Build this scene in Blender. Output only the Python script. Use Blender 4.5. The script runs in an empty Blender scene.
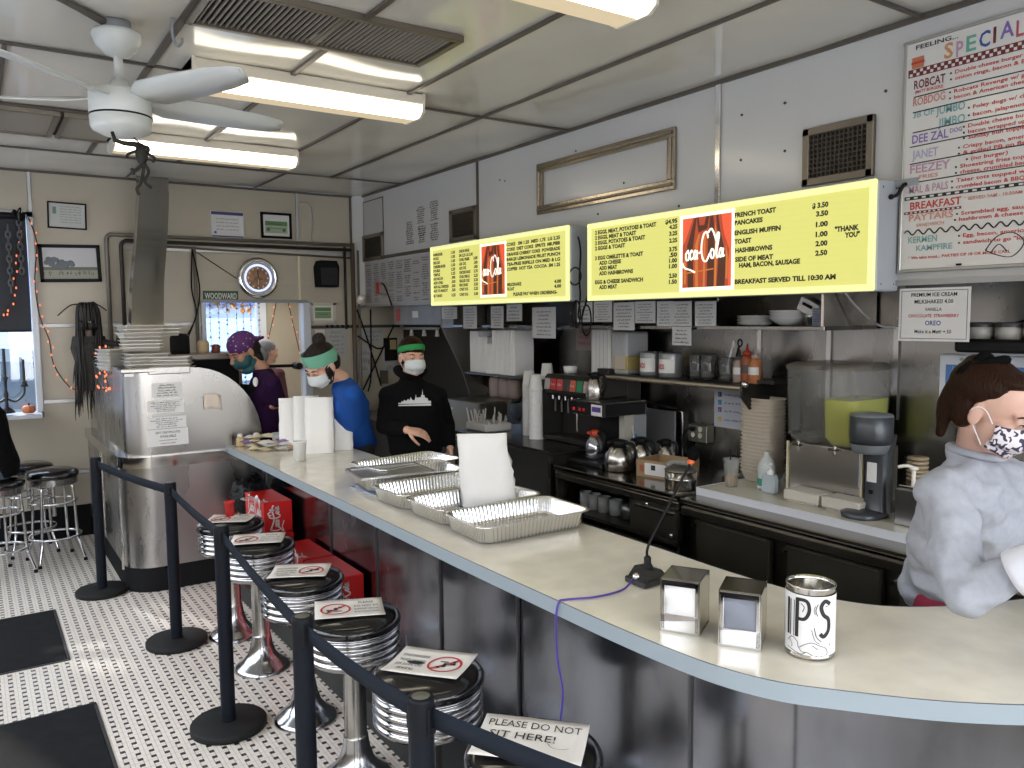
import bpy, math, random
import numpy as np
from mathutils import Vector, Matrix
PI=math.pi; R_=math.radians
SC=bpy.context.scene; COL=SC.collection
random.seed(7)
V=Vector
# ------------------------------------------------------------------ camera
YAW,PITCH,ROLL,FOC,CH=R_(34.07),R_(4.73),R_(-.52),800.,1.85
_f=V((math.sin(YAW)*math.cos(PITCH),math.cos(YAW)*math.cos(PITCH),-math.sin(PITCH)))
_r=V((math.cos(YAW),-math.sin(YAW),0)); _u=_r.cross(_f)
CR=_r*math.cos(ROLL)+_u*math.sin(ROLL); CU=-_r*math.sin(ROLL)+_u*math.cos(ROLL); CF=_f
CC=V((0,0,CH))
def at(px,py,ax,val):
    """survey helper: the point of the plane ax=val seen at that pixel"""
    d=CR*((px-512)/FOC)+CU*((384-py)/FOC)+CF
    i='xyz'.find(ax)
    if i<0: return CC+d*val          # ax='d': depth
    return CC+d*((val-CC[i])/d[i])
cam=bpy.data.objects.new('camera',bpy.data.cameras.new('camera')); COL.objects.link(cam)
cam.data.sensor_width=36; cam.data.lens=FOC*36/1024; cam.data.clip_start=.05; cam.data.clip_end=200
cam.matrix_world=Matrix(((CR.x,CU.x,-CF.x,0),(CR.y,CU.y,-CF.y,0),(CR.z,CU.z,-CF.z,CH),(0,0,0,1)))
SC.camera=cam
# ------------------------------------------------------------------ materials
MATS={}
def P(name,col=(.5,.5,.5),rough=.5,metal=0,emis=None,es=0,bump=None,var=None,alpha=1,trans=0,coat=0,spec=None,stretch=None,rvar=None,ior=None):
    """principled material; bump=(scale,strength) var=(scale,amount) rvar=(scale,amount) stretch=(x,y,z) noise scaling"""
    if name in MATS: return MATS[name]
    m=bpy.data.materials.new(name); m.use_nodes=True; nt=m.node_tree; b=nt.nodes['Principled BSDF']
    b.inputs['Base Color'].default_value=(*col,1); b.inputs['Roughness'].default_value=rough; b.inputs['Metallic'].default_value=metal
    if emis: b.inputs['Emission Color'].default_value=(*emis,1); b.inputs['Emission Strength'].default_value=es
    if coat: b.inputs['Coat Weight'].default_value=coat; b.inputs['Coat Roughness'].default_value=.08
    if spec is not None: b.inputs['Specular IOR Level'].default_value=spec
    if trans: b.inputs['Transmission Weight'].default_value=trans
    if ior: b.inputs['IOR'].default_value=ior
    b.inputs['Alpha'].default_value=alpha
    if bump or var or rvar:
        tc=nt.nodes.new('ShaderNodeTexCoord'); mp=nt.nodes.new('ShaderNodeMapping'); nt.links.new(tc.outputs['Object'],mp.inputs[0])
        if stretch: mp.inputs['Scale'].default_value=stretch
    def noise(sc,det=3):
        n=nt.nodes.new('ShaderNodeTexNoise'); n.inputs['Scale'].default_value=sc; n.inputs['Detail'].default_value=det
        nt.links.new(mp.outputs[0],n.inputs['Vector']); return n
    if var:
        n=noise(var[0],4); cr=nt.nodes.new('ShaderNodeMapRange'); cr.inputs['From Min'].default_value=.3; cr.inputs['From Max'].default_value=.7
        cr.inputs['To Min'].default_value=1-var[1]; cr.inputs['To Max'].default_value=1+var[1]*.5
        mx=nt.nodes.new('ShaderNodeVectorMath'); mx.operation='SCALE'; mx.inputs[0].default_value=col
        nt.links.new(n.outputs['Fac'],cr.inputs[0]); nt.links.new(cr.outputs[0],mx.inputs['Scale']); nt.links.new(mx.outputs[0],b.inputs['Base Color'])
    if rvar:
        n=noise(rvar[0],4); cr=nt.nodes.new('ShaderNodeMapRange'); cr.inputs['From Min'].default_value=.3; cr.inputs['From Max'].default_value=.7
        cr.inputs['To Min'].default_value=max(.02,rough-rvar[1]); cr.inputs['To Max'].default_value=rough+rvar[1]
        nt.links.new(n.outputs['Fac'],cr.inputs[0]); nt.links.new(cr.outputs[0],b.inputs['Roughness'])
    if bump:
        n=noise(bump[0],2); bp=nt.nodes.new('ShaderNodeBump'); bp.inputs['Strength'].default_value=bump[1]; bp.inputs['Distance'].default_value=.02
        nt.links.new(n.outputs['Fac'],bp.inputs['Height']); nt.links.new(bp.outputs[0],b.inputs['Normal'])
    MATS[name]=m; return m
class S:
    """tiny node-math expression wrapper"""
    def __init__(s,nt,o): s.nt=nt; s.o=o
    def _op(s,op,*a,c=False):
        n=s.nt.nodes.new('ShaderNodeMath'); n.operation=op; n.use_clamp=c
        for i,x in enumerate((s,)+a):
            if isinstance(x,S): s.nt.links.new(x.o,n.inputs[i])
            else: n.inputs[i].default_value=x
        return S(s.nt,n.outputs[0])
    def __add__(s,x): return s._op('ADD',x)
    def __sub__(s,x): return s._op('SUBTRACT',x)
    def __mul__(s,x): return s._op('MULTIPLY',x)
    def fl(s): return s._op('FLOOR')
    def fr(s): return s._op('FRACT')
    def ab(s): return s._op('ABSOLUTE')
    def lt(s,x): return s._op('LESS_THAN',x)
    def gt(s,x): return s._op('GREATER_THAN',x)
    def mn(s,x): return s._op('MINIMUM',x)
    def mx(s,x): return s._op('MAXIMUM',x)
    def mod(s,x): return s._op('FLOORED_MODULO',x)
    def sin(s): return s._op('SINE')
def pos_nodes(nt):
    g=nt.nodes.new('ShaderNodeNewGeometry'); sp=nt.nodes.new('ShaderNodeSeparateXYZ'); nt.links.new(g.outputs['Position'],sp.inputs[0])
    return [S(nt,sp.outputs[i]) for i in range(3)]
def mixcol(nt,fac,a,b):
    n=nt.nodes.new('ShaderNodeMix'); n.data_type='RGBA'
    nt.links.new(fac.o,n.inputs[0])
    for i,c in ((6,a),(7,b)):
        if isinstance(c,tuple): n.inputs[i].default_value=(*c,1)
        else: nt.links.new(c,n.inputs[i])
    return n.outputs[2]
def floor_mat():
    m=P('floor_tile',(.6,.58,.55),.35); nt=m.node_tree; b=nt.nodes['Principled BSDF']; x,y,z=pos_nodes(nt)
    p=.053; u=x*(1/p); v=y*(1/p); fu=(u.fr()-.5); fv=(v.fr()-.5)
    dot=(fu.ab()).lt(.20)*(fv.ab()).lt(.205)
    par=(v+.5).fl().mod(2.)                       # which side the dark joint runs
    side=(par-.5)*.34
    link=((u.fr()-.5)-side).ab().lt(.032)
    dark=dot.mx(link*.5)
    jx=((v.fr()-.5).ab()).gt(.475); jy=(((u.fr()-.5).ab())).gt(.478)
    nz=nt.nodes.new('ShaderNodeTexNoise'); nz.inputs['Scale'].default_value=3; g=nt.nodes.new('ShaderNodeNewGeometry'); nt.links.new(g.outputs['Position'],nz.inputs['Vector'])
    base=mixcol(nt,S(nt,nz.outputs['Fac']),(.68,.60,.52),(.82,.75,.665))
    c=mixcol(nt,jx.mx(jy)*.55,base,(.30,.27,.25)); c=mixcol(nt,dark,c,(.018,.017,.018))
    nt.links.new(c,b.inputs['Base Color']); return m
def thin_glass(name='window_glass',tint=(.9,.95,1.),refl=.08):
    if name in MATS: return MATS[name]
    m=bpy.data.materials.new(name); m.use_nodes=True; nt=m.node_tree; nt.nodes.clear()
    o=nt.nodes.new('ShaderNodeOutputMaterial'); t=nt.nodes.new('ShaderNodeBsdfTransparent'); t.inputs[0].default_value=(*tint,1)
    g=nt.nodes.new('ShaderNodeBsdfGlossy'); g.inputs['Roughness'].default_value=.02; mx=nt.nodes.new('ShaderNodeMixShader'); mx.inputs[0].default_value=refl
    nt.links.new(t.outputs[0],mx.inputs[1]); nt.links.new(g.outputs[0],mx.inputs[2]); nt.links.new(mx.outputs[0],o.inputs[0]); MATS[name]=m; return m
STEEL=P('brushed_steel',(.29,.28,.265),.26,1,var=(1.6,.22),rvar=(5,.07),stretch=(1,1,.35),bump=(1.3,.07))
STEELD=P('dark_worn_steel',(.17,.16,.145),.33,1,var=(2,.25),rvar=(5,.1),stretch=(1,1,.4))
PANEL=P('counter_front_steel',(.25,.255,.28),.20,1,var=(4,.42),rvar=(4,.08),stretch=(1,1,.45),bump=(1.5,.16))
CHROME=P('polished_chrome',(.80,.80,.82),.07,1)
CHROMEW=P('worn_chrome',(.62,.60,.57),.16,1,rvar=(10,.07))
BLACK=P('black_plastic',(.007,.007,.008),.5,spec=.2)
BLACKG=P('black_gloss_vinyl',(.005,.005,.006),.14,coat=.2)
BLACKM=P('black_matte',(.010,.010,.011),.85,spec=.12)
NAVY=P('black_belt_webbing',(.012,.016,.024),.8,spec=.12)
RUBBER=P('rubber_mat',(.010,.010,.011),.9,spec=.2,bump=(300,.3),var=(14,.3))
WHITE=P('white_paint_glossy',(.60,.60,.59),.18,bump=(1.1,.05))
CREAM=P('cream_wall',(.50,.45,.36),.32,var=(3,.06),bump=(1.5,.05))
CEIL=P('ceiling_panel',(.70,.67,.60),.11,spec=.3,bump=(1.1,.30),var=(1.5,.08))
DSEAM=P('dark_seam',(.10,.085,.07),.5)
GREY=P('grey_metal_paint',(.30,.32,.34),.4)
PAPER=P('white_paper',(.72,.72,.72),.7)
PAPERC=P('cream_paper',(.80,.76,.70),.7)
FOAM=P('white_foam',(.74,.74,.74),.6)
INK=P('black_ink',(.015,.015,.018),.6)
INKB=P('blue_ink',(.05,.07,.25),.6)
INKR=P('red_ink',(.50,.035,.04),.6)
LAM=P('counter_laminate',(.77,.72,.60),.13,var=(9,.10),rvar=(5,.05))
EDGE=P('counter_edge_band',(.29,.345,.385),.4)
WEDGE=P('white_edge_band',(.68,.70,.75),.35)
BROWNM=P('bronze_frame',(.22,.19,.15),.35,.7)
ALU=P('aluminium_foil',(.88,.88,.88),.22,1,bump=(22,.10))
BAGM=P('white_bag_paper',(.80,.79,.77),.75,bump=(9,.35))
SKIN=P('skin_light',(.62,.36,.26),.5); SKIN2=P('skin_tan',(.42,.22,.14),.5)
HAIRB=P('brown_hair',(.020,.008,.004),.5,bump=(60,.4),stretch=(3,3,.35),spec=.08); HAIRD=P('dark_hair',(.012,.007,.005),.5,bump=(90,.5),spec=.25)
# ------------------------------------------------------------------ mesh builder
def basis(rz=0,rx=0,ry=0): return Matrix.Rotation(rz,3,'Z')@Matrix.Rotation(rx,3,'X')@Matrix.Rotation(ry,3,'Y')
def perp(d):
    d=d.normalized(); a=V((0,0,1)) if abs(d.z)<.9 else V((1,0,0)); u=d.cross(a).normalized(); return u,d.cross(u)
_T={}
def tmesh(s,bold=0):
    k=(s,bold)
    if k not in _T:
        c=bpy.data.curves.new('t','FONT'); c.body=s; c.size=1; c.resolution_u=2; c.offset=bold; c.fill_mode='FRONT' if hasattr(c,'fill_mode') else c.fill_mode
        o=bpy.data.objects.new('t',c); me=bpy.data.meshes.new_from_object(o)
        vs=[v.co.copy() for v in me.vertices]; fs=[tuple(p.vertices) for p in me.polygons]
        x0=min([v.x for v in vs],default=0); x1=max([v.x for v in vs],default=.1)
        _T[k]=([V((v.x-x0,v.y,0)) for v in vs],fs,x1-x0); bpy.data.meshes.remove(me); bpy.data.objects.remove(o); bpy.data.curves.remove(c)
    return _T[k]
class MB:
    def __init__(s,m=None): s.v=[];s.f=[];s.mi=[];s.sm=[];s.mats=[];s.local=False;s.m=m
    def add(s,vs,fs,m=None,smooth=False):
        m=m or s.m
        if m not in s.mats: s.mats.append(m)
        k=s.mats.index(m); o=len(s.v); s.v+=[V(v) for v in vs]
        for f in fs: s.f.append(tuple(i+o for i in f)); s.mi.append(k); s.sm.append(smooth)
        return s
    def box(s,c,d,m=None,b=0,A=None):
        """chamfered box, centre c, full size d"""
        h=[x/2 for x in d]; c=V(c); b=min(b,*[x*.45 for x in h]) if b else 0
        if not b:
            vs=[(x,y,z) for x in(-h[0],h[0]) for y in(-h[1],h[1]) for z in(-h[2],h[2])]
            fs=[(0,1,3,2),(4,6,7,5),(0,4,5,1),(2,3,7,6),(0,2,6,4),(1,5,7,3)]
        else:
            vs=[];idx={}
            for sx in(-1,1):
                for sy in(-1,1):
                    for sz in(-1,1):
                        for a in range(3):
                            p=[sx*(h[0]-b),sy*(h[1]-b),sz*(h[2]-b)]; p[a]=(sx,sy,sz)[a]*h[a]; idx[(sx,sy,sz,a)]=len(vs); vs.append(tuple(p))
            I=idx; fs=[]
            def q(*k): fs.append(tuple(I[x] for x in k))
            for s1 in(-1,1):
                q((s1,-1,-1,0),(s1,1,-1,0),(s1,1,1,0),(s1,-1,1,0)); q((-1,s1,-1,1),(1,s1,-1,1),(1,s1,1,1),(-1,s1,1,1)); q((-1,-1,s1,2),(1,-1,s1,2),(1,1,s1,2),(-1,1,s1,2))
                for s2 in(-1,1):
                    q((-1,s1,s2,1),(1,s1,s2,1),(1,s1,s2,2),(-1,s1,s2,2)); q((s1,-1,s2,0),(s1,1,s2,0),(s1,1,s2,2),(s1,-1,s2,2)); q((s1,s2,-1,0),(s1,s2,1,0),(s1,s2,1,1),(s1,s2,-1,1))
                    for s3 in(-1,1): q((s1,s2,s3,0),(s1,s2,s3,1),(s1,s2,s3,2))
        if A is not None: vs=[A@V(v) for v in vs]
        vs=[V(v)+c for v in vs]; fs2=[]
        for f in fs:                               # consistent outward winding
            n=(vs[f[1]]-vs[f[0]]).cross(vs[f[2]]-vs[f[0]]); cc=sum((vs[i] for i in f),V())/len(f)-c
            fs2.append(f if n.dot(cc)>0 else tuple(reversed(f)))
        return s.add(vs,fs2,m)
    def rod(s,p,q,r,r2=None,seg=14,m=None,caps=True,smooth=True):
        p=V(p);q=V(q); r2=r if r2 is None else r2; u,v=perp(q-p); vs=[];fs=[]
        for k in range(seg):
            a=2*PI*k/seg; d=u*math.cos(a)+v*math.sin(a); vs+= [p+d*r,q+d*r2]
        for k in range(seg): j=(k+1)%seg; fs.append((2*k,2*k+1,2*j+1,2*j))
        s.add(vs,fs,m,smooth)
        if caps:
            s.add([vs[2*k] for k in range(seg)],[tuple(range(seg))],m); s.add([vs[2*k+1] for k in range(seg)],[tuple(reversed(range(seg)))],m)
        return s
    def tube(s,pts,r,m=None,seg=8,closed=False,caps=True):
        pts=[V(p) for p in pts]; n=len(pts); vs=[];fs=[]
        rr=r if isinstance(r,(list,tuple)) else [r]*n
        t=(pts[1]-pts[0]); u,v=perp(t)
        for i,p in enumerate(pts):
            if closed: t=pts[(i+1)%n]-pts[i-1]
            else: t=pts[min(i+1,n-1)]-pts[max(i-1,0)]
            t.normalize(); u=(u-t*u.dot(t)); u=u.normalized() if u.length>1e-6 else perp(t)[0]; v=t.cross(u)
            for k in range(seg): a=2*PI*k/seg; vs.append(p+(u*math.cos(a)+v*math.sin(a))*rr[i])
        for i in range(n if closed else n-1):
            for k in range(seg): a=i*seg+k;b=i*seg+(k+1)%seg;c=((i+1)%n)*seg+(k+1)%seg;d=((i+1)%n)*seg+k; fs.append((a,b,c,d))
        if not closed and caps: fs.append(tuple(reversed(range(seg)))); fs.append(tuple((n-1)*seg+k for k in range(seg)))
        return s.add(vs,fs,m,True)
    def lathe(s,prof,c=(0,0,0),m=None,seg=28,A=None,smooth=True,sx=1,sy=1,close=False,a0=0,a1=2*PI):
        c=V(c); vs=[];fs=[];n=len(prof); full=abs(a1-a0-2*PI)<1e-6; K=seg if full else seg+1
        for k in range(K):
            a=a0+(a1-a0)*k/seg
            for r,z in prof:
                p=V((r*math.cos(a)*sx,r*math.sin(a)*sy,z)); vs.append((A@p if A is not None else p)+c)
        for k in range(seg):
            j=(k+1)%K
            for i in range(n-1): fs.append((k*n+i,j*n+i,j*n+i+1,k*n+i+1))
            if close: fs.append((k*n+n-1,j*n+n-1,j*n,k*n))
        return s.add(vs,fs,m,smooth)
    def prism(s,poly,o,u,v,d,m=None,smooth=False):
        """polygon (2d) in plane o+u,v extruded by vector d"""
        o=V(o);u=V(u);v=V(v);d=V(d); n=len(poly); a=[o+u*x+v*y for x,y in poly]; vs=a+[p+d for p in a]
        ar=sum(poly[i][0]*poly[(i+1)%n][1]-poly[(i+1)%n][0]*poly[i][1] for i in range(n)); flip=(ar>0)==(u.cross(v).dot(d)>0)
        fs=[tuple(reversed(range(n))),tuple(range(n,2*n))]+[(i,(i+1)%n,(i+1)%n+n,i+n) for i in range(n)]
        if not flip: fs=[tuple(reversed(f)) for f in fs]
        if smooth: s.add(vs,fs[:2],m); return s.add(vs,fs[2:],m,True)
        return s.add(vs,fs,m)
    def grid(s,rows,m=None,smooth=True,closed=False,thick=None):
        """rows of equal-length point lists"""
        n=len(rows[0]); vs=[V(p) for r in rows for p in r]; fs=[]
        for i in range(len(rows)-1):
            for k in range(n if closed else n-1): j=(k+1)%n; fs.append((i*n+k,i*n+j,(i+1)*n+j,(i+1)*n+k))
        if thick:
            t=V(thick); N=len(vs); vs2=vs+[p+t for p in vs]; fs2=list(fs)+[tuple(reversed([i+N for i in f])) for f in fs]
            R=len(rows); bd=[k for k in range(n)]+[i*n+n-1 for i in range(1,R)]+[(R-1)*n+k for k in range(n-2,-1,-1)]+[i*n for i in range(R-2,0,-1)]
            for a,b in zip(bd,bd[1:]+bd[:1]): fs2.append((b,a,a+N,b+N))
            return s.add(vs2,fs2,m,smooth)
        return s.add(vs,fs,m,smooth)
    def quad(s,o,u,v,m=None): o=V(o);u=V(u);v=V(v); return s.add([o,o+u,o+u+v,o+v],[(0,1,2,3)],m)
    def loft(s,rings,m=None,seg=20,e=2.0,smooth=True):
        """rings: (centre, half_u, half_v, U, V); closed superellipse loft"""
        rows=[]
        for c,a,b,U,W in rings:
            row=[]
            for k in range(seg):
                t=2*PI*k/seg; cs,sn=math.cos(t),math.sin(t)
                row.append(V(c)+V(U)*a*math.copysign(abs(cs)**(2/e),cs)+V(W)*b*math.copysign(abs(sn)**(2/e),sn))
            rows.append(row)
        s.grid(rows,m,smooth,closed=True)
        s.add(rows[0],[tuple(reversed(range(seg)))],m,smooth); return s.add(rows[-1],[tuple(range(seg))],m,smooth)
    def ball(s,c,r,m=None,A=None,seg=16,rings=10):
        """ellipsoid; r scalar or (rx,ry,rz)"""
        r=(r,r,r) if not isinstance(r,(tuple,list)) else r; c=V(c); vs=[V((0,0,r[2]))];fs=[]
        for i in range(1,rings):
            t=PI*i/rings
            for k in range(seg): a=2*PI*k/seg; vs.append(V((r[0]*math.sin(t)*math.cos(a),r[1]*math.sin(t)*math.sin(a),r[2]*math.cos(t))))
        vs.append(V((0,0,-r[2]))); L=len(vs)-1
        for k in range(seg):
            j=(k+1)%seg; fs.append((0,1+k,1+j)); fs.append((L,L-seg+j,L-seg+k))
            for i in range(rings-2): a=1+i*seg; fs.append((a+k,a+seg+k,a+seg+j,a+j))
        return s.add([(A@v if A is not None else v)+c for v in vs],fs,m,True)
    def text(s,t,o,r,u,h,m=None,w=None,align='l',bold=0):
        vs,fs,W=tmesh(t,bold); r=V(r).normalized();u=V(u).normalized();o=V(o); k=h/.73; sx=(w/W) if w else k*.9
        dx={'l':0,'c':-W*sx/2,'r':-W*sx}[align]
        return s.add([o+r*(v.x*sx+dx)+u*(v.y*k) for v in vs],fs,m)
    def scrib(s,o,r,u,w,h,m=None,rnd=None,fill=.85):
        """a line of small print: word-like runs of little strokes"""
        rnd=rnd or random; x=0; r=V(r);u=V(u);o=V(o)
        while x<w*.98:
            L=min(w-x,h*rnd.uniform(1.2,4.5)); e=x
            while e<x+L-.2*h:
                g=h*rnd.uniform(.35,.62); hh=h*rnd.choice((.55,.6,.6,.95,.9)); k=min(g*.6,x+L-e)
                s.quad(o+r*e+u*(0 if rnd.random()>.12 else -.25*h),r*k,u*hh,m); e+=g
            x+=L+h*.55
        return s
    def ribbon(s,pts,w,o,r,u,m=None,k=6):
        """flat stroke through 2d points (Catmull-Rom)"""
        P2=catmull([(p[0],p[1],0) for p in pts],k); r=V(r);u=V(u);o=V(o); L=[];n=len(P2)
        for i,p in enumerate(P2):
            t=(P2[min(i+1,n-1)]-P2[max(i-1,0)]); t=t.normalized() if t.length>0 else V((1,0,0)); nn=V((-t.y,t.x,0))
            ww=w*(.55+.45*abs(t.y)) ; a=p+nn*ww/2;b=p-nn*ww/2; L.append([o+r*a.x+u*a.y,o+r*b.x+u*b.y])
        return s.grid(L,m,False)
    def move(s,d): d=V(d); s.v=[v+d for v in s.v]; return s
    def rot(s,A,c=(0,0,0)): c=V(c); s.v=[A@(v-c)+c for v in s.v]; return s
def catmull(pts,k=6,closed=False):
    pts=[V(p) for p in pts]; out=[]; n=len(pts)
    for i in range(n if closed else n-1):
        if closed: p0,p1,p2,p3=pts[i-1],pts[i],pts[(i+1)%n],pts[(i+2)%n]
        else: p0,p1,p2,p3=pts[max(i-1,0)],pts[i],pts[i+1],pts[min(i+2,n-1)]
        for j in range(k):
            t=j/k; out.append(.5*((2*p1)+(p2-p0)*t+(2*p0-5*p1+4*p2-p3)*t*t+(3*p1-p0-3*p2+p3)*t**3))
    if not closed: out.append(pts[-1])
    return out
def absloc(o):
    l=V(o.location)
    while o.parent: o=o.parent; l=l+V(o.location)
    return l
def tag(o,label=None,cat=None,group=None,kind=None):
    if label: o['label']=label
    if cat: o['category']=cat
    if group: o['group']=group
    if kind: o['kind']=kind
    return o
def put(name,mb,parent=None,loc=None,rz=0,label=None,cat=None,group=None,kind=None,local=None):
    """link the builder's mesh as one object. World coordinates unless local (or loc) is given."""
    local=(loc is not None) if local is None else local
    vs=mb.v
    if not local:
        if parent: d=absloc(parent)
        else:
            xs=[v.x for v in vs];ys=[v.y for v in vs];zs=[v.z for v in vs]; d=V(((min(xs)+max(xs))/2,(min(ys)+max(ys))/2,min(zs))); loc=d
        vs=[v-d for v in vs]
    me=bpy.data.meshes.new(name); me.from_pydata([tuple(v) for v in vs],[],mb.f)
    for m in mb.mats: me.materials.append(m)
    me.polygons.foreach_set('material_index',mb.mi); me.polygons.foreach_set('use_smooth',mb.sm); me.update()
    o=bpy.data.objects.new(name,me); COL.objects.link(o)
    if parent: o.parent=parent
    if loc is not None: o.location=loc
    if rz: o.rotation_euler.z=rz
    return tag(o,label,cat,group,kind)
def thing(name,label,cat,loc=(0,0,0),rz=0,group=None):
    o=bpy.data.objects.new(name,None); o.empty_display_size=.1; COL.objects.link(o); o.location=loc; o.rotation_euler.z=rz
    return tag(o,label,cat,group)
def kids(o): return [c for c in COL.objects if c.parent==o]
def dup(root,loc,rz=None,label=None,group=None):
    r=root.copy(); COL.objects.link(r); r.location=loc
    if rz is not None: r.rotation_euler.z=rz
    if label: r['label']=label
    if group: r['group']=group
    for ch in kids(root):
        c=ch.copy(); COL.objects.link(c); c.parent=r
        for g in kids(ch): d=g.copy(); COL.objects.link(d); d.parent=c
    return r
def struct(name,mb,parent=None): return put(name,mb,parent,kind='structure')
def shear_round(o,w=.002,seg=2):
    m=o.modifiers.new('bevel','BEVEL'); m.width=w; m.segments=seg; m.limit_method='ANGLE'; return o
X3=V((1,0,0));Y3=V((0,1,0));Z3=V((0,0,1)); NX=V((-1,0,0)); NY=V((0,-1,0))
# ================================================================== room shell
XL,XW,XR,YB,YF,ZC=-1.15,3.38,3.85,7.76,-1.2,3.10
fm=floor_mat()
struct('floor',MB(fm).box(((XL+XR)/2,(YB+YF)/2,-.05),(XR-XL+.4,YB-YF+.4,.1)))
c=MB(CEIL); n=40                                   # gently dented sheet-metal ceiling panels, one slab
c.box(((XL+XR)/2,(YB+YF)/2,ZC+.06),(XR-XL+.4,YB-YF+.4,.1))
rows=[]
for i in range(61):
    rows.append([V((XL+(XR-XL)*j/44,YF+(YB-YF)*i/60,ZC+.006*math.sin(i*.9+j*.35)*math.sin(j*.6-i*.17))) for j in range(45)])
c.grid(rows,CEIL); struct('ceiling',c)
ts=MB(DSEAM)
def seam(x0,y0,x1,y1,w=.022,m=DSEAM):
    ts.box(((x0+x1)/2,(y0+y1)/2,ZC-.010),(max(abs(x1-x0),w),max(abs(y1-y0),w),.012),m)
for x,w in ((.80,.03),(1.43,.026),(2.08,.022),(2.70,.022)): seam(x,YF,x,6.78,w)
for y,xa,xb in ((4.30,XL,XW),(5.47,XL,1.02),(6.17,XL,1.2),(6.78,XL,XW),(1.9,XL,XW),(-.2,XL,XW)): seam(xa,y,xb,y,.02)
seam(.20,4.30,.20,YB,.02); seam(1.2,6.78,1.2,YB,.015); seam(2.3,6.78,2.3,YB,.015)
struct('trim_1',ts)
cr=MB(DSEAM); cr.box((XW-.006,(YB+YF)/2,ZC-.012),(.014,YB-YF,.022)); cr.box((1.1,YB-.006,ZC-.012),(4.5,.014,.02)); cr.rod((3.275,YB-.01,2.0),(3.275,YB-.01,ZC),.012); struct('trim_2',cr)
# flat ceiling lids left
for i,(x0,x1) in enumerate(((-.1,.50),(.55,1.0))):
    b=MB(BROWNM); b.box(((x0+x1)/2,5.82,ZC-.02),(x1-x0,.62,.02),P('taupe_panel',(.30,.27,.22),.35)); 
    for s in(-1,1): b.box(((x0+x1)/2+s*(x1-x0)/2,5.82,ZC-.025),(.03,.66,.035)); b.box(((x0+x1)/2,5.82+s*.32,ZC-.025),(x1-x0,.03,.035))
    put('ceiling_access_panel',b,label='taupe metal access panel flush in the ceiling, '+('left of the pair' if i==0 else 'right of the pair behind the fan'),cat='ceiling panel',group='ceiling access panels')
# ---- back wall with door opening (x1.81-2.75, z<2.02) and left window (x<.46, z 1.1-2.73)
bw=MB(CREAM); t=.12
def slab(b,x0,x1,z0,z1,y=YB,th=t,m=None): b.box(((x0+x1)/2,y+th/2,(z0+z1)/2),(x1-x0,th,z1-z0),m)
slab(bw,XL-.1,.46,2.73,ZC); slab(bw,XL-.1,.46,0,1.08); slab(bw,XL-.1,-.75,1.08,2.73); slab(bw,.46,1.81,0,ZC); slab(bw,1.81,2.75,2.02,ZC); slab(bw,2.75,XR+.1,0,ZC)
bw_o=struct('wall_back',bw)
bb=MB(BLACKM); bb.box((.33,YB-.012,.135),(2.96,.024,.27)); struct('baseboard_back',bb)
tr=MB(P('dull_strip',(.42,.42,.43),.42,1))
for x0,x1,z in ((.46,1.8,1.82),(.46,1.8,1.18),(.46,1.8,.56),(1.13,3.3,2.50)): tr.box(((x0+x1)/2,YB-.006,z),(x1-x0,.012,.035 if z<2.4 else .05),b=.004)
tr.box((2.72,YB-.008,2.75),(.03,.014,.66),b=.004); tr.box((.47,YB-.008,2.9),(.03,.014,.36),b=.004); tr.box((2.72,YB-.01,2.26),(.022,.012,.46),P('cream_strip',(.75,.70,.5),.3)); struct('trim_3',tr)
# left window: frame, glass, blind
w=MB(P('window_frame_paint',(.62,.66,.72),.35)); x0,x1,z0,z1=-.75,.46,1.08,2.73
for z in(z0,z1): w.box(((x0+x1)/2,YB-.02,z),(x1-x0+.05,.06,.05),b=.005)
for x in(x0,x1): w.box((x,YB-.02,(z0+z1)/2),(.05,.06,z1-z0+.05),b=.005)
wo=struct('window_1',w); put('glass',MB(thin_glass()).box(((x0+x1)/2,YB+.05,(z0+z1)/2),(x1-x0,.006,z1-z0)),wo,kind='structure')
bl=MB(P('black_roller_fabric',(.012,.014,.02),.6,alpha=.95)); bl.box((-.155,YB-.045,2.25),(1.17,.004,.94)); bl.rod((-.74,YB-.05,2.71),(.43,YB-.05,2.71),.028,m=BLACK); bl.box((-.155,YB-.045,1.78),(1.17,.014,.02),BLACK)
put('roller_blind',bl,label='black roller blind half lowered over the window at left',cat='blind')
# door opening frame and vestibule behind
df=MB(P('door_post_paint',(.62,.66,.72),.3)); df.box((2.775,YB-.01,1.01),(.075,.10,2.02),b=.006); df.box((2.28,YB-.005,2.03),(1.02,.06,.03),GREY,b=.004); df.box((1.80,YB-.005,1.01),(.04,.06,2.02),b=.004); struct('door_1',df)
ve=MB(CREAM); vy=9.1
ve.box((3.19,vy+.05,1.1),(.83,.1,2.2)); ve.box((3.55,8.5,1.1),(.1,1.3,2.2));  ve.box((2.3,8.5,2.25),(2.6,1.5,.1)); ve.box((1.87,vy+.05,.35),(1.6,.1,.7)); struct('wall_vestibule',ve)
vf=MB(P('window_frame_paint',(.62,.66,.72),.35)); vf.box((2.73,vy-.02,1.2),(.10,.1,2.2),b=.005); vf.box((1.92,vy-.02,2.14),(1.6,.08,.08)); vf.box((1.92,vy-.02,.72),(1.6,.08,.06)); vo=struct('window_2',vf)
put('glass',MB(thin_glass()).box((1.92,vy+.02,1.42),(1.6,.006,1.4)),vo,kind='structure')
put('push_bar',MB(BLACK).tube([(1.82,YB+.1,1.41),(2.72,YB+.1,1.39)],.016).rod((2.70,YB+.0,1.39),(2.70,YB+.14,1.39),.035),label='black horizontal push bar across the glazed doorway',cat='push bar')
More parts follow.
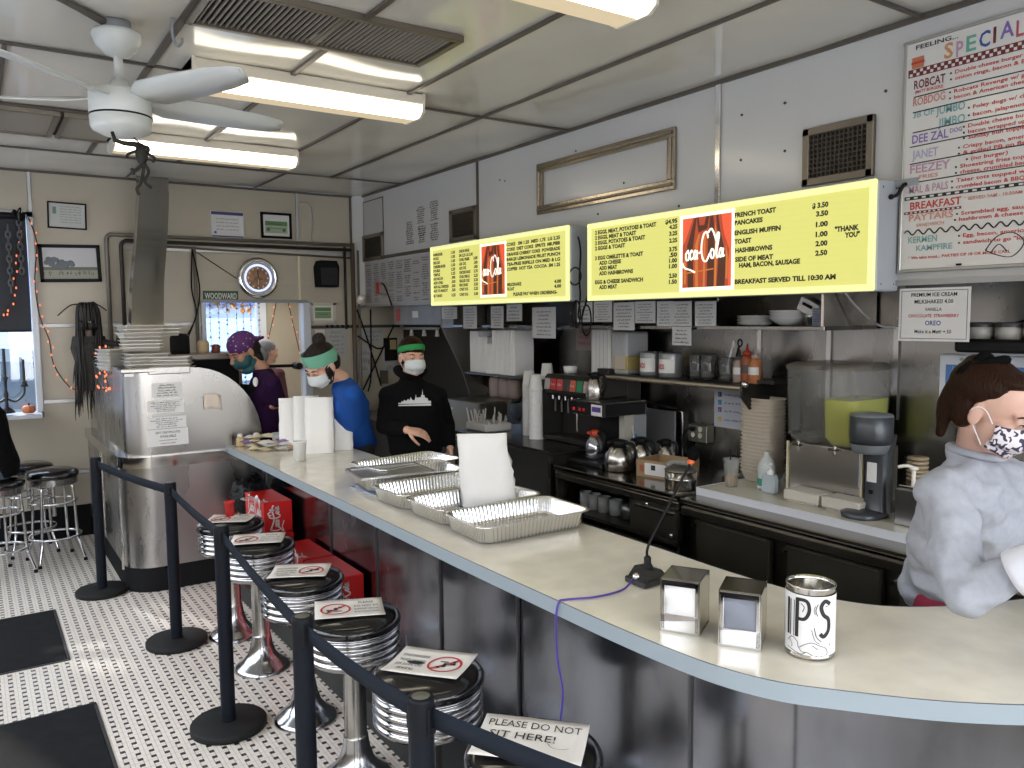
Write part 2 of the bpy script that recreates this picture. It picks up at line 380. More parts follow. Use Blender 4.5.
for i in range(11):
    x=1.82+i*.085+random.uniform(-.015,.015); b=MB(P('bead_blue',(.12,.16,.30),.3)); z=2.08
    b.tube([(x,8.95,2.08),(x+.01,8.95,.9)],.0025)
    while z>.95: b.ball((x,8.95,z),random.uniform(.008,.014),seg=6,rings=4); z-=random.uniform(.04,.10)
    put('bead_string',b,label='dark blue bead string hanging in the vestibule window',cat='bead string',group='bead strings in the vestibule window')
lf=MB(P('autumn_leaf',(.45,.24,.10),.7,var=(30,.5)))
for i in range(120):
    c0=V((random.uniform(1.82,2.62),8.9+random.uniform(-.03,.03),2.02+random.gauss(0,.045))); A=basis(random.uniform(0,6),random.uniform(0,3)); s=random.uniform(.02,.04)
    lf.add([c0+A@V(p) for p in((0,-s,0),(s*.7,0,s*.2),(0,s,0),(-s*.7,0,s*.2))],[(0,1,2,3)],random.choice([MATS['autumn_leaf'],P('tan_leaf',(.55,.42,.25),.7),P('rust_leaf',(.30,.10,.05),.7)]))
put('leaf_garland',lf,label='garland of brown and tan leaves above the doorway glass',cat='garland')
# ---- right wall: upper face x=3.38 over z 1.98, recess to x=3.85 beneath
rw=MB(WHITE); rw.box((XW+.06,(YB+YF)/2,(1.99+ZC)/2),(.12,YB-YF,ZC-1.99)); rw.prism([(3.28,7.76),(3.38,7.655),(3.38,7.76)],(0,0,1.99),X3,Y3,(0,0,1.105)); struct('wall_right',rw)
rl=MB(STEEL); rl.box((XR+.05,(6.1+YF)/2,1.05),(.1,6.1-YF,2.1)); rl.box((XR-.15,(YB+YF)/2,2.03),(.4,YB-YF,.06),STEELD)
rl.box((XR+.05,(YB+6.1)/2,1.05),(.1,YB-6.1,2.1),P('grill_black_wall',(.03,.028,.025),.5,.3)); struct('wall_recess',rl)
rt=MB(P('grey_bottom_trim',(.38,.38,.38),.35,.5)); rt.box((XW-.01,(YB+YF)/2,1.985),(.03,YB-YF,.022)); rt.box((XW-.006,3.0,2.76),(.012,.035,.66),CHROMEW,b=.004)
rt.box((XW-.006,5.45,2.76),(.012,.022,.66),DSEAM); rt.box((XW-.006,6.55,2.45),(.014,2.2,.03),DSEAM); struct('trim_4',rt)
# ---- window walls to the left of and behind the camera (daylight)
wl=MB(CREAM); wl.box((XL-.06,(YB+YF)/2,.40),(.12,YB-YF,.80)); wl.box((XL-.06,(YB+YF)/2,2.9),(.12,YB-YF,.4))
for y in(YF,.6,2.4,4.2,6.0,YB): wl.box((XL-.06,y,1.75),(.12,.14,1.9))
struct('wall_left',wl)
wf=MB(CREAM); wf.box(((XL+XR)/2,YF-.06,.40),(XR-XL,.12,.8)); wf.box(((XL+XR)/2,YF-.06,2.9),(XR-XL,.12,.4))
for x in(XL,.5,2.2,XR): wf.box((x,YF-.06,1.75),(.16,.12,1.9))
struct('wall_front',wf)
# ---- outside
og=MB(P('outdoor_concrete',(.32,.33,.36),.8,var=(2,.15))); og.box((0,12,-.25),(60,60,.1)); struct('ground_outside',og)
fb=MB(P('store_front',(.30,.36,.46),.7)); fb.box((2,19,3),(26,1,6.5)); fb.box((2,18.45,2.6),(26,.2,.8),P('blue_band',(.06,.12,.34),.6)); fb.box((2,18.3,1.2),(26,.1,1.4),P('pale_blue_wall',(.40,.50,.66),.7))
for i in range(14): fb.box((-3+i*.8+(i%3)*.1,18.3,2.6),(.10 if i%2 else .45,.06,.42),P('pale_sign',(.75,.78,.8),.6))
put('store_building',fb,label='pale blue storefront across the street seen through the far window',cat='building')
# unseen brick building added on the daylight side so metal has something to mirror
nb=MB(P('brick_far',(.26,.21,.16),.8,var=(3,.3))); nb.box((-16,3,2.6),(1,40,5.4)); put('brick_building',nb,label='long brick building across the street from the diner windows',cat='building')
# parked car beyond the left window
ct=thing('parked_car','silver blue parked car outside the window at left','car',(-.5,10.2,-.2))
cb=MB(P('car_paint',(.30,.38,.48),.3,.1,coat=.6)); cb.local=True
prof=[(-2.2,.35),(-2.25,.9),(-1.95,1.08),(-.9,1.15),(-.35,1.72),(.5,1.82),(1.35,1.74),(1.9,1.2),(2.2,1.1),(2.25,.4)]
cb.prism(prof,(0,-.85,0),X3,Z3,(0,1.7,0)); cbo=put('body',cb,ct,local=True)
g=MB(P('car_glass',(.10,.16,.24),.05,coat=1)); g.prism([(-.75,1.18),(-.32,1.62),(.42,1.68),(.42,1.18)],(0,-.86,0),X3,Z3,(0,.01,0)); g.prism([(.50,1.18),(.50,1.68),(1.2,1.64),(1.62,1.2)],(0,-.86,0),X3,Z3,(0,.01,0)); put('side_glass',g,ct,local=True)
for x in(-1.4,1.4):
    wh=MB(BLACKM); wh.rod((x,-.9,.34),(x,-.7,.34),.34,seg=24); wh.rod((x,-.91,.34),(x,-.9,.34),.2,m=CHROMEW); put('wheel',wh,ct,local=True)
tl=MB(P('tail_light',(.7,.15,.02),.3,emis=(1,.3,.05),es=1)); tl.ball((2.1,-.80,.95),(.10,.06,.12)); put('tail_light',tl,ct,local=True)
# ================================================================== ceiling things
LENS=P('lamp_lens',(.9,.88,.8),.3,emis=(1,.90,.70),es=6)
def lamp(y,lab,xc=1.56):
    t=thing('fluorescent_light',lab,'ceiling light',(xc,y,ZC),group='wraparound ceiling lights')
    b=MB(P('lamp_housing',(.75,.70,.60),.4)); b.local=True; b.box((0,0,-.03),(1.24,.26,.06),b=.006)
    for s in(-1,1): b.prism([(-.14,0),(-.14,-.02),(-.13,-.10),(-.09,-.125),(.09,-.125),(.13,-.10),(.14,-.02),(.14,0)],(s*.62-(.015 if s>0 else 0),0,0),Y3,Z3,(.015,0,0))
    put('housing',b,t,local=True)
    l=MB(LENS); pr=[(-.125,-.045),(-.125,-.085),(-.085,-.118),(.085,-.118),(.125,-.085),(.125,-.045)]
    l.grid([[V((x,a,z)) for a,z in pr[:4]] for x in (-.605,.605)],LENS,False); l.grid([[V((x,a,z)) for a,z in pr[3:]] for x in (-.605,.605)],P('lens_cream',(.45,.38,.27),.5,emis=(1,.80,.52),es=.52,spec=.1),False)
    l.grid([[V((x,a,z-.001)) for a,z in ((-.025,-.119),(.085,-.119))] for x in (-.605,.605)],MATS['lens_cream'],False); put('lens',l,t,local=True)
lamp(4.20,'middle fluorescent light with ribbed lens behind the fan blade'); lamp(5.98,'farthest fluorescent light with ribbed lens near the back wall',1.46); lamp(2.36,'nearest fluorescent light cut off by the photo top edge'); lamp(.5,'fluorescent light over the camera')  # last fixture is out of view, added to light the near end
# long louvre vent in ceiling
vt=thing('ceiling_vent','long dark louvred vent in the ceiling right of the fan','vent',(1.35,3.37,ZC))
f=MB(BROWNM); f.local=True
for s in(-1,1): f.box((0,s*.205,-.012),(1.06,.03,.03),b=.003); f.box((s*.53,0,-.012),(.03,.43,.03),b=.003)
f.box((0,0,-.008),(.02,.4,.03)); put('frame',f,vt,local=True)
bk=MB(P('vent_dark',(.02,.017,.014),.8)); bk.box((0,0,-.003),(1.02,.38,.004)); put('backing',bk,vt,local=True)
lo=MB(P('louvre',(.34,.30,.25),.45)); 
for i in range(44): lo.box((-.50+i*.0232,0,-.012),(.0045,.38,.011))
put('louvre_slats',lo,vt,local=True)
# ceiling fan
ft=thing('ceiling_fan','white five-blade ceiling fan hanging near the front left','fan',(.58,3.79,ZC))
WF=P('fan_white',(.66,.68,.65),.3)
b=MB(GREY); b.lathe([(0,0),(.055,0),(.055,-.05),(.02,-.05)],m=GREY); put('mount',b,ft,local=True)
b=MB(WF); b.lathe([(.03,-.04),(.095,-.045),(.10,-.06),(.085,-.10),(.05,-.135),(.022,-.145),(.018,-.145),(.018,-.24),(.03,-.24),(.045,-.27),(.075,-.30),(.0,-.30)]); put('downrod',b,ft,local=True)
b=MB(WF); b.lathe([(0,-.28),(.08,-.282),(.117,-.288),(.122,-.296),(.122,-.385),(.120,-.388),(.120,-.392),(.122,-.395),(.119,-.435),(.112,-.448),(.07,-.468),(.03,-.476),(0,-.478)],seg=40); put('motor_housing',b,ft,local=True)
b=MB(BLACK); b.lathe([(.1215,-.386),(.1225,-.390),(.1215,-.394)],seg=40); put('housing_seam',b,ft,local=True)
for k in range(5):
    a=R_(-63+72*k); A=Matrix.Rotation(a,3,'Z'); b=MB(WF); L=[]
    for r,wd,tw in((.10,.03,.0),(.14,.05,.01),(.20,.075,.018),(.40,.082,.016),(.60,.075,.012),(.70,.055,.01),(.735,.02,.01)):
        L.append([A@V((r,-wd,-.315+tw*1.5)),A@V((r,0,-.315)),A@V((r,wd,-.315-tw*1.5))])
    b.grid(L,thick=(0,0,-.006)); put('blade',b,ft,local=True)
# small black skeleton toy dangling from the fan
sk=MB(P('black_rubber_toy',(.010,.008,.006),.6)); o=V((.62,3.70,2.6))
sk.tube([o+V(p) for p in((-.13,-.05,.05),(-.12,-.05,.01),(-.08,-.05,.0),(-.03,-.05,.0),(0,-.05,-.01))],[.008,.012,.012,.014,.02])
sk.ball(o+V((.0,-.05,-.045)),(.03,.022,.055)); sk.ball(o+V((.02,-.05,-.02)),(.022,.02,.022))
for pts in (((.01,-.05,-.09),(-.03,-.05,-.13),(-.05,-.05,-.12)),((-.05,-.05,-.12),(-.04,-.05,-.15)),((.01,-.05,-.09),(.03,-.05,-.13),(.01,-.05,-.18),(.04,-.05,-.21)),((.01,-.05,-.09),(.0,-.05,-.15),(-.01,-.05,-.19),(-.03,-.05,-.22),(-.02,-.05,-.25)),((.03,-.05,-.04),(.06,-.05,-.06),(.05,-.05,-.08)),((-.02,-.05,-.03),(-.06,-.05,-.05),(-.07,-.05,-.07))):
    sk.tube(catmull([o+V(p) for p in pts],4),.008,seg=6)
sk.tube([o+V((.0,-.05,.0)),o+V((-.03,-.04,.035))],.004,seg=5); sk.v=[o+(v-o-V((0,-.05,.03)))*.82+V((0.01,-.05,.0)) for v in sk.v]
put('hanging_toy',sk,label='small black clawed rubber toy dangling under the ceiling fan',cat='toy')
hk=MB(GREY); hk.tube(catmull([(.765,3.62,3.10),(.765,3.62,3.03),(.78,3.62,2.99),(.80,3.62,3.005),(.80,3.62,3.025)],5),.006); put('ceiling_hook',hk,label='small metal hook hanging from the ceiling above the fan',cat='hook')
cc=MB(P('grey_cable',(.12,.11,.09),.5))
for k in range(2): cc.tube(catmull([(-.6,3.0,3.085),(0.0,3.3,3.07-.02*k),(.3,3.55,3.085),(.55,3.78+.03*k,3.085)],8),.012)
put('ceiling_cable',cc,label='dark cables running along the ceiling to the fan mount',cat='cable')
# back duct
D=MB(P('duct_steel',(.48,.46,.42),.22,1,bump=(1.2,.2),rvar=(3,.08))); L=[]
for p in catmull([(1.35,7.32,3.045),(1.33,7.25,2.85),(1.27,7.08,2.5),(1.19,6.85,2.15),(1.13,6.62,1.82)],5): L.append([p+V(q) for q in((-.115,0,0),(.115,0,0),(.115,.13,.03),(-.115,.13,.03))])
D.grid(L,None,False,closed=True); D.add(L[-1],[(0,1,2,3)]); put('steel_duct',D,label='curved stainless duct rising from the booth to the ceiling',cat='duct')
# ================================================================== cashier booth
bt=thing('cashier_booth','stainless cashier booth with rounded corner and curved shoulder by the back wall','booth',(1.2,6.8,0))
BX,BY=.80,5.80; r=.20
def corner(x0,y0,x1,y1,rad,n=8):
    """L-shaped outline left side + rounded corner + front, outer side"""
    pts=[V((x0,y1,0))]
    for k in range(n+1):
        a=PI+PI/2*k/n; pts.append(V((x0+rad+rad*math.cos(a),y0+rad+rad*math.sin(a),0)))
    pts.append(V((x1,y0,0))); return pts
def wall_loop(b,pts,z0,z1,th,m=None,smooth=True):
    n=len(pts); inn=[]
    for i,p in enumerate(pts):
        t=(pts[min(i+1,n-1)]-pts[max(i-1,0)]).normalized(); inn.append(p+V((-t.y,t.x,0))*th)
    vs=[p+Z3*z0 for p in pts]+[p+Z3*z1 for p in pts]+[p+Z3*z0 for p in inn]+[p+Z3*z1 for p in inn]; f=[];g=[]
    for i in range(n-1):
        f.append((i,i+1,n+i+1,n+i)); g.append((2*n+i+1,2*n+i,3*n+i,3*n+i+1)); g.append((n+i,n+i+1,3*n+i+1,3*n+i)); g.append((i+1,i,2*n+i,2*n+i+1))
    g+=[(0,n,3*n,2*n),(n-1,2*n+n-1,3*n+n-1,n+n-1)]
    b.add(vs,f,m,smooth); b.add(vs,g,m,False)
pl=corner(BX,BY,1.67,YB-.02,r)
k=MB(BLACKM); wall_loop(k,corner(BX+.005,BY+.005,1.68,YB-.02,r),0,.17,.04); put('toe_kick',k,bt)
b=MB(P('booth_steel',(.38,.37,.36),.28,1,bump=(1.0,.10),rvar=(3,.07),stretch=(1,1,.5))); wall_loop(b,pl,.17,.86,.03)
b.box((1.04,5.815,.50),(.02,.02,.70),CHROMEW); b.box((BX-.004,6.0,.50),(.012,.03,.72),CHROMEW); b.box((BX-.004,6.9,.50),(.012,.03,.72),CHROMEW); put('lower_panel',b,bt)
k=MB(CHROMEW); wall_loop(k,[p+(p-V((1.4,6.5,0))).normalized()*.022 if 0<i<len(pl)-1 else p+V((-.022 if i==0 else 0,-.022 if i else 0,0)) for i,p in enumerate(pl)],.86,.935,.05); put('rail',k,bt)
k=MB(MATS['booth_steel']); 
cl=corner(BX+.03,BY+.02,1.02,YB-.02,.16); wall_loop(k,cl,.92,1.53,.02)
prof=[(1.02,.92),(1.75,.92),(1.735,1.0)]+[(1.25+.48*math.sin(a),1.0+.53*math.cos(a)) for a in [R_(88-8*i) for i in range(12)]]+[(1.02,1.53)]
k.prism(prof,(0,BY+.02,0),X3,Z3,(0,.02,0)); put('upper_panel',k,bt)
k=MB(MATS['booth_steel']); k.box((1.115,BY+.02,1.515),(.27,.035,.05),b=.006); k.box((.92,BY+.10,1.52),(.22,.2,.03),b=.01); k.box((BX+.04,6.6,1.52),(.03,1.5,.03)); k.box((1.05,6.25,1.49),(.42,.8,.02)); k.box((1.05,6.3,1.2),(.4,.02,.6)); put('top_deck',k,bt)
k=MB(P('shelf_taupe',(.25,.22,.19),.4,.3)); k.box((1.50,6.55,1.575),(.62,.42,.045),b=.008); k.box((1.55,6.55,1.40),(.36,.36,.3),BLACKM); k.box((1.35,6.4,1.35),(.02,.02,.43)); k.box((1.75,6.4,1.25),(.02,.02,.63)); put('shelf',k,bt)
def paper(name,lab,o,r,u,w,h,lines,m=PAPER,ink=INK,cat='notice',seed=1,thick=.003,group=None,title=None,border=False,lh=None,parent=None):
    """sheet on a wall: o bottom-left corner, lines: list of str or number of scribbled lines"""
    o=V(o);r=V(r);u=V(u); nn=r.cross(u).normalized(); rg=random.Random(seed)
    b=MB(m); 
    b.prism([(0,0),(w,0),(w,h),(0,h)],o,r,u,nn*thick)
    t=thing(name,lab,cat,tuple(o+r*w/2),group=group); put('sheet',b,t)
    L=MB(ink); oo=o+nn*(thick+.001)
    if border:
        for (x,y,a,c) in ((.01,.01,w-.02,.002),(.01,h-.012,w-.02,.002),(.01,.01,.002,h-.02),(w-.012,.01,.002,h-.02)): L.quad(oo+r*x+u*y,r*a,u*c,INK)
    if isinstance(lines,int):
        st=h*.86/lines
        for i in range(lines):
            ww=w*rg.uniform(.45,.82); x=(w-ww)/2
            L.scrib(oo+r*x+u*(h*.93-st*(i+.75)),r,u,ww,st*(lh or .62),ink,rg)
    else:
        for s,x,y,hh,al,mm in lines: L.text(s,oo+r*(w*x)+u*(h*y),r,u,h*hh,mm or ink,align=al,bold=.012)
    if L.v: put('printing',L,t)
    return t
F=lambda x,z:V((x,BY+.016,z))
nl=0
for (x0,z0,w,h,lab,n) in ((1.0,1.33,.19,.10,'small typed notice, topmost of four on the steel booth',5),(.965,1.225,.235,.085,'typed notice second from the top on the steel booth',6),(.96,1.12,.25,.08,'typed notice third from the top on the steel booth',5)):
    nl+=1; paper('taped_notice',lab,F(x0,z0),X3,Z3,w,h,n,seed=nl,group='taped notices on the booth')
paper('taped_notice','gift certificates notice, lowest of four taped on the steel booth',F(.955,1.0),X3,Z3,.265,.115,[('GIFT CERTIFICATES',.5,.74,.13,'c',INK),('AVAILABLE',.5,.50,.15,'c',INK),('ask your server at the',.5,.30,.09,'c',INK),('counter for details',.5,.12,.09,'c',INK)],group='taped notices on the booth')
nk=MB(P('cream_cloth',(.66,.58,.50),.8)); nk.grid([[F(1.33+.12*i/4,1.23+.11*j/4-(.015 if i==4 else 0))+V((0,-.004-.006*math.sin(i*1.7+j),0)) for j in range(5)] for i in range(5)],thick=(0,-.003,0)); put('taped_napkin',nk,label='small cream napkin stuck on the curved steel panel',cat='napkin')
# stacked foil container lids / trays on the booth
TRAY=P('clear_grey_tray',(.55,.53,.48),.3,.35)
def tray_mb():
    b=MB(TRAY); b.local=True; L=[]
    for w,d,z in ((.115,.085,0),(.125,.095,.022),(.135,.105,.024),(.135,.105,.028),(.122,.092,.027),(.11,.08,.004)):
        L.append([V((s*w,t*d,z)) for s,t in((-1,-1),(-.9,-1.04),(.9,-1.04),(1,-1),(1.03,-.9),(1.03,.9),(1,1),(.9,1.04),(-.9,1.04),(-1,1),(-1.03,.9),(-1.03,-.9))])
    b.grid(L,None,False,closed=True); b.add(L[0],[tuple(reversed(range(12)))]); b.add(L[-1],[tuple(range(12))]); return b
t0=None; lv=0; K=0
for (x,y,z,n,rz) in ((1.02,6.10,1.50,5,.05),(1.00,6.18,1.64,4,-.1),(.98,6.05,1.745,3,.12),(.90,6.42,1.50,6,.3),(1.13,6.22,1.745,3,.0),(1.18,6.04,1.50,4,-.35)):
    for i in range(n):
        rr=rz+random.uniform(-.05,.05); zz=z+.0245*i; K+=1
        lab='clear grey takeout lid in the pile on top of the steel booth'
        if t0 is None: t0=put('takeout_lid',tray_mb(),loc=(x,y,zz),rz=rr,label=lab,cat='takeout lid',group='takeout lids piled on the booth')
        else: dup(t0,(x+random.uniform(-.006,.006),y,zz),rr)
for (x,y,lab,m,sz) in ((1.33,6.5,'black lidded pot on the booth shelf',BLACKM,.07),(1.50,6.5,'tan jar on the booth shelf',P('tan_box',(.52,.40,.25),.6),.045),(1.60,6.52,'small dark jar on the booth shelf',P('maroon_box',(.20,.06,.04),.6),.03)):
    b=MB(m); b.lathe([(0,0),(sz,0),(sz*1.02,sz*.5),(sz,sz*1.8),(sz*.7,sz*2.2),(0,sz*2.25)]); put('jar' if m is not BLACKM else 'pot',b,loc=(x,y,1.5975),label=lab,cat='container')
# ================================================================== back wall items
YW=YB-.004
def framed(name,lab,x0,x1,z0,z1,fm,fw,inner,art,tilt=0,cat='picture'):
    c=V(((x0+x1)/2,YW,(z0+z1)/2)); t=thing(name,lab,cat,tuple(c-Z3*(z1-z0)/2)); w=x1-x0;h=z1-z0; A=Matrix.Rotation(tilt,3,'Y')
    f=MB(fm)
    for s in(-1,1): f.box(c+V((s*(w-fw)/2,-.01,0)),(fw,.02,h),b=.002); f.box(c+V((0,-.01,s*(h-fw)/2)),(w,.02,fw),b=.002)
    f.rot(A,c); put('frame',f,t)
    p=MB(inner); p.box(c+V((0,-.004,0)),(w-fw,.006,h-fw)); p.rot(A,c); put('mount',p,t)
    a=MB(); art(a,c+V((-w/2+fw,-.0085,-h/2+fw)),w-2*fw,h-2*fw); a.rot(A,c); put('print',a,t); return t
rg=random.Random(3)
def art1(a,o,w,h):
    a.quad(o+V((.1*w,0,.55*h)),X3*w*.1,Z3*h*.3,P('teal_stamp',(.16,.25,.24),.6))
    for i in range(7): a.scrib(o+V((.3*w,0,h*(.86-.11*i))),X3,Z3,w*.6,h*.05,P('grey_ink',(.25,.25,.25),.6),rg)
framed('certificate_frame','thin framed certificate high on the back wall, upper left',.59,.88,2.63,2.85,BLACK,.012,P('pale_certificate',(.55,.57,.55),.4),art1,.02)
def art2(a,o,w,h):
    q=lambda x,z,ww,hh,m,k: a.quad(o+V((x*w,-.0003*k,z*h)),X3*w*ww,Z3*h*hh,m)
    q(0,0,1,.30,P('photo_field',(.36,.36,.30),.5),1); q(0,.28,1,.10,P('photo_hedge',(.16,.17,.13),.5),2)
    for i in range(26): x=rg.random()*.5; a.ball(o+V(((.05+x)*w,-.001,(.38+rg.random()*.30*(1-x))*h)),(.022,.0008,.02),P('photo_tree',(.15,.17,.19),.5),seg=8,rings=4)
    for i in range(30): q(rg.random()*.96,.10+rg.random()*.08,.012,rg.uniform(.04,.12),P('photo_dark',(.10,.10,.11),.5),3)
framed('landscape_photo','wide landscape photo in a thick black frame on the back wall at left',.51,.97,2.185,2.50,BLACK,.028,P('photo_sky',(.58,.58,.62),.35),art2,-.025)
def art3(a,o,w,h):
    a.quad(o+V((0,0,.88*h)),X3*w,Z3*h*.12,P('navy_band',(.06,.06,.20),.5)); a.quad(o,X3*w,Z3*h*.06,MATS['navy_band']); 
    for i in range(4): a.scrib(o+V((.15*w,0,h*(.7-.14*i))),X3,Z3,w*.7,h*.05,MATS['grey_ink'],rg)
    a.box(o+V((.12*w,0,.18*h)),(.02,.001,.02),MATS['navy_band'])
framed('certificate_frame','frameless white certificate with navy bands on the back wall',1.90,2.20,2.62,2.86,PAPER,.004,PAPER,art3)
GRN=P('green_print',(.12,.26,.09),.5)
def art4(a,o,w,h):
    a.quad(o+V((.08*w,0,.48*h)),X3*w*.84,Z3*h*.22,GRN); a.quad(o+V((.08*w,-.0,.14*h)),X3*w*.84,Z3*h*.32,P('pale_green',(.36,.45,.30),.5))
    for x in(.14,.74): a.box(o+V((w*(x+.05),-.001,.30*h)),(.03,.001,.03),P('olive_seal',(.10,.14,.06),.5))
    for i in range(2): a.scrib(o+V((.2*w,-.0008,h*(.55-.2*i))),X3,Z3,w*.5,h*.05,INK,rg)
framed('certificate_frame','dark framed white certificate with green box on the back wall',2.36,2.66,2.635,2.88,BLACKM,.022,PAPER,art4)
def art5(a,o,w,h):
    a.quad(o+V((.1*w,0,.62*h)),X3*w*.8,Z3*h*.25,GRN); a.quad(o+V((.1*w,0,.15*h)),X3*w*.8,Z3*h*.44,P('mid_green',(.20,.33,.17),.5)); a.scrib(o+V((.25*w,-.001,h*.4)),X3,Z3,w*.5,h*.07,INK,rg)
framed('certificate_frame','cream framed green certificate below the black speaker',2.82,3.09,1.81,2.02,P('cream_frame',(.60,.57,.50),.5),.03,PAPERC,art5)
# street name sign
t=thing('street_sign','green WOODWARD street name sign above the doorway','sign',(1.965,YW,2.03)); b=MB(P('sign_green',(.04,.09,.05),.4)); b.box((1.965,YW-.006,2.078),(.32,.008,.095),b=.003); put('plate',b,t)
b=MB(P('sign_white',(.7,.72,.68),.4)); b.text('WOODWARD',(1.965,YW-.012,2.052),X3,Z3,.055,w=.29,align='c',bold=.02); put('lettering',b,t)
# neon clock
t=thing('wall_clock','round chrome wall clock with glowing white ring','clock',(2.31,YW,2.06)); A=Matrix.Rotation(R_(90),3,'X'); c=(2.31,YW,2.25)
b=MB(CHROME); b.lathe([(.17,0),(.19,.01),(.195,.035),(.18,.055),(.155,.058),(.15,.05),(.15,0)],c,A=A,seg=40); put('bezel',b,t)
b=MB(P('neon_ring',(.8,.85,1),.4,emis=(.75,.82,1),es=.9)); b.lathe([(.112,.035),(.118,.045),(.126,.045),(.132,.035)],c,A=A,seg=40); put('neon_ring',b,t)
b=MB(P('clock_back',(.35,.36,.42),.3)); b.lathe([(0,.02),(.152,.02),(.152,.03)],c,A=A,seg=40); put('dial_rim',b,t)
b=MB(P('clock_picture',(.38,.20,.11),.5,var=(16,.7))); b.lathe([(0,.030),(.105,.030),(.105,.02)],c,A=A,seg=32,smooth=False)
for k in range(12):
    a=k*PI/6; b.box(V(c)+V((.092*math.sin(a),-.032,.092*math.cos(a))),(.012,.002,.016),PAPER)
put('dial',b,t)
b=MB(BLACK); b.box(V(c)+V((0,-.035,.035)),(.008,.002,.08),A=None); b.box(V(c)+V((.02,-.035,-.01)),(.05,.002,.006)); b.box(V(c)+V((-.0,-.036,-.035)),(.004,.002,.06),PAPER); put('hands',b,t)
cb=MB(BLACKM); cb.tube(catmull([(1.74,YW-.01,2.49),(1.85,YW-.01,2.42),(2.12,YW-.01,2.24)],6),.004); put('clock_cord',cb,label='thin dark cord running down to the chrome clock',cat='cable')
# speaker
t=thing('wall_speaker','black wall speaker in the back corner','speaker',(2.975,YW,2.17)); b=MB(BLACKM); b.prism([(-.10,0),(.10,0),(.11,.20),(.085,.26),(-.085,.26),(-.11,.20)],(2.975,YW-.02,2.17),X3,Z3,(0,-.13,0)); b.box((2.975,YW-.01,2.3),(.06,.03,.06)); put('cabinet',b,t)
b=MB(P('speaker_grille',(.022,.022,.024),.9)); b.box((2.975,YW-.154,2.275),(.17,.008,.17),b=.003); b.lathe([(0,0),(.05,.004),(.06,0)],(2.975,YW-.158,2.25),A=A); put('grille',b,t)
# pipes and conduits
def pipe(name,lab,pts,r,m,cat='pipe',k=0,group=None):
    b=MB(m); b.tube(catmull(pts,k) if k else pts,r,seg=10); return put(name,b,label=lab,cat=cat,group=group)
GP=P('pipe_grey',(.22,.20,.17),.45,.3)
def L_(x,z,x2,y=.03,r=.06,zt=None): return [(x,YB-y,z)]+[(x+r*(1-math.cos(a)),YB-y,zt-r+r*math.sin(a)) for a in [PI/2*i/5 for i in range(6)]]+[(x2,YB-y,zt)]
pipe('conduit','grey conduit rising left of the duct then along the back wall',L_(1.02,1.4,3.28,.03,.05,2.60),.018,GP); pipe('conduit','black pipe rising beside the duct then along the back wall',L_(1.13,1.4,3.28,.05,.05,2.55),.017,P('pipe_black',(.03,.026,.022),.4))
pipe('conduit','thin brown pipe running under the upper back wall conduits',[(1.3,YB-.03,2.52),(3.28,YB-.03,2.47)],.010,P('pipe_brown',(.12,.09,.06),.5))
pipe('conduit','grey vertical conduit beside the doorway',[(1.74,YB-.03,2.52),(1.74,YB-.03,1.55)],.016,GP)
for k,(x,lab) in enumerate(((1.70,'left loose dark cable beside the doorway conduit'),(1.77,'right loose dark cable beside the doorway conduit'))): pipe('hanging_cable',lab,[(1.72,YB-.04,2.5),(x,YB-.05,2.15),(1.73,YB-.05,1.9),(1.62-.0*k,YB-.06,1.68-.05*k)],.006,BLACKM,'cable',8)
pipe('corner_pipe','brown pipe running down the back corner',[(3.27,YB-.05,2.62),(3.27,YB-.05,.0)],.022,MATS['pipe_brown']); pipe('corner_pipe','thin grey pipe nearest the menu wall in the back corner',[(3.33,YB-.05,2.55),(3.33,YB-.05,.0)],.014,GP)
pipe('corner_pipe','dark pipe left of the back corner below the conduits',[(3.19,YB-.04,2.58),(3.19,YB-.04,1.75)],.013,MATS['pipe_black'])
pipe('wall_wire','dark wire looping down the upper back wall',[(2.75,YB-.01,3.0),(2.85,YB-.012,2.98),(2.88,YB-.012,2.8),(2.86,YB-.012,2.65),(2.9,YB-.012,2.56)],.004,GREY,'cable',6)
# ticket rail and papers in the corner
rl=MB(P('rail_dark',(.05,.045,.04),.5)); rl.box((3.3,YB-.03,1.775),(.98,.02,.03))
for i in range(6): rl.box((2.98+i*.055,YB-.045,1.78),(.018,.02,.03),BLACK)
put('ticket_rail',rl,label='dark ticket rail with clips along the back corner wall',cat='rail')
for i,(x0,x1,z0,z1,lab) in enumerate(((2.86,2.96,1.50,1.75,'yellowed paper slip clipped left under the ticket rail'),(2.97,3.20,1.47,1.76,'large grey order sheet clipped under the ticket rail'),(3.36,3.6,1.60,1.75,'white sheet below the rail right of the corner pipes'),(3.30,3.46,1.28,1.56,'grey sheet low beside the corner pipes'),(3.58,3.75,1.28,1.55,'small sheet near the grill hood left edge'))):
    paper('corner_sheet',lab,(x0,YB-.03,z0),X3,Z3,x1-x0,z1-z0,6 if i<2 else 3,PAPERC if i==0 else P('grey_sheet',(.42,.42,.41),.7),P('faint_ink',(.26,.26,.26),.7),seed=20+i,group='sheets in the back corner')
bx=MB(BLACKM); bx.box((3.68,YB-.03,1.53),(.14,.04,.24)); bx.box((3.70,YB-.055,1.58),(.07,.01,.10),P('tan_card',(.45,.36,.18),.6)); bx.box((3.60,YB-.03,1.24),(.08,.03,.14),P('olive_box',(.10,.09,.06),.5)); put('wall_panel',bx,label='black wall panel with a tan card left of the grill hood',cat='panel')
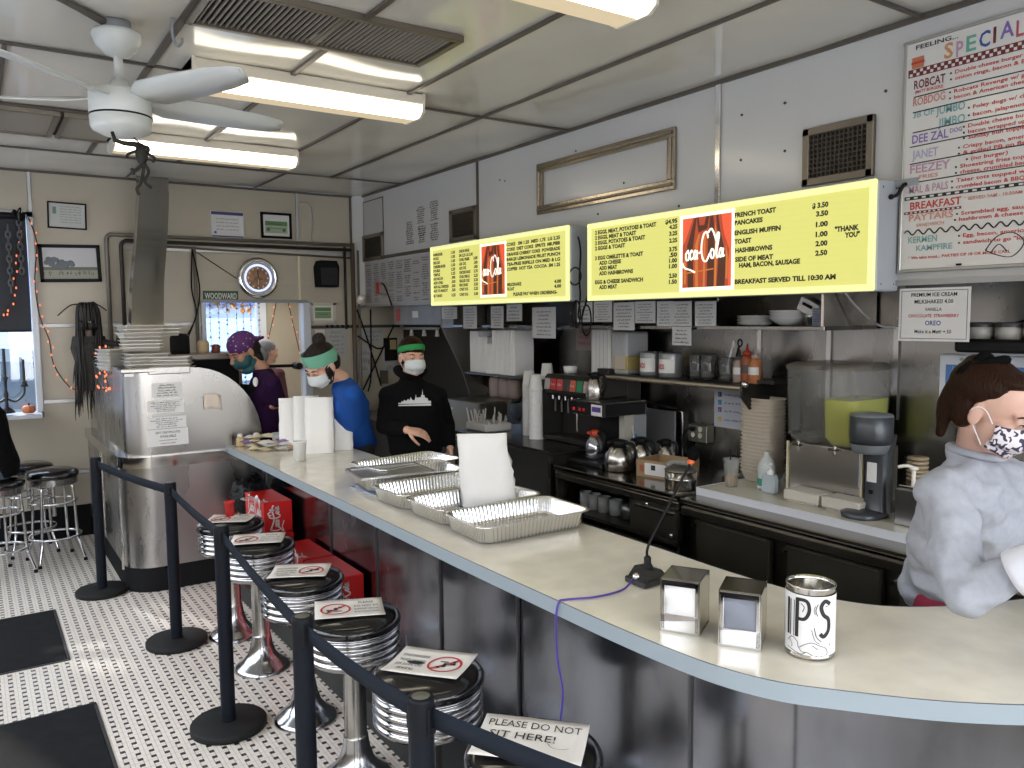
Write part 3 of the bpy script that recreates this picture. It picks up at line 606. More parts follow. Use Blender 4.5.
for k,pts in enumerate((((3.30,YB-.06,1.95),(3.42,YB-.06,1.6),(3.55,YB-.06,1.15)),((3.72,YB-.06,1.80),(3.5,YB-.06,1.4),(3.34,YB-.07,1.12)),((3.3,YB-.06,1.68),(3.5,YB-.07,1.55),(3.6,YB-.06,1.56)),((3.45,YB-.06,1.95),(3.44,YB-.06,1.3),(3.40,YB-.06,1.1)))):
    pipe('corner_hose',('dark hose slanting right down the back corner','dark strap crossing the corner sheets diagonally','short cable crossing under the ticket rail','straight dark tube hanging right of the corner pipes')[k],list(pts),.008,BLACKM,'hose',6)
sp=MB(PAPERC); sp.lathe([(0,0),(.035,0),(.04,.02),(.035,.07),(.02,.09),(0,.09)],A=basis(0,R_(60))); put('spot_lamp',sp,loc=(3.27,YB-.20,2.03),label='small cream spot lamp in the back corner',cat='lamp')
# light string with bulbs, chains
WIRE=P('wire_dark',(.03,.02,.015),.6); BULB=P('orange_bulb',(.9,.3,.1),.4,emis=(1,.20,.10),es=1.3)
def light_string(lab,pts,every=2,k=5,group='orange light strings'):
    t=thing('light_string',lab,'string lights',tuple(pts[0])); c=catmull(pts,k); b=MB(WIRE); b.tube(c,.0045,seg=5); put('wire',b,t)
    for i in range(1,len(c),every):
        d=V((random.uniform(-.02,.02),-.008,random.uniform(-.02,.01))); q=MB(BULB); q.ball(c[i]+d,(.006,.006,.011),seg=6,rings=5); put('bulb',q,t)
y=YB-.07
light_string('orange string lights trailing from the window corner down the wall',[V((x,y,z)) for x,z in ((.45,2.70),(.50,2.5),(.47,2.2),(.49,1.9),(.55,1.7),(.57,1.5),(.68,1.30),(.80,1.27),(.88,1.38),(.95,1.52))],1,3)
light_string('orange string lights hanging over the blind at far left',[V((x,y-.03,z)) for x,z in ((.40,2.66),(.36,2.4),(.33,2.2),(.30,2.0),(.22,1.9),(.18,1.85))],1,3)
light_string('orange string lights heaped on the booth corner by the ghoul',[V((x,yy,z)) for x,yy,z in ((.78,6.9,1.60),(.84,6.6,1.66),(.88,6.4,1.56),(.80,6.5,1.62),(.90,6.6,1.55),(.785,6.7,1.45),(.785,6.4,1.48),(.785,6.2,1.40),(.785,6.45,1.36),(.785,6.7,1.38))],1,3)
t=light_string('unlit string lights draped on the vestibule wall',[V((x,9.02,z)) for x,z in ((2.75,1.5),(2.86,1.9),(2.93,2.19),(3.0,2.15),(3.08,1.8),(3.16,1.4),(3.2,1.2))],1,4)
for i,(x,z0,z1) in enumerate(((.38,2.70,2.22),(.30,2.60,2.10))):
    b=MB(P('grey_chain',(.10,.10,.11),.5)); z=z0;k=0
    while z>z1:
        b.tube([V((x+(.016*math.cos(a) if k%2 else 0),y-.05+(0 if k%2 else .016*math.cos(a)),z+.032*math.sin(a))) for a in [2*PI*j/8 for j in range(8)]],.007,closed=True,seg=5); z-=.048;k+=1
    put('hanging_chain',b,label=('grey chain nearest the window frame at left','grey chain further left over the dark blind')[i],cat='chain',group='chains over the window')
bw_=MB(BLACKM)
for i in range(14): a=random.uniform(0,6.3); bw_.tube(catmull([V((.39,y-.05,2.72)),V((.39+.05*math.cos(a),y-.06,2.73+.04*math.sin(a))),V((.39+.03*math.cos(a+1),y-.06,2.70+.04*math.sin(a+1)))],4),.006,seg=5)
put('ribbon_knot',bw_,label='black ribbon knot holding the chains at the window corner',cat='ribbon')
# candelabra on the sill
b=MB(P('black_iron',(.01,.01,.014),.5)); cx,cy,cz=.22,7.62,1.12; b.lathe([(0,0),(.06,0),(.05,.02),(.015,.05),(.012,.12),(.02,.15),(.01,.18),(.012,.26),(.025,.29),(.0,.30)],(cx,cy,cz))
for s in(-1,1):
    b.tube(catmull([(cx,cy,cz+.12),(cx+s*.06,cy,cz+.09),(cx+s*.12,cy,cz+.14),(cx+s*.13,cy,cz+.20)],6),.009)
    b.lathe([(0,0),(.03,.01),(.018,.03),(.022,.05),(0,.05)],(cx+s*.13,cy,cz+.20)); b.rod((cx+s*.13,cy,cz+.25),(cx+s*.13,cy,cz+.43),.010)
b.rod((cx,cy,cz+.3),(cx,cy,cz+.52),.011); put('candelabra',b,label='black three-armed candelabra silhouetted on the window sill',cat='candelabra')
sl=MB(P('window_sill_paint',(.55,.58,.62),.4)); sl.box((-.14,7.63,1.085),(1.2,.22,.03)); struct('trim_5',sl)
hd=MB(P('bone_hand',(.45,.42,.36),.6)); o=V((.12,7.6,1.11)); hd.ball(o+V((0,0,.20)),(.03,.012,.04)); hd.rod(o,o+V((0,0,.17)),.012)
for k in range(5): a=R_(-50+25*k); q=o+V((.025*math.sin(a),0,.215)); hd.tube([q,q+V((.035*math.sin(a),0,.04)),q+V((.05*math.sin(a),-.01,.075))],.006,seg=6)
put('skeleton_hand',hd,label='bone coloured skeleton hand standing left of the candelabra',cat='decoration')
pk=MB(P('pumpkin',(.55,.17,.07),.5))
for k in range(8): a=k*PI/4; pk.ball((.37+.02*math.cos(a),7.60+.02*math.sin(a),1.14),(.032,.032,.034),seg=10,rings=8)
pk.rod((.37,7.6,1.17),(.373,7.6,1.19),.006,m=BLACKM); put('pumpkin',pk,label='small orange pumpkin in the window corner',cat='pumpkin')
# hanging ghoul figure with long black hair
t=thing('ghoul_figure','hanging ghoul decoration with long black hair beside the booth','decoration',(.84,7.45,1.1)); b=MB(P('ghoul_grey',(.16,.13,.11),.7)); o=V((.82,7.45,1.88))
b.ball(o,(.065,.075,.10)); b.ball(o+V((0,-.05,-.03)),(.03,.03,.03)); b.rod(o-Z3*.08,o-Z3*.18,.03); put('head',b,t)
b=MB(PAPERC); b.box(o+V((.0,-.085,-.035)),(.03,.01,.015)); put('teeth',b,t)
b=MB(P('ragged_cloth',(.035,.033,.03),.9,bump=(20,.8))); b.loft([(o+V((0,.02,-.15)),.12,.06,X3,Y3),(o+V((0,.02,-.25)),.14,.07,X3,Y3),(o+V((.02,.02,-.45)),.11,.06,X3,Y3),(o+V((.0,.02,-.6)),.09,.05,X3,Y3)]); b.tube([o+V((.10,0,-.2)),o+V((.20,-.05,-.22)),o+V((.22,-.08,-.12))],[.03,.025,.018]); put('robe',b,t)
b=MB(P('black_strand_hair',(.012,.010,.009),.5))
for i in range(110):
    a=random.uniform(0,2*PI); q=o+V((.07*math.cos(a),.075*math.sin(a),.06+random.uniform(-.02,.04))); ln=random.uniform(.35,.85) if math.sin(a)>-.5 or abs(math.cos(a))>.75 else .02
    k=.85+random.uniform(-.15,.3); b.tube(catmull([o+V((0,0,.10)),q+V((0,0,.02)),o+V((.085*k*math.cos(a),.08*k*math.sin(a),-.1)),o+V((.09*k*math.cos(a)+random.uniform(-.06,.02),.09*k*math.sin(a),-ln))],4),[.006]*12+[.002],seg=4)
for s,dx in((-1,-.22),(1,.14)): b.tube(catmull([o+V((0,0,.09)),o+V((dx*.5,0,.11)),o+V((dx,0,.02 if s<0 else .06))],5),.005,seg=4)
put('hair',b,t)
# ================================================================== front counter
oc=[V((1.48,5.828,0))]+catmull([V((x,y,0)) for x,y in ((1.482,2.6),(1.492,2.1),(1.502,1.72),(1.520,1.46),(1.548,1.31),(1.595,1.195),(1.665,1.10),(1.80,.94),(1.95,.807),(2.12,.69),(2.35,.58),(2.7,.5),(3.2,.45))],4)
ic=[V((2.155,5.828,0)),V((2.155,2.6,0)),V((2.155,2.2,0)),V((2.150,1.85,0)),V((2.165,1.62,0)),V((2.20,1.47,0)),V((2.30,1.315,0)),V((2.53,1.18,0)),V((2.9,1.06,0)),V((3.2,1.0,0))]
ic=[ic[0]]+catmull(ic[1:],5)
ct=thing('service_counter','long cream-topped diner counter with stainless front curving at the near end','counter',(1.7,3.2,0))
def strip_slab(b,A,B,z0,z1,m):
    """slab between outline A and reversed B"""
    poly=[(p.x,p.y) for p in A]+[(p.x,p.y) for p in reversed(B)]; b.prism(poly,(0,0,z0),X3,Y3,(0,0,z1-z0),m)
def offs(pts,d):
    out=[];n=len(pts)
    for i,p in enumerate(pts): t=(pts[min(i+1,n-1)]-pts[max(i-1,0)]).normalized(); out.append(p+V((-t.y,t.x,0))*d)
    return out
b=MB(LAM); strip_slab(b,oc,ic,.925,.96,LAM); put('countertop',b,ct)
b=MB(EDGE); o2=offs(oc,-.006)
L=[[p+Z3*z for z in (.912,.9595)] for p in o2]; b.grid(L,EDGE,True); b.grid([[p+Z3*.9595,q+Z3*.9595] for p,q in zip(o2,oc)],P('edge_dark_line',(.10,.10,.12),.4)); b.grid([[q+Z3*.912,p+Z3*.912] for p,q in zip(o2,offs(oc,.02))],EDGE)
i2=offs(ic,.005); b.grid([[p+Z3*z for z in(.9595,.92)] for p in i2],EDGE); put('edge_band',b,ct)
fp=offs(oc,.19); fp[0]=V((1.67,5.80,0)); b=MB(PANEL); wall_loop(b,fp,.12,.925,.03)
bk=[V((2.12,5.8,0)),V((2.12,2.6,0)),V((2.12,2.2,0)),V((2.115,1.85,0)),V((2.13,1.6,0)),V((2.17,1.45,0)),V((2.27,1.29,0)),V((2.51,1.15,0)),V((2.88,1.03,0)),V((3.2,.97,0))]
L=[[p+Z3*.08,p+Z3*.925] for p in bk]; b.grid(L,STEELD,False,thick=(-.01,0,0)); put('front_panel',b,ct)
# seam strips on the front
for p in [V((1.667,yy,0)) for yy in (5.62,5.54,4.35,3.72,3.05,2.44)]+[min(fp,key=lambda q:(q-V((1.69,1.60,0))).length)]:
    b=MB(P('seam_steel',(.16,.16,.17),.35,1)); b.box(p+V((0,0,.52)),(.010,.012,.80)); put('seam_strip',b,ct)
kk=offs(oc,-.06); kp=offs(oc,.20); kk=offs(oc,-.07); kk[0].x=1.40
b=MB(P('curb_grey_black',(.028,.028,.027),.6,spec=.3)); b.grid([[p+Z3*0,p+Z3*.12] for p in kk],None,False); b.grid([[p+Z3*.12,q+Z3*.12] for p,q in zip(kk,kp)],None,False); put('base_curb',b,ct)
# ================================================================== things on the counter
ZT=.961
def napkin_box(lab,c,rz,face):
    t=thing('napkin_dispenser',lab,'napkin dispenser',(c[0],c[1],ZT),rz,group=None)
    w,d,h=.112,.124,.154; b=MB(P('dispenser_chrome',(.55,.53,.48),.13,1)); b.local=True
    for s in(-1,1): b.box((0,s*(w/2-.002),h/2),(d,.004,h),b=.0015)
    b.box((0,0,h-.003),(d,w,.006),b=.002); b.box((0,0,.004),(d,w,.008)); b.box((d/2-.003,0,h/2),(.006,w,h)); put('housing',b,t,local=True)
    f=MB(CHROME); f.box((-d/2+.002,0,.028),(.006,w-.008,.048),b=.002); f.box((-d/2+.002,0,h-.012),(.006,w-.008,.018),b=.002)
    for s in(-1,1): f.box((-d/2+.002,s*(w/2-.009),h/2),(.006,.010,h-.01),b=.002)
    put('face_plate',f,t,local=True)
    n=MB(face); n.grid([[V((-d/2+.004-.006*math.sin(j*.9)*math.sin(i*.8),-w/2+.012+(w-.024)*i/5,.05+.075*j/5)) for j in range(6)] for i in range(6)],face); n.box((-d/2+.018,0,.09),(.02,w-.02,.09),face); put('napkin',n,t,local=True)
    return t
napkin_box('left chrome napkin dispenser showing a white napkin, beside the microphone',(1.662,1.580),R_(30),PAPER)
napkin_box('right chrome napkin dispenser showing grey blue insert, next to the tip can',(1.717,1.418),R_(32),P('grey_blue_napkin',(.20,.22,.27),.35))
# tip can
t=thing('tip_can','large tin can wrapped in white paper hand lettered TIPS','can',(1.80,1.265,ZT)); b=MB(CHROMEW); r=.062; h=.190
b.lathe([(0,.004),(r-.004,.004),(r,0),(r+.001,.008),(r-.001,.012),(r-.001,h-.01),(r+.002,h-.004),(r+.001,h),(r-.003,h-.002),(r-.004,h-.01),(r-.004,.01),(0,.008)],seg=40); put('tin',b,t,local=True)
b=MB(PAPER); b.lathe([(r+.0012,.014),(r+.0012,h-.020)],seg=40); put('paper_wrap',b,t,local=True)
d=MB(INK)
def cyl_stroke(b,pts,w,R,m,phi0):
    c=catmull([(x*1.06,.012+(z-.012)*1.22,0) for x,z in pts],6); n=len(c); rows=[]
    for i,p in enumerate(c):
        tt=(c[min(i+1,n-1)]-c[max(i-1,0)]).normalized(); nn=V((-tt.y,tt.x,0))*w/2; row=[]
        for q in (p+nn,p-nn): a=phi0+q.x/R; row.append(V((R*math.cos(a),R*math.sin(a),q.y)))
        rows.append(row)
    b.grid(rows,m,False)
ph=math.atan2(-1.265,-1.80)     # direction towards the room side
R2=r+.0024
for pts,w in (([(-.058,.05),(-.058,.13)],.008),([(-.050,.05),(-.050,.128)],.003),
   ([(-.032,.05),(-.031,.135)],.010),([(-.031,.132),(-.008,.130),(-.002,.110),(-.012,.092),(-.030,.090)],.009),([(-.022,.124),(-.014,.117),(-.018,.106)],.002),([(-.040,.05),(-.039,.128)],.002),
   ([(.050,.125),(.036,.132),(.026,.120),(.032,.103),(.046,.092),(.047,.070),(.034,.056),(.024,.062)],.0105),([(.018,.126),(.013,.112),(.018,.100)],.002),([(.012,.122),(.009,.112),(.012,.103)],.0015),([(.010,.075),(.016,.055),(.028,.045)],.002),([(.004,.07),(.012,.048),(.024,.040)],.0015),([(.044,.122),(.036,.12)],.002),
   ([(-.06,.035),(-.045,.047),(-.03,.040),(-.026,.028),(-.012,.036),(.006,.042),(.024,.036),(.040,.030),(.044,.018),(.030,.012),(.010,.014),(-.006,.020),(-.020,.014),(-.04,.018),(-.06,.022)],.0016),([(-.026,.028),(-.018,.020),(-.004,.020)],.0015),([(.006,.036),(.020,.028)],.0015),([(-.052,.04),(-.044,.03),(-.046,.024)],.0015),([(.05,.04),(.053,.034)],.0015)):
    cyl_stroke(d,pts,w,R2,INK,ph)
put('lettering',d,t,local=True)
# microphone
t=thing('paging_microphone','black gooseneck paging microphone standing on the counter','microphone',(1.84,1.92,ZT)); b=MB(P('mic_black',(.012,.012,.013),.3)); b.box((0,0,.012),(.12,.10,.022),b=.006); b.prism([(-.05,0),(.05,0),(.025,.028),(-.02,.03)],(0,-.042,.022),X3,Z3,(0,.084,0)); b.lathe([(.022,.045),(.016,.06),(.012,.065),(.012,.085),(.008,.09)],m=BLACK); b.ball((-.05,.0,.03),(.014,.014,.012),CHROME); put('base',b,t,local=True)
top=at(691,462,'y',1.92)-V((1.84,1.92,ZT)); b=MB(BLACK); b.tube(catmull([(0,0,.08),(.006,0,.13),(top.x*.5+.003,0,.065+top.z*.5),(top.x,0,top.z)],8),.0045); put('gooseneck',b,t,local=True)
b=MB(P('mic_foam',(.006,.006,.006),1,spec=0)); b.ball(top+V((.012,0,.028)),(.022,.022,.028),A=basis(0,0,R_(20))); put('foam_head',b,t,local=True)
b=MB(P('orange_collar',(.75,.14,.04),.5)); b.ball(top,(.013,.013,.010)); put('collar',b,t,local=True)
cu=MB(P('purple_cord',(.06,.035,.28),.4)); cu.tube(catmull([V((1.785,1.93,ZT+.02)),V((1.71,1.90,ZT+.006)),V((1.60,1.905,ZT+.004)),V((1.51,1.94,ZT+.004)),V((1.484,1.945,.958)),V((1.474,1.945,.90)),V((1.472,1.935,.78)),V((1.480,1.92,.68)),V((1.46,1.91,.58))],8),.0035,seg=8)
put('microphone_cord',cu,label='purple cord hanging from the microphone over the counter edge',cat='cord')
# foil pans
def pan_mb(L=.555,W=.345,H=.078,lid=False):
    b=MB(ALU); b.local=True; N=440
    def ring(l,w,z,fl=0,rad=.05):
        out=[]
        for k in range(N):
            t=k/N*4; s=int(t); f=t-s
            c=[(-1,-1),(1,-1),(1,1),(-1,1)][s]; e=[(1,-1),(1,1),(-1,1),(-1,-1)][s]
            x=(c[0]+(e[0]-c[0])*f)*l/2; y=(c[1]+(e[1]-c[1])*f)*w/2
            dx=max(0,abs(x)-(l/2-rad)); dy=max(0,abs(y)-(w/2-rad))
            if dx and dy:
                q=math.hypot(dx,dy); 
                if q>rad: x=math.copysign(l/2-rad+dx*rad/q,x); y=math.copysign(w/2-rad+dy*rad/q,y)
            g=fl*(0,.0045,0,-.0045)[k%4]; nn=V((x,y,0)).normalized(); 
            nrm=V((0,math.copysign(1,y),0)) if abs(abs(y)-w/2)<.002 else V((math.copysign(1,x),0,0))
            out.append(V((x,y,z))+nrm*g)
        return out
    R0=[ring(L-.075,W-.075,.002),ring(L-.06,W-.06,.004,.3),ring(L-.05,W-.05,.016,1),ring(L-.03,W-.03,H-.012,1),ring(L-.022,W-.022,H-.004,.2),ring(L-.018,W-.018,H),ring(L,W,H+.001),ring(L+.004,W+.004,H-.003),ring(L,W,H-.006)]
    b.grid(R0,None,True,closed=True); b.add(R0[0],[tuple(range(N))]); return b
pc=P('foil_lid',(.55,.55,.55),.35,1,bump=(14,.4))
def pan(lab,x,y,rz,z=ZT): return put('foil_pan',pan_mb(),loc=(x,y,z),rz=rz,label=lab,cat='foil pan',group=None)
pan('nearest empty foil pan, fully visible in front of the white bag',1.875,2.745,R_(-1)); pan('foil pan holding the white paper bag',1.88,3.10,R_(3),ZT); pan('second foil pan from the back, partly behind the white bag',1.87,3.46,R_(2))
pan('farthest foil pan at the left end of the pan row',1.90,3.83,R_(-6),ZT+.012); 
b=MB(pc); b.local=True; b.box((0,0,0),(.40,.29,.008),b=.003)
for s in(-1,1): b.box((s*.19,0,.006),(.02,.29,.012),b=.004); b.box((0,s*.135,.006),(.40,.02,.012),b=.004)
put('foil_cover_sheet',b,loc=(1.80,3.82,ZT+.085),rz=R_(-6),label='flat dull foil lid resting on the farthest pan',cat='pan lid')
b=MB(P('blue_white_tray',(.50,.56,.66),.25,.5)); b.box((0,0,.005),(.42,.30,.010),b=.004); put('flat_tray',b,loc=(1.84,3.80,ZT),rz=R_(3),label='thin flat tray under the farthest foil pan',cat='tray')
pan('shiny foil pan corner sticking out behind the farthest pan',2.0,4.02,R_(8),ZT+.02)
# white paper bags
def bag(lab,c,w,d,h,rz,lean=0,crumple=.004,seed=1,z=ZT,m=BAGM,top=None,cat='paper bag',group=None):
    rg=random.Random(seed); b=MB(m); b.local=True; rows=[]
    for i in range(9):
        f=i/8; dd=d*(1-.82*f) ; row=[]
        for k,(sx,sy) in enumerate([(-1,-1),(-.5,-1),(0,-1),(.5,-1),(1,-1),(1,-.5),(.93-.05*f,0),(1,.5),(1,1),(.5,1),(0,1),(-.5,1),(-1,1),(-1,.5),(-.93+.05*f,0),(-1,-.5)]):
            row.append(V((sx*w/2*(1-(.13 if w>.22 else .03)*f)-(.035*f if w>.22 else 0)+rg.gauss(0,crumple),sy*dd/2+lean*h*f+rg.gauss(0,crumple),h*f+(rg.gauss(0,crumple*1.0) if 0<i<8 else rg.gauss(0,.001)))))
        rows.append(row)
    b.grid(rows,None,True,closed=True); b.add(rows[0],[tuple(reversed(range(16)))]); b.add(rows[-1],[tuple(range(16))])
    return put('paper_bag',b,loc=(c[0],c[1],z),rz=rz,label=lab,cat=cat,group=group)
bag('large crumpled white paper bag standing in the foil pan',(1.985,3.13),.255,.14,.345,R_(-30),crumple=.005,seed=4,z=ZT+.006)
bag('leftmost tall white paper bag behind the foam cup',(1.82,5.42),.17,.10,.35,R_(-20),seed=5,crumple=.002); bag('middle white paper bag, widest of the standing four',(1.915,5.14),.19,.12,.37,R_(-28),seed=6,crumple=.002)
bag('white paper bag half hidden behind the middle bag',(1.88,5.30),.17,.10,.37,R_(-20),seed=8,crumple=.002); bag('shortest white paper bag, rightmost of the standing four',(2.075,5.16),.15,.10,.29,R_(-20),seed=7,crumple=.002)
def cup_mb(r0=.03,r1=.043,h=.115,m=FOAM):
    b=MB(m); b.local=True; b.lathe([(0,.004),(r0,.004),(r0,0),(r0+.001,0),(r1-.001,h-.006),(r1+.002,h-.004),(r1+.002,h),(r1-.002,h),(r0-.002,.007),(0,.007)],seg=24); return b
put('foam_cup',cup_mb(.033,.044,.125),loc=(1.69,4.90,ZT),label='white foam cup standing in front of the paper bags',cat='cup')
# packets at the far counter end
rg=random.Random(5); cols=[P('packet_cream',(.70,.60,.42),.6),P('packet_white',(.68,.66,.64),.6),P('packet_purple',(.22,.15,.35),.6),P('packet_tan',(.55,.36,.24),.6),P('packet_blue',(.12,.18,.32),.5)]
names=['cream','white','purple','tan','dark blue']; K=0
for i in range(26):
    k=[0,1,3,0,2,0,1,0,1,0,3,1,0,3,0,1][i%16]; x=1.57+rg.uniform(0,.24); y=5.72-rg.uniform(0,.35); b=MB(cols[k]); b.local=True; A=basis(rg.uniform(0,3),rg.uniform(-.2,.2))
    L=[[A@V((.05*(u/2-1),.036*(v/2-1),.018*math.sin(PI*u/4)*math.sin(PI*v/4))) for v in range(5)] for u in range(5)]; b.grid(L); L2=[[A@V((.05*(u/2-1),.036*(v/2-1),-.014*math.sin(PI*u/4)*math.sin(PI*v/4))) for v in range(5)] for u in range(5)]; b.grid(L2)
    put('condiment_packet',b,loc=(x,y,ZT+.016+.024*(i%3)),label=names[k]+' condiment packet in the pile at the far end of the counter',cat='condiment packet',group='condiment packets at the counter end')
b=MB(P('glass_shaker',(.55,.42,.22),.2)); b.box((0,0,.035),(.05,.05,.07),b=.01); b.ball((0,0,.08),(.022,.022,.014),P('packet_white',(.68,.66,.64))); put('shaker',b,loc=(1.54,5.70,ZT),label='cream shaker with white top at the far counter corner',cat='shaker')
b=MB(P('egg_white',(.75,.70,.66),.5)); b.ball((0,0,.03),(.028,.028,.03)); put('wrapped_roll',b,loc=(1.66,5.72,ZT+.03),label='small white wrapped roll atop the condiment pile',cat='wrapper')
b=MB(P('blue_dark_cloth',(.06,.11,.20),.8)); b.grid([[V((x*.06,y*.05,.02+.012*math.sin(x*2+y))) for y in range(-2,3)] for x in range(-2,3)],thick=(0,0,-.015)); put('folded_cloth',b,loc=(1.86,5.66,ZT),label='dark blue folded cloth near the far end of the counter',cat='cloth')
b=MB(P('card_box_grey',(.52,.56,.60),.5)); b.box((0,0,.03),(.16,.07,.05),b=.004,A=basis(R_(-15),R_(12))); put('small_carton',b,loc=(1.82,5.60,ZT+.03),label='small pale blue carton leaning on the dark cloth',cat='carton')
# ================================================================== stools at the counter
def stool_mb():
    t=thing('counter_stool','x','stool',(1.2,4,0)); t['group']='counter stools with paper notices'
    b=MB(P('stool_chrome',(.40,.40,.41),.17,1)); b.local=True
    b.lathe([(.145,0),(.145,.008),(.132,.022),(.10,.045),(.072,.08),(.056,.13),(.050,.17),(.048,.18)],seg=36); b.lathe([(.050,.18),(.045,.19),(.045,.50),(.06,.53)],m=P('stool_post',(.36,.35,.33),.26,1),seg=28); put('pedestal',b,t,local=True)
    b=MB(MATS['stool_chrome']); b.lathe([(0,.50),(.12,.500),(.160,.505),(.172,.512)]+[(.172+.013*abs(math.sin(PI*k/5)),.515+.0058*k) for k in range(21)]+[(.186,.634),(.186,.64),(.17,.645),(0,.645)],seg=44); put('seat_ring',b,t,local=True)
    b=MB(BLACKG); b.lathe([(.184,.640),(.190,.648),(.190,.662),(.183,.675),(.165,.684),(.10,.690),(0,.691)],seg=44); put('cushion',b,t,local=True)
    return t
ST=stool_mb(); SY=[4.73,4.19,3.52,2.93,2.30]; 
labs=['farthest counter stool, first behind the row of stanchions','second counter stool from the far end, with a no-sitting notice','middle counter stool beside the soda cartons','fourth counter stool from the far end, beside the third post','nearest fixed round counter stool with tilted notice, before the cloth-topped one']
for i,y in enumerate(SY):
    if i==0: ST.location=(1.205,y,0); ST['label']=labs[0]
    else: dup(ST,(1.205,y,0),0,labs[i])
lab6='round stool at the bottom edge carrying the hand written please do not sit note'
dup(ST,(1.21,1.70,0),0,lab6)
def notice(lab,c,w,h,rz,seed,tilt=0,mark=True,hand=False):
    t=thing('paper_notice',lab,'notice',c,rz); b=MB(PAPERC); b.local=True; rg=random.Random(seed); rows=[]
    def zz(x,y): return .002+.010*max(0,x/w)**2*4*tilt+.004*math.sin(9*x+seed)*math.cos(7*y) + (.012*(abs(y/h)*2)**2)*.5
    for i in range(9): rows.append([V((w*(i/8-.5),h*(j/8-.5),zz(w*(i/8-.5),h*(j/8-.5)))) for j in range(9)])
    b.grid(rows,None,True,thick=(0,0,-.0012)); put('sheet',b,t,local=True)
    k=MB(INK); q=MB(INKR)
    def lift(m):
        m.v=[V((v.x,v.y,zz(v.x,v.y)+.0022)) for v in m.v]
    if mark:   # red prohibition ring over a seated figure; text beside it
        cx=-w*.20; R=h*.30; N=28
        q.grid([[V((cx+R*f*math.cos(a),R*f*1.0*math.sin(a),0)) for f in(.86,1)] for a in [2*PI*i/N for i in range(N+1)]],INKR,False); q.grid([[V((cx+R*.66*s+dx,R*.66*s+-dx,0)) for dx in(-.004,.004)] for s in(-1,-.5,0,.5,1)],INKR,False)
        for (x,y,a,b2) in ((.3,.35,.26,.24),(.0,.05,.22,.5),(-.35,-.12,.5,.22),(-.45,-.4,.16,.3),(.15,-.35,.5,.12)): k.quad(V((cx+R*x-R*a/2,R*y-R*b2/2,0)),X3*R*a,Y3*R*b2,INK)
        for i,s in enumerate(('PLEASE','DO NOT SIT','SUPPORT SOCIAL','DISTANCING')):
            k.text(s,(w*.25,h*(.26-.17*i),0),X3,Y3,h*.085,INK,w=w*(.22 if i==0 else .36),align='c',bold=.01)
    if hand:
        k.text('PLEASE DO NOT',(-w*.44,h*.24,0),(1,-.0,0),(0,1,0),h*.15,INK,w=w*.88); k.text('SIT HERE!',(-w*.40,-h*.02,0),(1,0,0),(0,1,0),h*.16,INK,w=w*.62)
        k.ribbon([(w*.16,-h*.04),(w*.2,-h*.12),(w*.28,-h*.15),(w*.36,-h*.1)],.002,(0,0,0),X3,Y3,INK)
    lift(k); put('black_print',k,t,local=True)
    if mark: lift(q); put('red_mark',q,t,local=True)
ns=[('no-sitting notice on the farthest stool, beside a red cup',1.20,4.73,.26,.19,-35),('no-sitting notice lying on the second stool from the far end',1.20,4.19,.27,.20,-25),('no-sitting notice on the middle stool, turned text leftwards',1.20,3.53,.26,.19,150),('no-sitting notice on the stool behind the third post',1.20,2.95,.27,.20,-20),('no-sitting notice tilted on the nearest counter stool',1.225,2.32,.27,.20,128)]
for i,(lab,x,y,w,h,rz) in enumerate(ns): notice(lab,(x,y,.692),w,h,R_(rz),i)
notice('hand written please do not sit here note at the bottom edge',(1.215,1.72,.692),.30,.22,R_(-46),9,mark=False,hand=True)
b=cup_mb(.022,.030,.085,P('red_cup',(.60,.03,.03),.3)); put('red_cup',b,loc=(1.22,4.80,.698),label='small red paper cup standing on the farthest stool',cat='cup')
# soda cartons
RED=P('carton_red',(.60,.015,.015),.3); CW=P('carton_white',(.8,.78,.76),.4)
COCA={'C1':[(.16,.74),(.12,.86),(.04,.80),(-.02,.55),(.02,.32),(.12,.28),(.22,.40)],'o':[(.30,.52),(.25,.46),(.27,.34),(.34,.34),(.37,.45),(.32,.53),(.36,.55)],'c':[(.50,.50),(.45,.54),(.41,.44),(.44,.34),(.52,.38)],'a':[(.64,.50),(.58,.53),(.54,.42),(.58,.34),(.64,.42),(.66,.53),(.65,.36),(.70,.36)],
 'hy':[(.72,.46),(.80,.49)],'C2':[(1.06,.78),(1.0,.92),(.88,.84),(.82,.56),(.88,.32),(1.0,.28),(1.12,.44)],'o2':[(1.20,.54),(1.15,.46),(1.18,.34),(1.25,.35),(1.27,.47),(1.21,.54)],'l':[(1.33,.42),(1.42,.70),(1.44,.86),(1.38,.84),(1.35,.5),(1.38,.34),(1.44,.38)],'a2':[(1.56,.50),(1.50,.53),(1.46,.42),(1.50,.34),(1.56,.42),(1.58,.53),(1.57,.36),(1.64,.38)],
 'sw':[(.12,.27),(-.06,.16),(-.10,.06),(.0,.10),(.2,.16),(.42,.10),(.60,.04)],'sw2':[(1.06,.90),(1.16,.98),(1.26,.88),(1.34,.72)]}
def script_logo(b,o,r,u,s,m,keys=None,w=.075,clip=None):
    r=V(r)
    for k,p in COCA.items():
        if keys and k not in keys: continue
        pts=[(x*s,y*s) for x,y in p]
        if clip: pts=[q for q in pts if clip[0]<=q[0]<=clip[1]]
        if len(pts)>1: b.ribbon(pts,w*s,o,r,u,m,5)
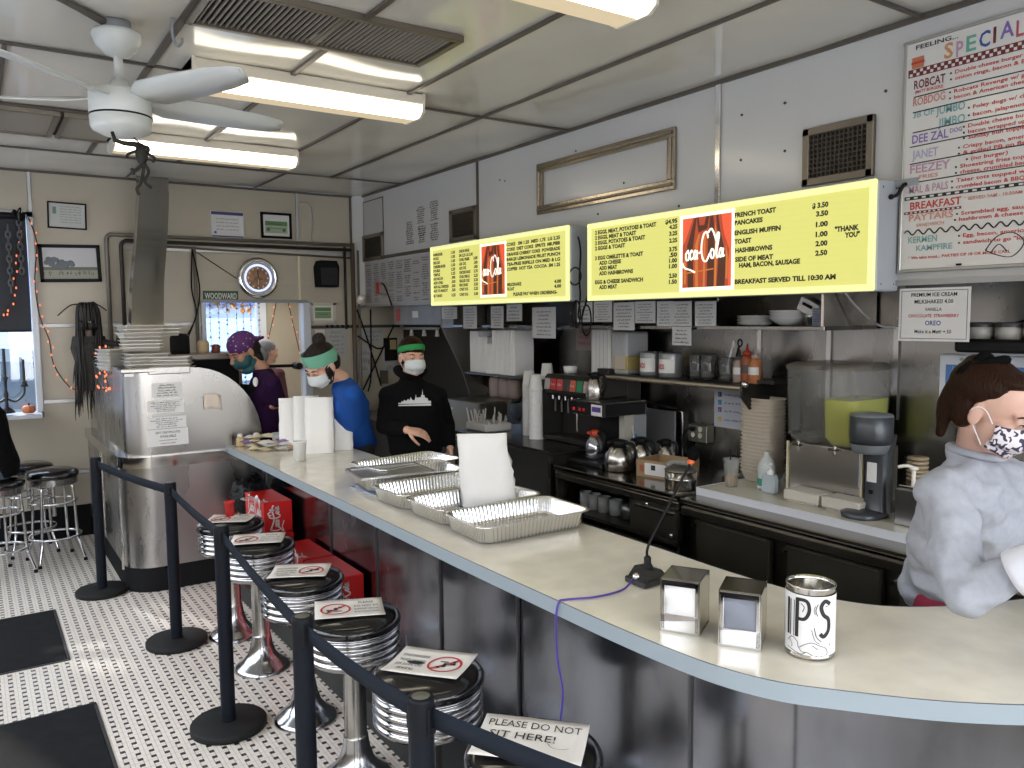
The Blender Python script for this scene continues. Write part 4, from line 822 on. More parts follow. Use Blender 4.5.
def carton(lab,x0,y0,z0,W=.18,D=.40,H=.198):
    t=thing('soda_carton',lab,'soda carton',(x0+W/2,y0+D/2,z0),group=None); b=MB(RED); b.box((x0+W/2,y0+D/2,z0+H/2),(W,D,H),b=.004); put('box',b,t)
    p=MB(CW); s=H*.47; script_logo(p,(x0+W*.72,y0-.0012,z0+H*.10),Z3,NX*1.15,s,CW,w=.085); p.ribbon([(.02,-.01),(.08,.012),(.14,.0),(.17,.01)],.014,(x0+W*.28,y0-.0012,z0+.01),Z3,X3,CW)
    script_logo(p,(x0-.0012,y0+D*.80,z0+H*.22),NY,Z3*1.1,H*.85,CW,w=.085)
    script_logo(p,(x0+W*.25,y0+D*.12,z0+H+.0012),Y3,NX,.13,CW,w=.085); p.ribbon([(0,0),(.1,.015),(.2,-.005),(.3,.01)],.014,(x0-.0012,y0+D*.85,z0+.02),NY,Z3,CW); put('lettering',p,t)
K=0
for (x,y,z,lab) in ((1.45,4.90,.52,'topmost red soda carton beside the black plastic bag'),(1.45,4.88,.32,'red soda carton directly under the topmost one'),(1.455,4.92,.12,'red soda carton at the bottom of the far stack'),(1.47,4.27,.32,'red soda carton second from the left, on the middle stack'),(1.46,4.29,.12,'red soda carton under the middle stack on the curb'),(1.47,3.845,.32,'nearest red soda carton, top of the near stack'),(1.46,3.86,.12,'nearest lower red soda carton on the black curb')):
    carton(lab,x,y,z)
b=MB(P('black_bag_plastic',(.006,.006,.007),.4,bump=(25,1.),spec=.2));rg=random.Random(2)
A=[V((0,0,0))]; b.local=True; b.ball((0,0,.12),(.12,.16,.13),seg=20,rings=14); b.v=[v*(1+rg.uniform(-.16,.16)) for v in b.v]; b.tube([(0,0,.18),(.02,-.02,.24),(.05,.0,.27)],[.04,.02,.03]); put('plastic_bag',b,loc=(1.53,5.47,.52),label='black plastic bag on the carton stack by the booth',cat='plastic bag')
for z in(.12,.32): carton('red soda carton hidden low under the black plastic bag' if z<.2 else 'red soda carton directly under the black plastic bag',1.45,5.34,z)
# ================================================================== stanchions
SP=[(.66,6.0),(.895,4.79),(.885,3.64),(.805,2.36),(.86,1.68),(1.14,.93)]
SL=['farthest black belt stanchion at the booth corner','second black belt stanchion from the booth','third black belt stanchion, in the middle of the row','fourth black belt stanchion beside the stools','nearest black belt stanchion with visible round top','black stanchion outside the frame holding the belt end']
def stanchion(lab,x,y,nx,i):
    t=thing('belt_stanchion',lab,'stanchion',(x,y,0),group=None); b=MB(P('stanchion_black',(.008,.010,.015),.5,spec=.12)); b.local=True
    b.lathe([(.160,0),(.166,.004),(.166,.028),(.160,.034),(.04,.037),(.0,.037)],m=P('stanchion_base',(.016,.016,.016),.6,spec=.15),seg=44); put('base',b,t,local=True)
    b=MB(MATS['stanchion_black']); b.lathe([(.032,.038),(.032,.87)],seg=26); put('post',b,t,local=True)
    b=MB(P('stanchion_head',(.007,.008,.011),.5,spec=.15)); b.lathe([(.0325,.84),(.033,.845),(.033,.93),(.031,.938),(0,.938)],seg=26); b.lathe([(0,.9385),(.022,.9385),(.024,.937)],m=P('olive_cap',(.10,.095,.07),.4),seg=20)
    a=math.atan2(nx[1]-y,nx[0]-x) if nx else 0
    for k in (0,2): q=a+k*PI/2; b.box((.034*math.cos(q),.034*math.sin(q),.885),(.008,.026,.07),A=basis(q),b=.002)
    put('head',b,t,local=True)
    if nx:
        c=MB(NAVY); p=V((0,0,.892));q=V((nx[0]-x,nx[1]-y,.892)); d=(q-p).normalized(); p+=d*.035;q-=d*.035; n=V((-d.y,d.x,0)); L=[]
        for k in range(13): f=k/12; s=-.012*math.sin(PI*f); m=p.lerp(q,f)+Z3*s; L.append([m-Z3*.025,m+Z3*.025])
        c.grid(L,thick=n*.0025); put('belt',c,t,local=True)
for i,(x,y) in enumerate(SP[:-1]): stanchion(SL[i],x,y,SP[i+1],i)
stanchion(SL[5],*SP[-1],None,5)
for i,(x0,y0,x1,y1,lab) in enumerate(((-.62,4.90,.35,5.80,'far black rubber floor mat at the left edge'),(-.62,3.1,.40,4.24,'near black rubber floor mat at the bottom left corner'))):
    b=MB(RUBBER); b.box(((x0+x1)/2,(y0+y1)/2,.005),(x1-x0,y1-y0,.009),b=.004); m=MB(P('mat_edge',(.03,.03,.032),.6)); t=thing('floor_mat',lab,'mat',((x0+x1)/2,(y0+y1)/2,0)); put('pile',b,t)
    for (cx,cy,dx,dy) in (((x0+x1)/2,y0,x1-x0+.03,.03),((x0+x1)/2,y1,x1-x0+.03,.03),(x0,(y0+y1)/2,.03,y1-y0),(x1,(y0+y1)/2,.03,y1-y0)): m.box((cx,cy,.003),(dx,dy,.006),b=.002)
    put('border',m,t)
# ================================================================== tall stools at left
def bar_stool():
    t=thing('bar_stool','x','stool',(0,0,0)); t['group']='chrome bar stools by the window'; S_=P('stool_leg_chrome',(.60,.60,.62),.12,1)
    b=MB(BLACKG); b.lathe([(.17,.655),(.182,.665),(.185,.685),(.175,.705),(.14,.72),(.0,.728)],seg=36); put('seat',b,t,local=True)
    b=MB(MATS['stool_chrome']); b.lathe([(0,.60),(.15,.60)]+[(.175 if k%2 else .168,.605+.009*k) for k in range(7)]+[(.17,.662)],seg=36); put('seat_ring',b,t,local=True)
    for k in range(4):
        a=PI/4+k*PI/2; c,s=math.cos(a),math.sin(a); b=MB(S_); b.tube(catmull([(.11*c,.11*s,.605),(.14*c,.14*s,.595),(.155*c,.155*s,.55),(.175*c,.175*s,.2),(.18*c,.18*s,.16),(.225*c,.225*s,.02)],6),.011,seg=8); b.rod((.225*c,.225*s,0),(.225*c,.225*s,.02),.014,m=BLACKM); put('leg',b,t,local=True)
    for r_,z,nm in((.160,.47,'upper_ring'),(.180,.20,'foot_ring')):
        b=MB(S_); b.tube([V((r_*math.cos(a),r_*math.sin(a),z)) for a in [2*PI*i/28 for i in range(28)]],.010,closed=True,seg=8); put(nm,b,t,local=True)
    b=MB(S_); b.rod((0,0,.35),(0,0,.60),.016); put('screw_post',b,t,local=True); return t
BS=bar_stool(); 
for i,(x,y,lab,rz) in enumerate(((.47,7.05,'chrome bar stool nearest the stanchions, fully visible at left',0.2),(.10,6.85,'bar stool cut by the left edge under the seated person',.5),(.33,7.45,'middle bar stool of three, just behind the front one',.1),(.36,7.52,'bar stool whose seat peeks out farthest back by the wall',0))):
    if i==0: BS.location=(x,y,0); BS['label']=lab; BS.rotation_euler.z=rz
    elif i<3: dup(BS,(x,y,0),rz,lab)
# ================================================================== illuminated menu boards
YEL=P('sign_yellow',(.22,.22,.06),.4,emis=(.72,.70,.20),es=.92); YELB=P('sign_yellow_edge',(.25,.25,.1),.4,emis=(.84,.85,.38),es=1.0)
HOUS=P('sign_housing',(.40,.43,.47),.4)
SX=3.20
def sgn(y0,y1,z0,z1,lab):
    """y0 = left end seen from the room (large y)"""
    t=thing('menu_light_box',lab,'menu sign',(XW-.09,(y0+y1)/2,z0),group=None); b=MB(HOUS); b.box(((SX+XW)/2+.004,(y0+y1)/2,(z0+z1)/2),(XW-SX-.01,y0-y1,z1-z0),b=.006)
    for z in(z0+.03,z1-.03): 
        for x in(SX+.04,XW-.04): b.rod((x,y1+.001,z),(x,y1-.002,z),.005,m=CHROME,seg=8)
    put('housing',b,t)
    b=MB(YELB); w=.030; f=MB(YEL)
    for z in(z0+w/2,z1-w/2): b.box((SX-.006,(y0+y1)/2,z),(.02,y0-y1,w),b=.006)
    for y in(y0-w/2,y1+w/2): b.box((SX-.006,y,(z0+z1)/2),(.02,w,z1-z0),b=.006)
    put('lit_border',b,t); f.box((SX-.003,(y0+y1)/2,(z0+z1)/2),(.006,y0-y1-.04,z1-z0-.04)); 
    R=P('sign_rail',(.35,.34,.05),.5,emis=(.60,.58,.14),es=.9)
    for i in range(14): f.box((SX-.0065,(y0+y1)/2,z0+.05+i*(z1-z0-.1)/13),(.002,y0-y1-.09,.0022),R)
    put('lit_face',f,t); return t
def signtext(t,y0,z0,W,H,rows,h):
    b=MB(INK)
    for s,fx,fz,*wf in rows:
        al=wf[1] if len(wf)>1 else 'l'; b.text(s,(SX-.009,y0-W*fx,z0+H*fz),NY,Z3,h,INK,w=(W*wf[0] if wf and wf[0] else None),align=al,bold=.025)
    put('lettering',b,t)
BR=P('bottle_brown',(.05,.015,.01),.4,emis=(.06,.018,.006),es=1); BR2=P('bottle_amber',(.3,.08,.02),.4,emis=(.48,.16,.03),es=1); BRR=P('poster_red',(.5,.08,.04),.4,emis=(.68,.085,.03),es=1); PW=P('poster_white',(.8,.8,.7),.4,emis=(.85,.85,.75),es=1); BRE=P('poster_redbrown',(.3,.05,.02),.4,emis=(.33,.045,.018),es=1)
def poster(t,y,z,w,h):
    """backlit picture of a soda bottle; y = left edge"""
    b=MB(BRR); o=V((SX-.0085,y,z)); 
    def q(poly,m,k): b.prism([(p[0]*w,p[1]*h) for p in poly],o+NX*.0005*k,NY,Z3,NX*.0004,m)
    q([(0,0),(1,0),(1,1),(0,1)],BRR,0)
    q([(.0,0),(.95,0),(.95,.35),(.97,.50),(.86,.72),(.80,1),(.22,1),(.06,.68),(0,.60)],BRE,1)
    q([(.52,0),(.66,0),(.68,.7),(.64,1),(.58,1),(.54,.7)],BR,2); q([(.72,0),(.88,0),(.90,.4),(.78,.8),(.74,1),(.70,1),(.76,.5)],BR,2); q([(.12,0),(.24,0),(.22,.55),(.30,1),(.26,1),(.10,.6)],BR,2); q([(.34,.78),(.52,.82),(.56,1),(.50,1),(.46,.88),(.36,.88),(.34,1),(.30,1)],BR,2)
    q([(.28,.0),(.34,0),(.33,.6),(.38,.75),(.34,.76),(.27,.6)],BR2,3); q([(.44,0),(.48,0),(.49,.7),(.45,.8)],BR2,3); q([(.67,0),(.71,0),(.73,.7),(.68,.9)],BR2,3); q([(.90,.1),(.94,.1),(.94,.4),(.90,.6)],BR2,3); q([(.03,.05),(.08,.05),(.08,.5),(.04,.5)],BR2,3)
    q([(.10,.20),(.66,.24),(.66,.26),(.10,.22)],BR2,4)
    put('bottle_poster',b,t)
    b=MB(PW); script_logo(b,o+NX*.004+NY*(-w*.06)+Z3*(h*.37-.20*w),NY,Z3*1.22,w*.575,PW,keys=['o','c','a','hy','C2','o2','l','a2','sw','sw2'],w=.062,clip=(w*.06,w*1.0)); put('script_logo',b,t)
    b=MB(PW)
    for dy,dz,ww,hh in ((-.012,h/2,.02,h+.04),(w+.010,h/2,.016,h+.04),(w/2,-.010,w,.018),(w/2,h+.010,w,.018)): b.box(o+NY*dy+Z3*dz+NX*-.001,(.003,ww,hh))
    put('poster_border',b,t)
# big right board
def pxtext(t,z0,H,rows,h):
    b=MB(INK)
    for s,pa,pb,fz in rows:
        ya=at(pa,260,'x',SX-.01).y; yb=at(pb,260,'x',SX-.01).y; b.text(s,(SX-.0095,ya,z0+H*fz),NY,Z3,h,INK,w=ya-yb,bold=.05)
    put('lettering',b,t)
y0,y1,z0,z1=3.87,1.97,1.95,2.42; H=z1-z0
t=sgn(y0,y1,z0,z1,'right and larger yellow lit menu board with breakfast items')
ya=at(682.5,250,'x',SX-.01).y; yb=at(731,250,'x',SX-.01).y; poster(t,ya,z0+H*.11,ya-yb,H*.775)
rows=[('2 EGGS, MEAT, POTATOES & TOAST',595,656,.852),('2 EGGS, MEAT & TOAST',595,636,.785),('2 EGGS, POTATOES & TOAST',595,645,.718),('2 EGGS & TOAST',595,625,.65),('3 EGG OMELETTE & TOAST',595,643,.525),('ADD CHEESE',599,621,.458),('ADD MEAT',599,617,.392),('ADD HASHBROWNS',599,633,.325),('EGG & CHEESE SANDWICH',595,643,.215),('ADD MEAT',599,617,.148)]
for s_,f_ in (('$4.95',.86),('4.25',.795),('3.25',.72),('2.25',.64),('3.75',.54),('.50',.475),('1.00',.41),('1.00',.345),('2.50',.235),('1.50',.165)): rows.append((s_,665 if len(s_)>4 else 669,677,f_))
rows+=[('FRENCH TOAST',734,775,.826),('PANCAKES',734,762,.745),('ENGLISH MUFFIN',734,780,.64),('TOAST',734,751,.548),('HASHBROWNS',735,772,.455),('SIDE OF MEAT',735,773,.36),('HAM, BACON, SAUSAGE',739,800,.295),('BREAKFAST SERVED TILL 10:30 AM',735,836,.125)]
for s_,f_,p_ in (('$ 3.50',.81,811),('3.50',.73,815),('1.00',.63,815),('1.00',.536,815),('2.00',.448,815),('2.50',.358,815)): rows.append((s_,p_,827,f_))
rows+=[('"THANK',834,858,.564),('YOU"',844,859,.502)]
pxtext(t,z0,H,rows,.0225)
# left board
y0,y1,z0,z1=5.90,4.06,1.955,2.435; H=z1-z0
t=sgn(y0,y1,z0,z1,'left yellow lit menu board with burgers and drinks, partly behind the gap cord')
ya=at(481.5,270,'x',SX-.01).y; yb=at(504.5,270,'x',SX-.01).y; poster(t,ya,z0+H*.14,ya-yb,H*.74)
rows=[]
for i,(s_,p_,s2,p2) in enumerate((('HAMBURGER','1.30','ONION RINGS',''),('W/CHZ','1.50','SM 2.25 LG 3.00',''),('DELUXE','1.60','CHILI FRIES','3.00'),('CHEESEBURGER','1.50','ADD CHZ','.50'),('DOUBLE','2.25','ADD CHZ','.50'),('TRIPLE','3.25','CHICKEN SAND','3.75'),('ADD BACON','.90','CHILI SM/LG','2.25'),('ADD CHILI','.50','GRILLED CHZ','2.25'),('ADD ALL DRESSED','.50','FISH SAND','3.50'),('ADD TO MAKE IT','.50','CONEY DOG','2.25'),('BLT SAND','3.25','CONEY DOG','3.00'))):
    z=.84-.068*i-(.015 if i==10 else 0); rows+=[(s_,433,434+len(s_)*.95,z),(p_,451,455,z),(s2,459,460+len(s2)*.85,z)]
    if p2: rows.append((p2,473.5,477.5,z))
for i,s_ in enumerate(('COKE   SM 1.25  MED 1.75  LG 2.25','COKE  DIET COKE  SPRITE  MR.PIBB','ORANGE CHERRY COKE  POWERADE','BARQS LEMONADE FRUIT PUNCH','TEA-FREE REFILLS ON MED & LG','COFFEE  HOT TEA  COCOA  SM 1.25')): rows.append((s_,506.5,560,.835-.072*i))
rows+=[('MILKSHAKE',507,521,.25),('FLOAT',507,514,.185),('4.00',554,561,.25),('4.00',554,561,.185),('PLEASE PAY WHEN ORDERING-',513,557,.105)]
pxtext(t,z0,H,rows,.0215)
b=MB(BLACK)
b.tube(catmull([(XW-.12,4.05,2.36),(XW-.14,4.01,2.32),(XW-.14,4.0,2.24),(XW-.15,4.0,2.10),(XW-.16,3.98,1.98),(XW-.16,4.0,1.86),(XW-.17,3.96,1.84),(XW-.17,3.93,1.9),(XW-.15,3.92,1.98)],7),.006); 
b.tube(catmull([(XW-.17,4.02+.06*math.cos(a),2.11+.055*math.sin(a)) for a in [PI*i/4 for i in range(8)]],5,True),.005,closed=True); b.tube(catmull([(XW-.20,3.97+.04*math.cos(a)*1.0,1.87+.085*math.sin(a)) for a in [PI*i/4 for i in range(8)]],5,True),.005,closed=True)
b.tube(catmull([(XW-.20,3.87+.045*math.cos(a)*1.0,1.83+.095*math.sin(a)) for a in [PI*i/4 for i in range(8)]],5,True),.005,closed=True)
put('power_cable',b,label='black looped power cord hanging between the two menu boards',cat='cord')
b=MB(BLACK); b.tube(catmull([(XW-.01,1.93,2.40),(XW-.05,1.93,2.40),(XW-.07,1.945,2.36),(XW-.09,1.962,2.35)],6),.008); b.ball((XW-.09,1.962,2.35),.012); b.box((XW-.02,1.93,2.41),(.04,.10,.03),GREY); put('plug_cable',b,label='short black cord entering the right end of the breakfast board',cat='cord')
# ================================================================== upper white wall things
def wallpt(px,py,x=XW): p=at(px,py,'x',x); return p.y,p.z
def vent(lab,ya,yb,z0,z1,kind):
    t=thing('wall_vent',lab,'vent',(XW,(ya+yb)/2,z0),group=None); b=MB(BROWNM); w=.035; x=XW-.012
    for z in(z0+w/2,z1-w/2): b.box((x,(ya+yb)/2,z),(.024,ya-yb,w),b=.003)
    for y in(ya-w/2,yb+w/2): b.box((x,y,(z0+z1)/2),(.024,w,z1-z0),b=.003)
    put('frame',b,t); b=MB(MATS['vent_dark']); b.box((XW-.003,(ya+yb)/2,(z0+z1)/2),(.004,ya-yb-.02,z1-z0-.02)); put('backing',b,t)
    b=MB(P('vent_bars',(.10,.085,.065),.45,.4))
    if kind=='slat':
        n=11
        for i in range(n): b.box((x,(ya+yb)/2,z0+w+(i+.5)*(z1-z0-2*w)/n),(.018,ya-yb-2*w,.004),A=basis(0,0,R_(35)))
    else:
        n=9
        for i in range(n+1): b.box((x,(ya+yb)/2,z0+w+i*(z1-z0-2*w)/n),(.012,ya-yb-2*w,.004))
        m=13
        for i in range(m+1): b.box((x,yb+w+i*(ya-yb-2*w)/m,(z0+z1)/2),(.012,.004,z1-z0-2*w))
    put('grille',b,t)
vent('brown slatted wall vent right of the scribbled note',5.88,5.46,2.48,2.74,'slat'); vent('brown egg-crate wall vent above the breakfast board right end',2.46,2.095,2.465,2.735,'grid'); vent('brown slatted wall vent nearest the back corner',7.66,7.19,2.43,2.69,'slat')
b=MB(DSEAM)
for (ya,yb,za,zb) in ((7.66,7.65,2.69,3.03),(7.20,7.19,2.43,3.03),(7.66,7.19,3.02,3.03)): b.box((XW-.003,(ya+yb)/2,(za+zb)/2),(.006,max(.008,ya-yb),max(.008,zb-za)))
b.box((XW-.002,7.425,2.86),(.004,.45,.32),P('grey_white_panel',(.55,.54,.52),.3)); put('access_door',b,label='small outlined access door above the corner vent',cat='access door')
t=thing('chrome_frame','empty chrome moulding frame on the white wall above the menu boards','frame',(XW,3.97,2.57)); b=MB(P('frame_chrome',(.42,.36,.29),.2,1,bump=(8,.12)))
for z in(2.60,2.89):
    b.box((XW-.012,3.97,z),(.024,1.33,.06),b=.003); b.rod((XW-.026,3.32,z),(XW-.026,4.62,z),.009)
for y in(3.335,4.605): b.box((XW-.012,y,2.745),(.024,.06,.234),b=.003); b.rod((XW-.026,y,2.63),(XW-.026,y,2.86),.009)
put('moulding',b,t)
# dots / screws in wall
b=MB(P('screw_dark',(.05,.045,.04),.5))
for px,py in ((886,91),(862,135),(742,115),(785,103),(500,180),(505,181),(552,106),(576,151),(624,183),(679,206),(598,214),(741,160),(785,151)):
    y_,z_=wallpt(px,py); b=MB(P('screw_dark',(.05,.045,.04),.5)); b.rod((XW,y_,z_),(XW-.004,y_,z_),.007,seg=8); put('wall_screw',b,group='screw heads on the white wall',label='small dark screw head on the upper white wall',cat='screw')
# big paper menu sheet at left
t=thing('paper_menu','large sheet of small print menu columns on the wall near the back corner','menu sheet',(XW,6.95,1.98)); b=MB(P('menu_sheet_grey',(.47,.46,.46),.5)); b.box((XW-.004,6.95,2.20),(.006,1.40,.43)); put('sheet',b,t)
b=MB(P('grey_print',(.045,.04,.04),.6)); rg=random.Random(11)
for c_ in range(8):
    for r__ in range(19):
        if rg.random()<.13: continue
        w_=rg.uniform(.08,.14); b.scrib((XW-.009,7.62-c_*.172-(.15-w_)/2,2.385-r__*.0205),NY,Z3,w_,.0125,None,rg)
put('printing',b,t)
t=thing('wall_writing','grey handwritten columns on the white wall left of the brown vent','writing',(XW,6.4,2.5)); b=MB(MATS['grey_print']); 
for (cy,z0_,z1_) in ((6.64,2.52,2.72),(6.40,2.58,2.66),(6.40,2.52,2.64),(6.42,2.68,2.83),(6.17,2.52,2.66),(6.17,2.68,2.85)):
    z=z1_
    while z>z0_: w_=rg.uniform(.10,.17); b.scrib((XW-.003,cy+w_/2,z),NY,Z3,w_,.014,None,rg); z-=.019
put('ink',b,t)
t=thing('alarm_box','small grey and red box with a black cord on the menu sheet','alarm box',(XW,7.22,2.17)); b=MB(P('box_taupe',(.35,.31,.27),.5)); b.box((XW-.035,7.20,2.15),(.06,.20,.115),b=.005); put('housing',b,t); b=MB(P('box_red',(.50,.05,.04),.4)); b.box((XW-.068,7.22,2.15),(.006,.06,.11)); put('red_face',b,t)
b=MB(BLACK); b.tube(catmull([(XW-.07,7.12,2.19),(XW-.09,7.02,2.17),(XW-.07,6.98,2.08),(XW-.03,6.99,1.98)],6),.008); put('cord',b,t)
# specials whiteboard
t=thing('specials_whiteboard','large whiteboard of hand lettered specials at the upper right','whiteboard',(XW,1.35,2.035)); yb0,yb1,zb0,zb1=1.955,.75,2.035,2.99; b=MB(P('whiteboard',(.72,.71,.68),.18)); b.box((XW-.014,(yb0+yb1)/2,(zb0+zb1)/2),(.02,yb0-yb1,zb1-zb0),b=.004); put('board',b,t)
b=MB(P('board_trim',(.42,.41,.38),.3,.5)); 
for z in(zb0,zb1): b.box((XW-.016,(yb0+yb1)/2,z),(.028,yb0-yb1+.02,.014),b=.003)
for y in(yb0,yb1): b.box((XW-.016,y,(zb0+zb1)/2),(.028,.014,zb1-zb0),b=.003)
put('frame',b,t)
b=MB(INK); Hh=zb1-zb0
mk=lambda n,c: P('marker_'+n,c,.6)
ORG=mk('orange',(.60,.26,.10));PUR=mk('purple',(.22,.14,.42));GRN_=mk('green',(.14,.40,.30));BLU=mk('blue',(.04,.10,.34));BRN=mk('maroon',(.14,.02,.02));PNK=mk('mauve',(.48,.28,.40));RD=mk('red',(.55,.05,.04));CRM=mk('coral',(.62,.25,.20));LAV=mk('lavender',(.42,.38,.55)); TEAL=mk('teal',(.20,.42,.42))
def bt_(s,px,py,px2,h,m,al='l'):
    """text whose baseline starts at survey pixel, ends near px2"""
    ya,za=wallpt(px,py,XW-.025); 
    pb=at(px2,py,'x',XW-.025); b.text(s,(XW-.0255,ya,za),NY,Z3,h,m,w=ya-pb.y,bold=.02)
X_=904
for ch,px,px2,py,m in (('S',944,953,59,ORG),('P',956,963,57,PNK),('E',966,976,52,GRN_),('C',979,990,48,BLU),('I',993,996,43,BRN),('A',1000,1014,39,PUR),('L',1016,1024,37,mk('rose',(.5,.10,.14))),('S',1030,1044,32,ORG)): bt_(ch,px,py,px2,.062,m)
bt_('FEELING...',916,50,958,.018,INK)
for s_,x0_,x1_,y_,h_,m_ in (('ROBCAT',914,945,89.5,.036,mk('dark_red',(.16,.02,.03))),('(MATT BURGERS)',915,943,94,.013,RD),('ROBDOG',913,945,106.5,.034,CRM),('3B OF',913,934,118.5,.026,TEAL),('JUMBO',936,965,115,.034,TEAL),('JIMBO',938,965,127,.034,TEAL),('DEE ZAL',912,948,144,.036,PUR),('DOG',950,962,133,.018,PUR),('JANET',912,938,159.5,.036,LAV),('FEEZEY',910,950,174,.036,PNK),('FRIES',919,938,179,.016,CRM),('MAL & PALS',909,948,194,.032,PNK),('BREAKFAST',910,961,210,.032,RD),('* SERVED 7AM - 10:30AM',964,1022,200.5,.014,CRM),('PAYTARS',909,953,221.5,.028,CRM),('SANDWICH',916,944,227,.014,CRM),('KERMEN',908,937,243.5,.028,TEAL),('KAMPFIRE',916,952,251,.024,TEAL),('* We take most... PARTIES OF 10 OR MORE CALL',908,1010,259.5,.012,RD)): bt_(s_,x0_,y_,x1_,h_,m_)
for s_,x0_,y_ in (('Double cheese burger w/',955,73.8),('onion rings, bacon & BBQ Sauce',955,80),('Robcats Revenge w/ grilled onions',954,93),('bacon & American cheese',954,99),('Foley dogs w/ cheese',973,108.4),('bacon, jalapenos & mayo',973,116),('Double cheese burger on',968,127.5),('bacon wrapped up in a',968,133.5),('Sunday bun topped w/ crisps',968,139),('Crispy bacon, american cheese',963,148.5),('& grilled PB on flatbread',963,154.5),('(no burger)',971,160),('Shoestring fries topped w/',960,168),('cheese, crumbled bacon &',960,173.8),('Tater tots topped w/ chili',956,182.3),('crumbled bacon & BBQ sauce',956,188.5),('Scrambled egg, sausage, 1/2',961,215),('hashbrown & cheese on roll',959,221),('Egg, bacon, american on a',963,237),('sandwich to go "loved"',963,244)):
    ya,za=wallpt(x0_,y_,XW-.025); b.text(s_,(XW-.0255,ya,za),NY,Z3,.0155,RD,w=.0125*len(s_),bold=.02); b.box((XW-.0255,ya+.016,za+.006),(.001,.007,.007),INK)
for px,py in ((914,97.5),(913,113),(913,133),(910,147.5),(910,164.5),(909,183.5)):
    ya,za=wallpt(px,py,XW-.025); b.tube([(XW-.0255,ya,za),(XW-.0255,ya-.25,za+.004),(XW-.0255,yb1+.05,za-.002)],.0022,m=INK,seg=4)
def zz_(px,py): return wallpt(px,py,XW-.025)[1]
for (zl,zh,mm,n,yl) in ((zz_(914,77.5),zz_(914,69.5),mk('oxblood',(.16,.02,.02)),40,yb1+.02),(zz_(909,200.5),zz_(909,197),INK,34,yb1+.02),(zz_(909,214.6),zz_(909,212),mk('oxblood',(.16,.02,.02)),12,1.70)):
    hh=zh-zl; b.quad((XW-.0252,yb0-.015,zl),NY*(yb0-.015-yl),Z3*hh,mm); st=(yb0-.02-yl)/n
    for i in range(n):
        for k in (range(2) if n==40 else range(1)): b.quad((XW-.0262,yb0-.022-st*(i+.5*k),zl+hh*(.12+.42*k if n==40 else .25)),NY*st*(.5 if n<40 else .42),Z3*hh*(.34 if n==40 else .5),P('whiteboard_gap',(.70,.69,.66),.4))
zw=zz_(909,233); b.tube([(XW-.0255,yb0-.02-.0056*i,zw+.010*math.sin(i*.75)) for i in range(190)],.003,m=INK,seg=4)
zb_=zz_(916,63); b.box((XW-.0255,1.90,zb_),(.001,.05,.045),mk('burger_orange',(.55,.18,.08))); b.box((XW-.026,1.90,zb_),(.001,.055,.01),RD)
b.ribbon([(0,0),(.04,.05),(.10,.06),(.14,.02),(.10,-.03),(.04,-.02),(0,0)],.005,(XW-.0256,1.60,2.10),NY,Z3,INK); b.ribbon([(.02,-.01),(.05,.02),(.08,-.01)],.005,(XW-.0256,1.60,2.10),NY,Z3,INK)
b.box((XW-.03,1.70,2.05),(.006,.02,.008),BLACKM)
put('lettering',b,t)
# milkshake sign under the white wall
t=paper('milkshake_sign','white framed premium milkshakes sign hanging under the whiteboard',(XW-.012,1.955,1.735),NY,Z3,.30,.225,[('PREMIUM ICE CREAM',.5,.84,.075,'c',INK),('MILKSHAKES! 4.00',.5,.71,.075,'c',INK),('VANILLA',.5,.57,.065,'c',P('soft_ink',(.12,.12,.12),.6)),('CHOCOLATE  STRAWBERRY',.5,.45,.06,'c',INKR),('OREO',.5,.30,.09,'c',P('logo_blue',(.03,.08,.32),.5)),('Make it a Malt! +.50',.5,.15,.07,'c',INK)],PAPER,cat='sign',border=True)
for s in (-1,1):
    pass
# notices hung under the boards
hung=[(441,456,307,319),(463,476,306,328.5),(491,503,306,328),(506,521,304,321),(532,555,307,338),(577,592,302,322),(593,611,301,322),(613,634,302,330),(635,655,301,323),(656,672,301,326),(672,691,301,326),(672,691,327,345),(694,715,301,326)]
hn=['small white and blue card, leftmost hanging under the left menu board','narrow typed slip second from the left under the left menu board','narrow typed slip third from the left under the left menu board','typed slip fourth from the left, just right of the third','largest typed sheet hanging under the right end of the left board','typed sheet behind the loops of black cord, left one','typed sheet behind the loops of black cord, right one','long typed sheet first right of the black cord','short typed sheet between two longer ones under the big board','narrow typed sheet left of the double sheet','upper sheet of the doubled typed notices','lowest typed notice hanging below the others','rightmost typed sheet under the big board beside the plates']
for i,(a,b_,c_,d_) in enumerate(hung):
    ya,zb=wallpt(a,d_,XW-.02); yb_,zt=wallpt(b_,c_,XW-.02); paper('hanging_notice',hn[i],(XW-.01-.003*(i%3),ya,zb),NY,Z3,ya-yb_,zt-zb,7 if d_-c_>20 else 4,P('notice_paper',(.50,.51,.54),.6),INK,seed=40+i,group='typed notices under the menu boards',lh=.45)
# ================================================================== recess: shelf, hood, panels
sh=thing('wall_shelf_cabinet','stainless open shelf holding dishes beneath the breakfast board','shelf',(3.6,3.9,1.78)); b=MB(STEEL); b.box((3.61,4.2,1.785),(.44,3.72,.02),b=.002); put('bottom',b,sh); 
for y,m_ in ((2.352,CHROMEW),(3.0,STEEL),(4.2,STEEL)): b=MB(m_); b.box((3.61,y,1.89),(.44,.014,.19)); put('divider',b,sh)
b=MB(STEELD); b.box((3.83,4.2,1.89),(.01,3.7,.2)); put('back_plate',b,sh)
for y,l in ((3.08,'leftmost, by the sauce bottles'),(2.62,'second, above the left juice tank'),(2.24,'third, above the right juice tank'),(1.8,'rightmost, behind the milkshake sign')):
    b=MB(P('bright_seam_steel',(.42,.42,.42),.2,1)); b.box((XR-.008,y,1.55),(.012,.026,.46)); put('joint_strip',b,label='bright vertical joint strip on the stainless wall, '+l,cat='wall strip')
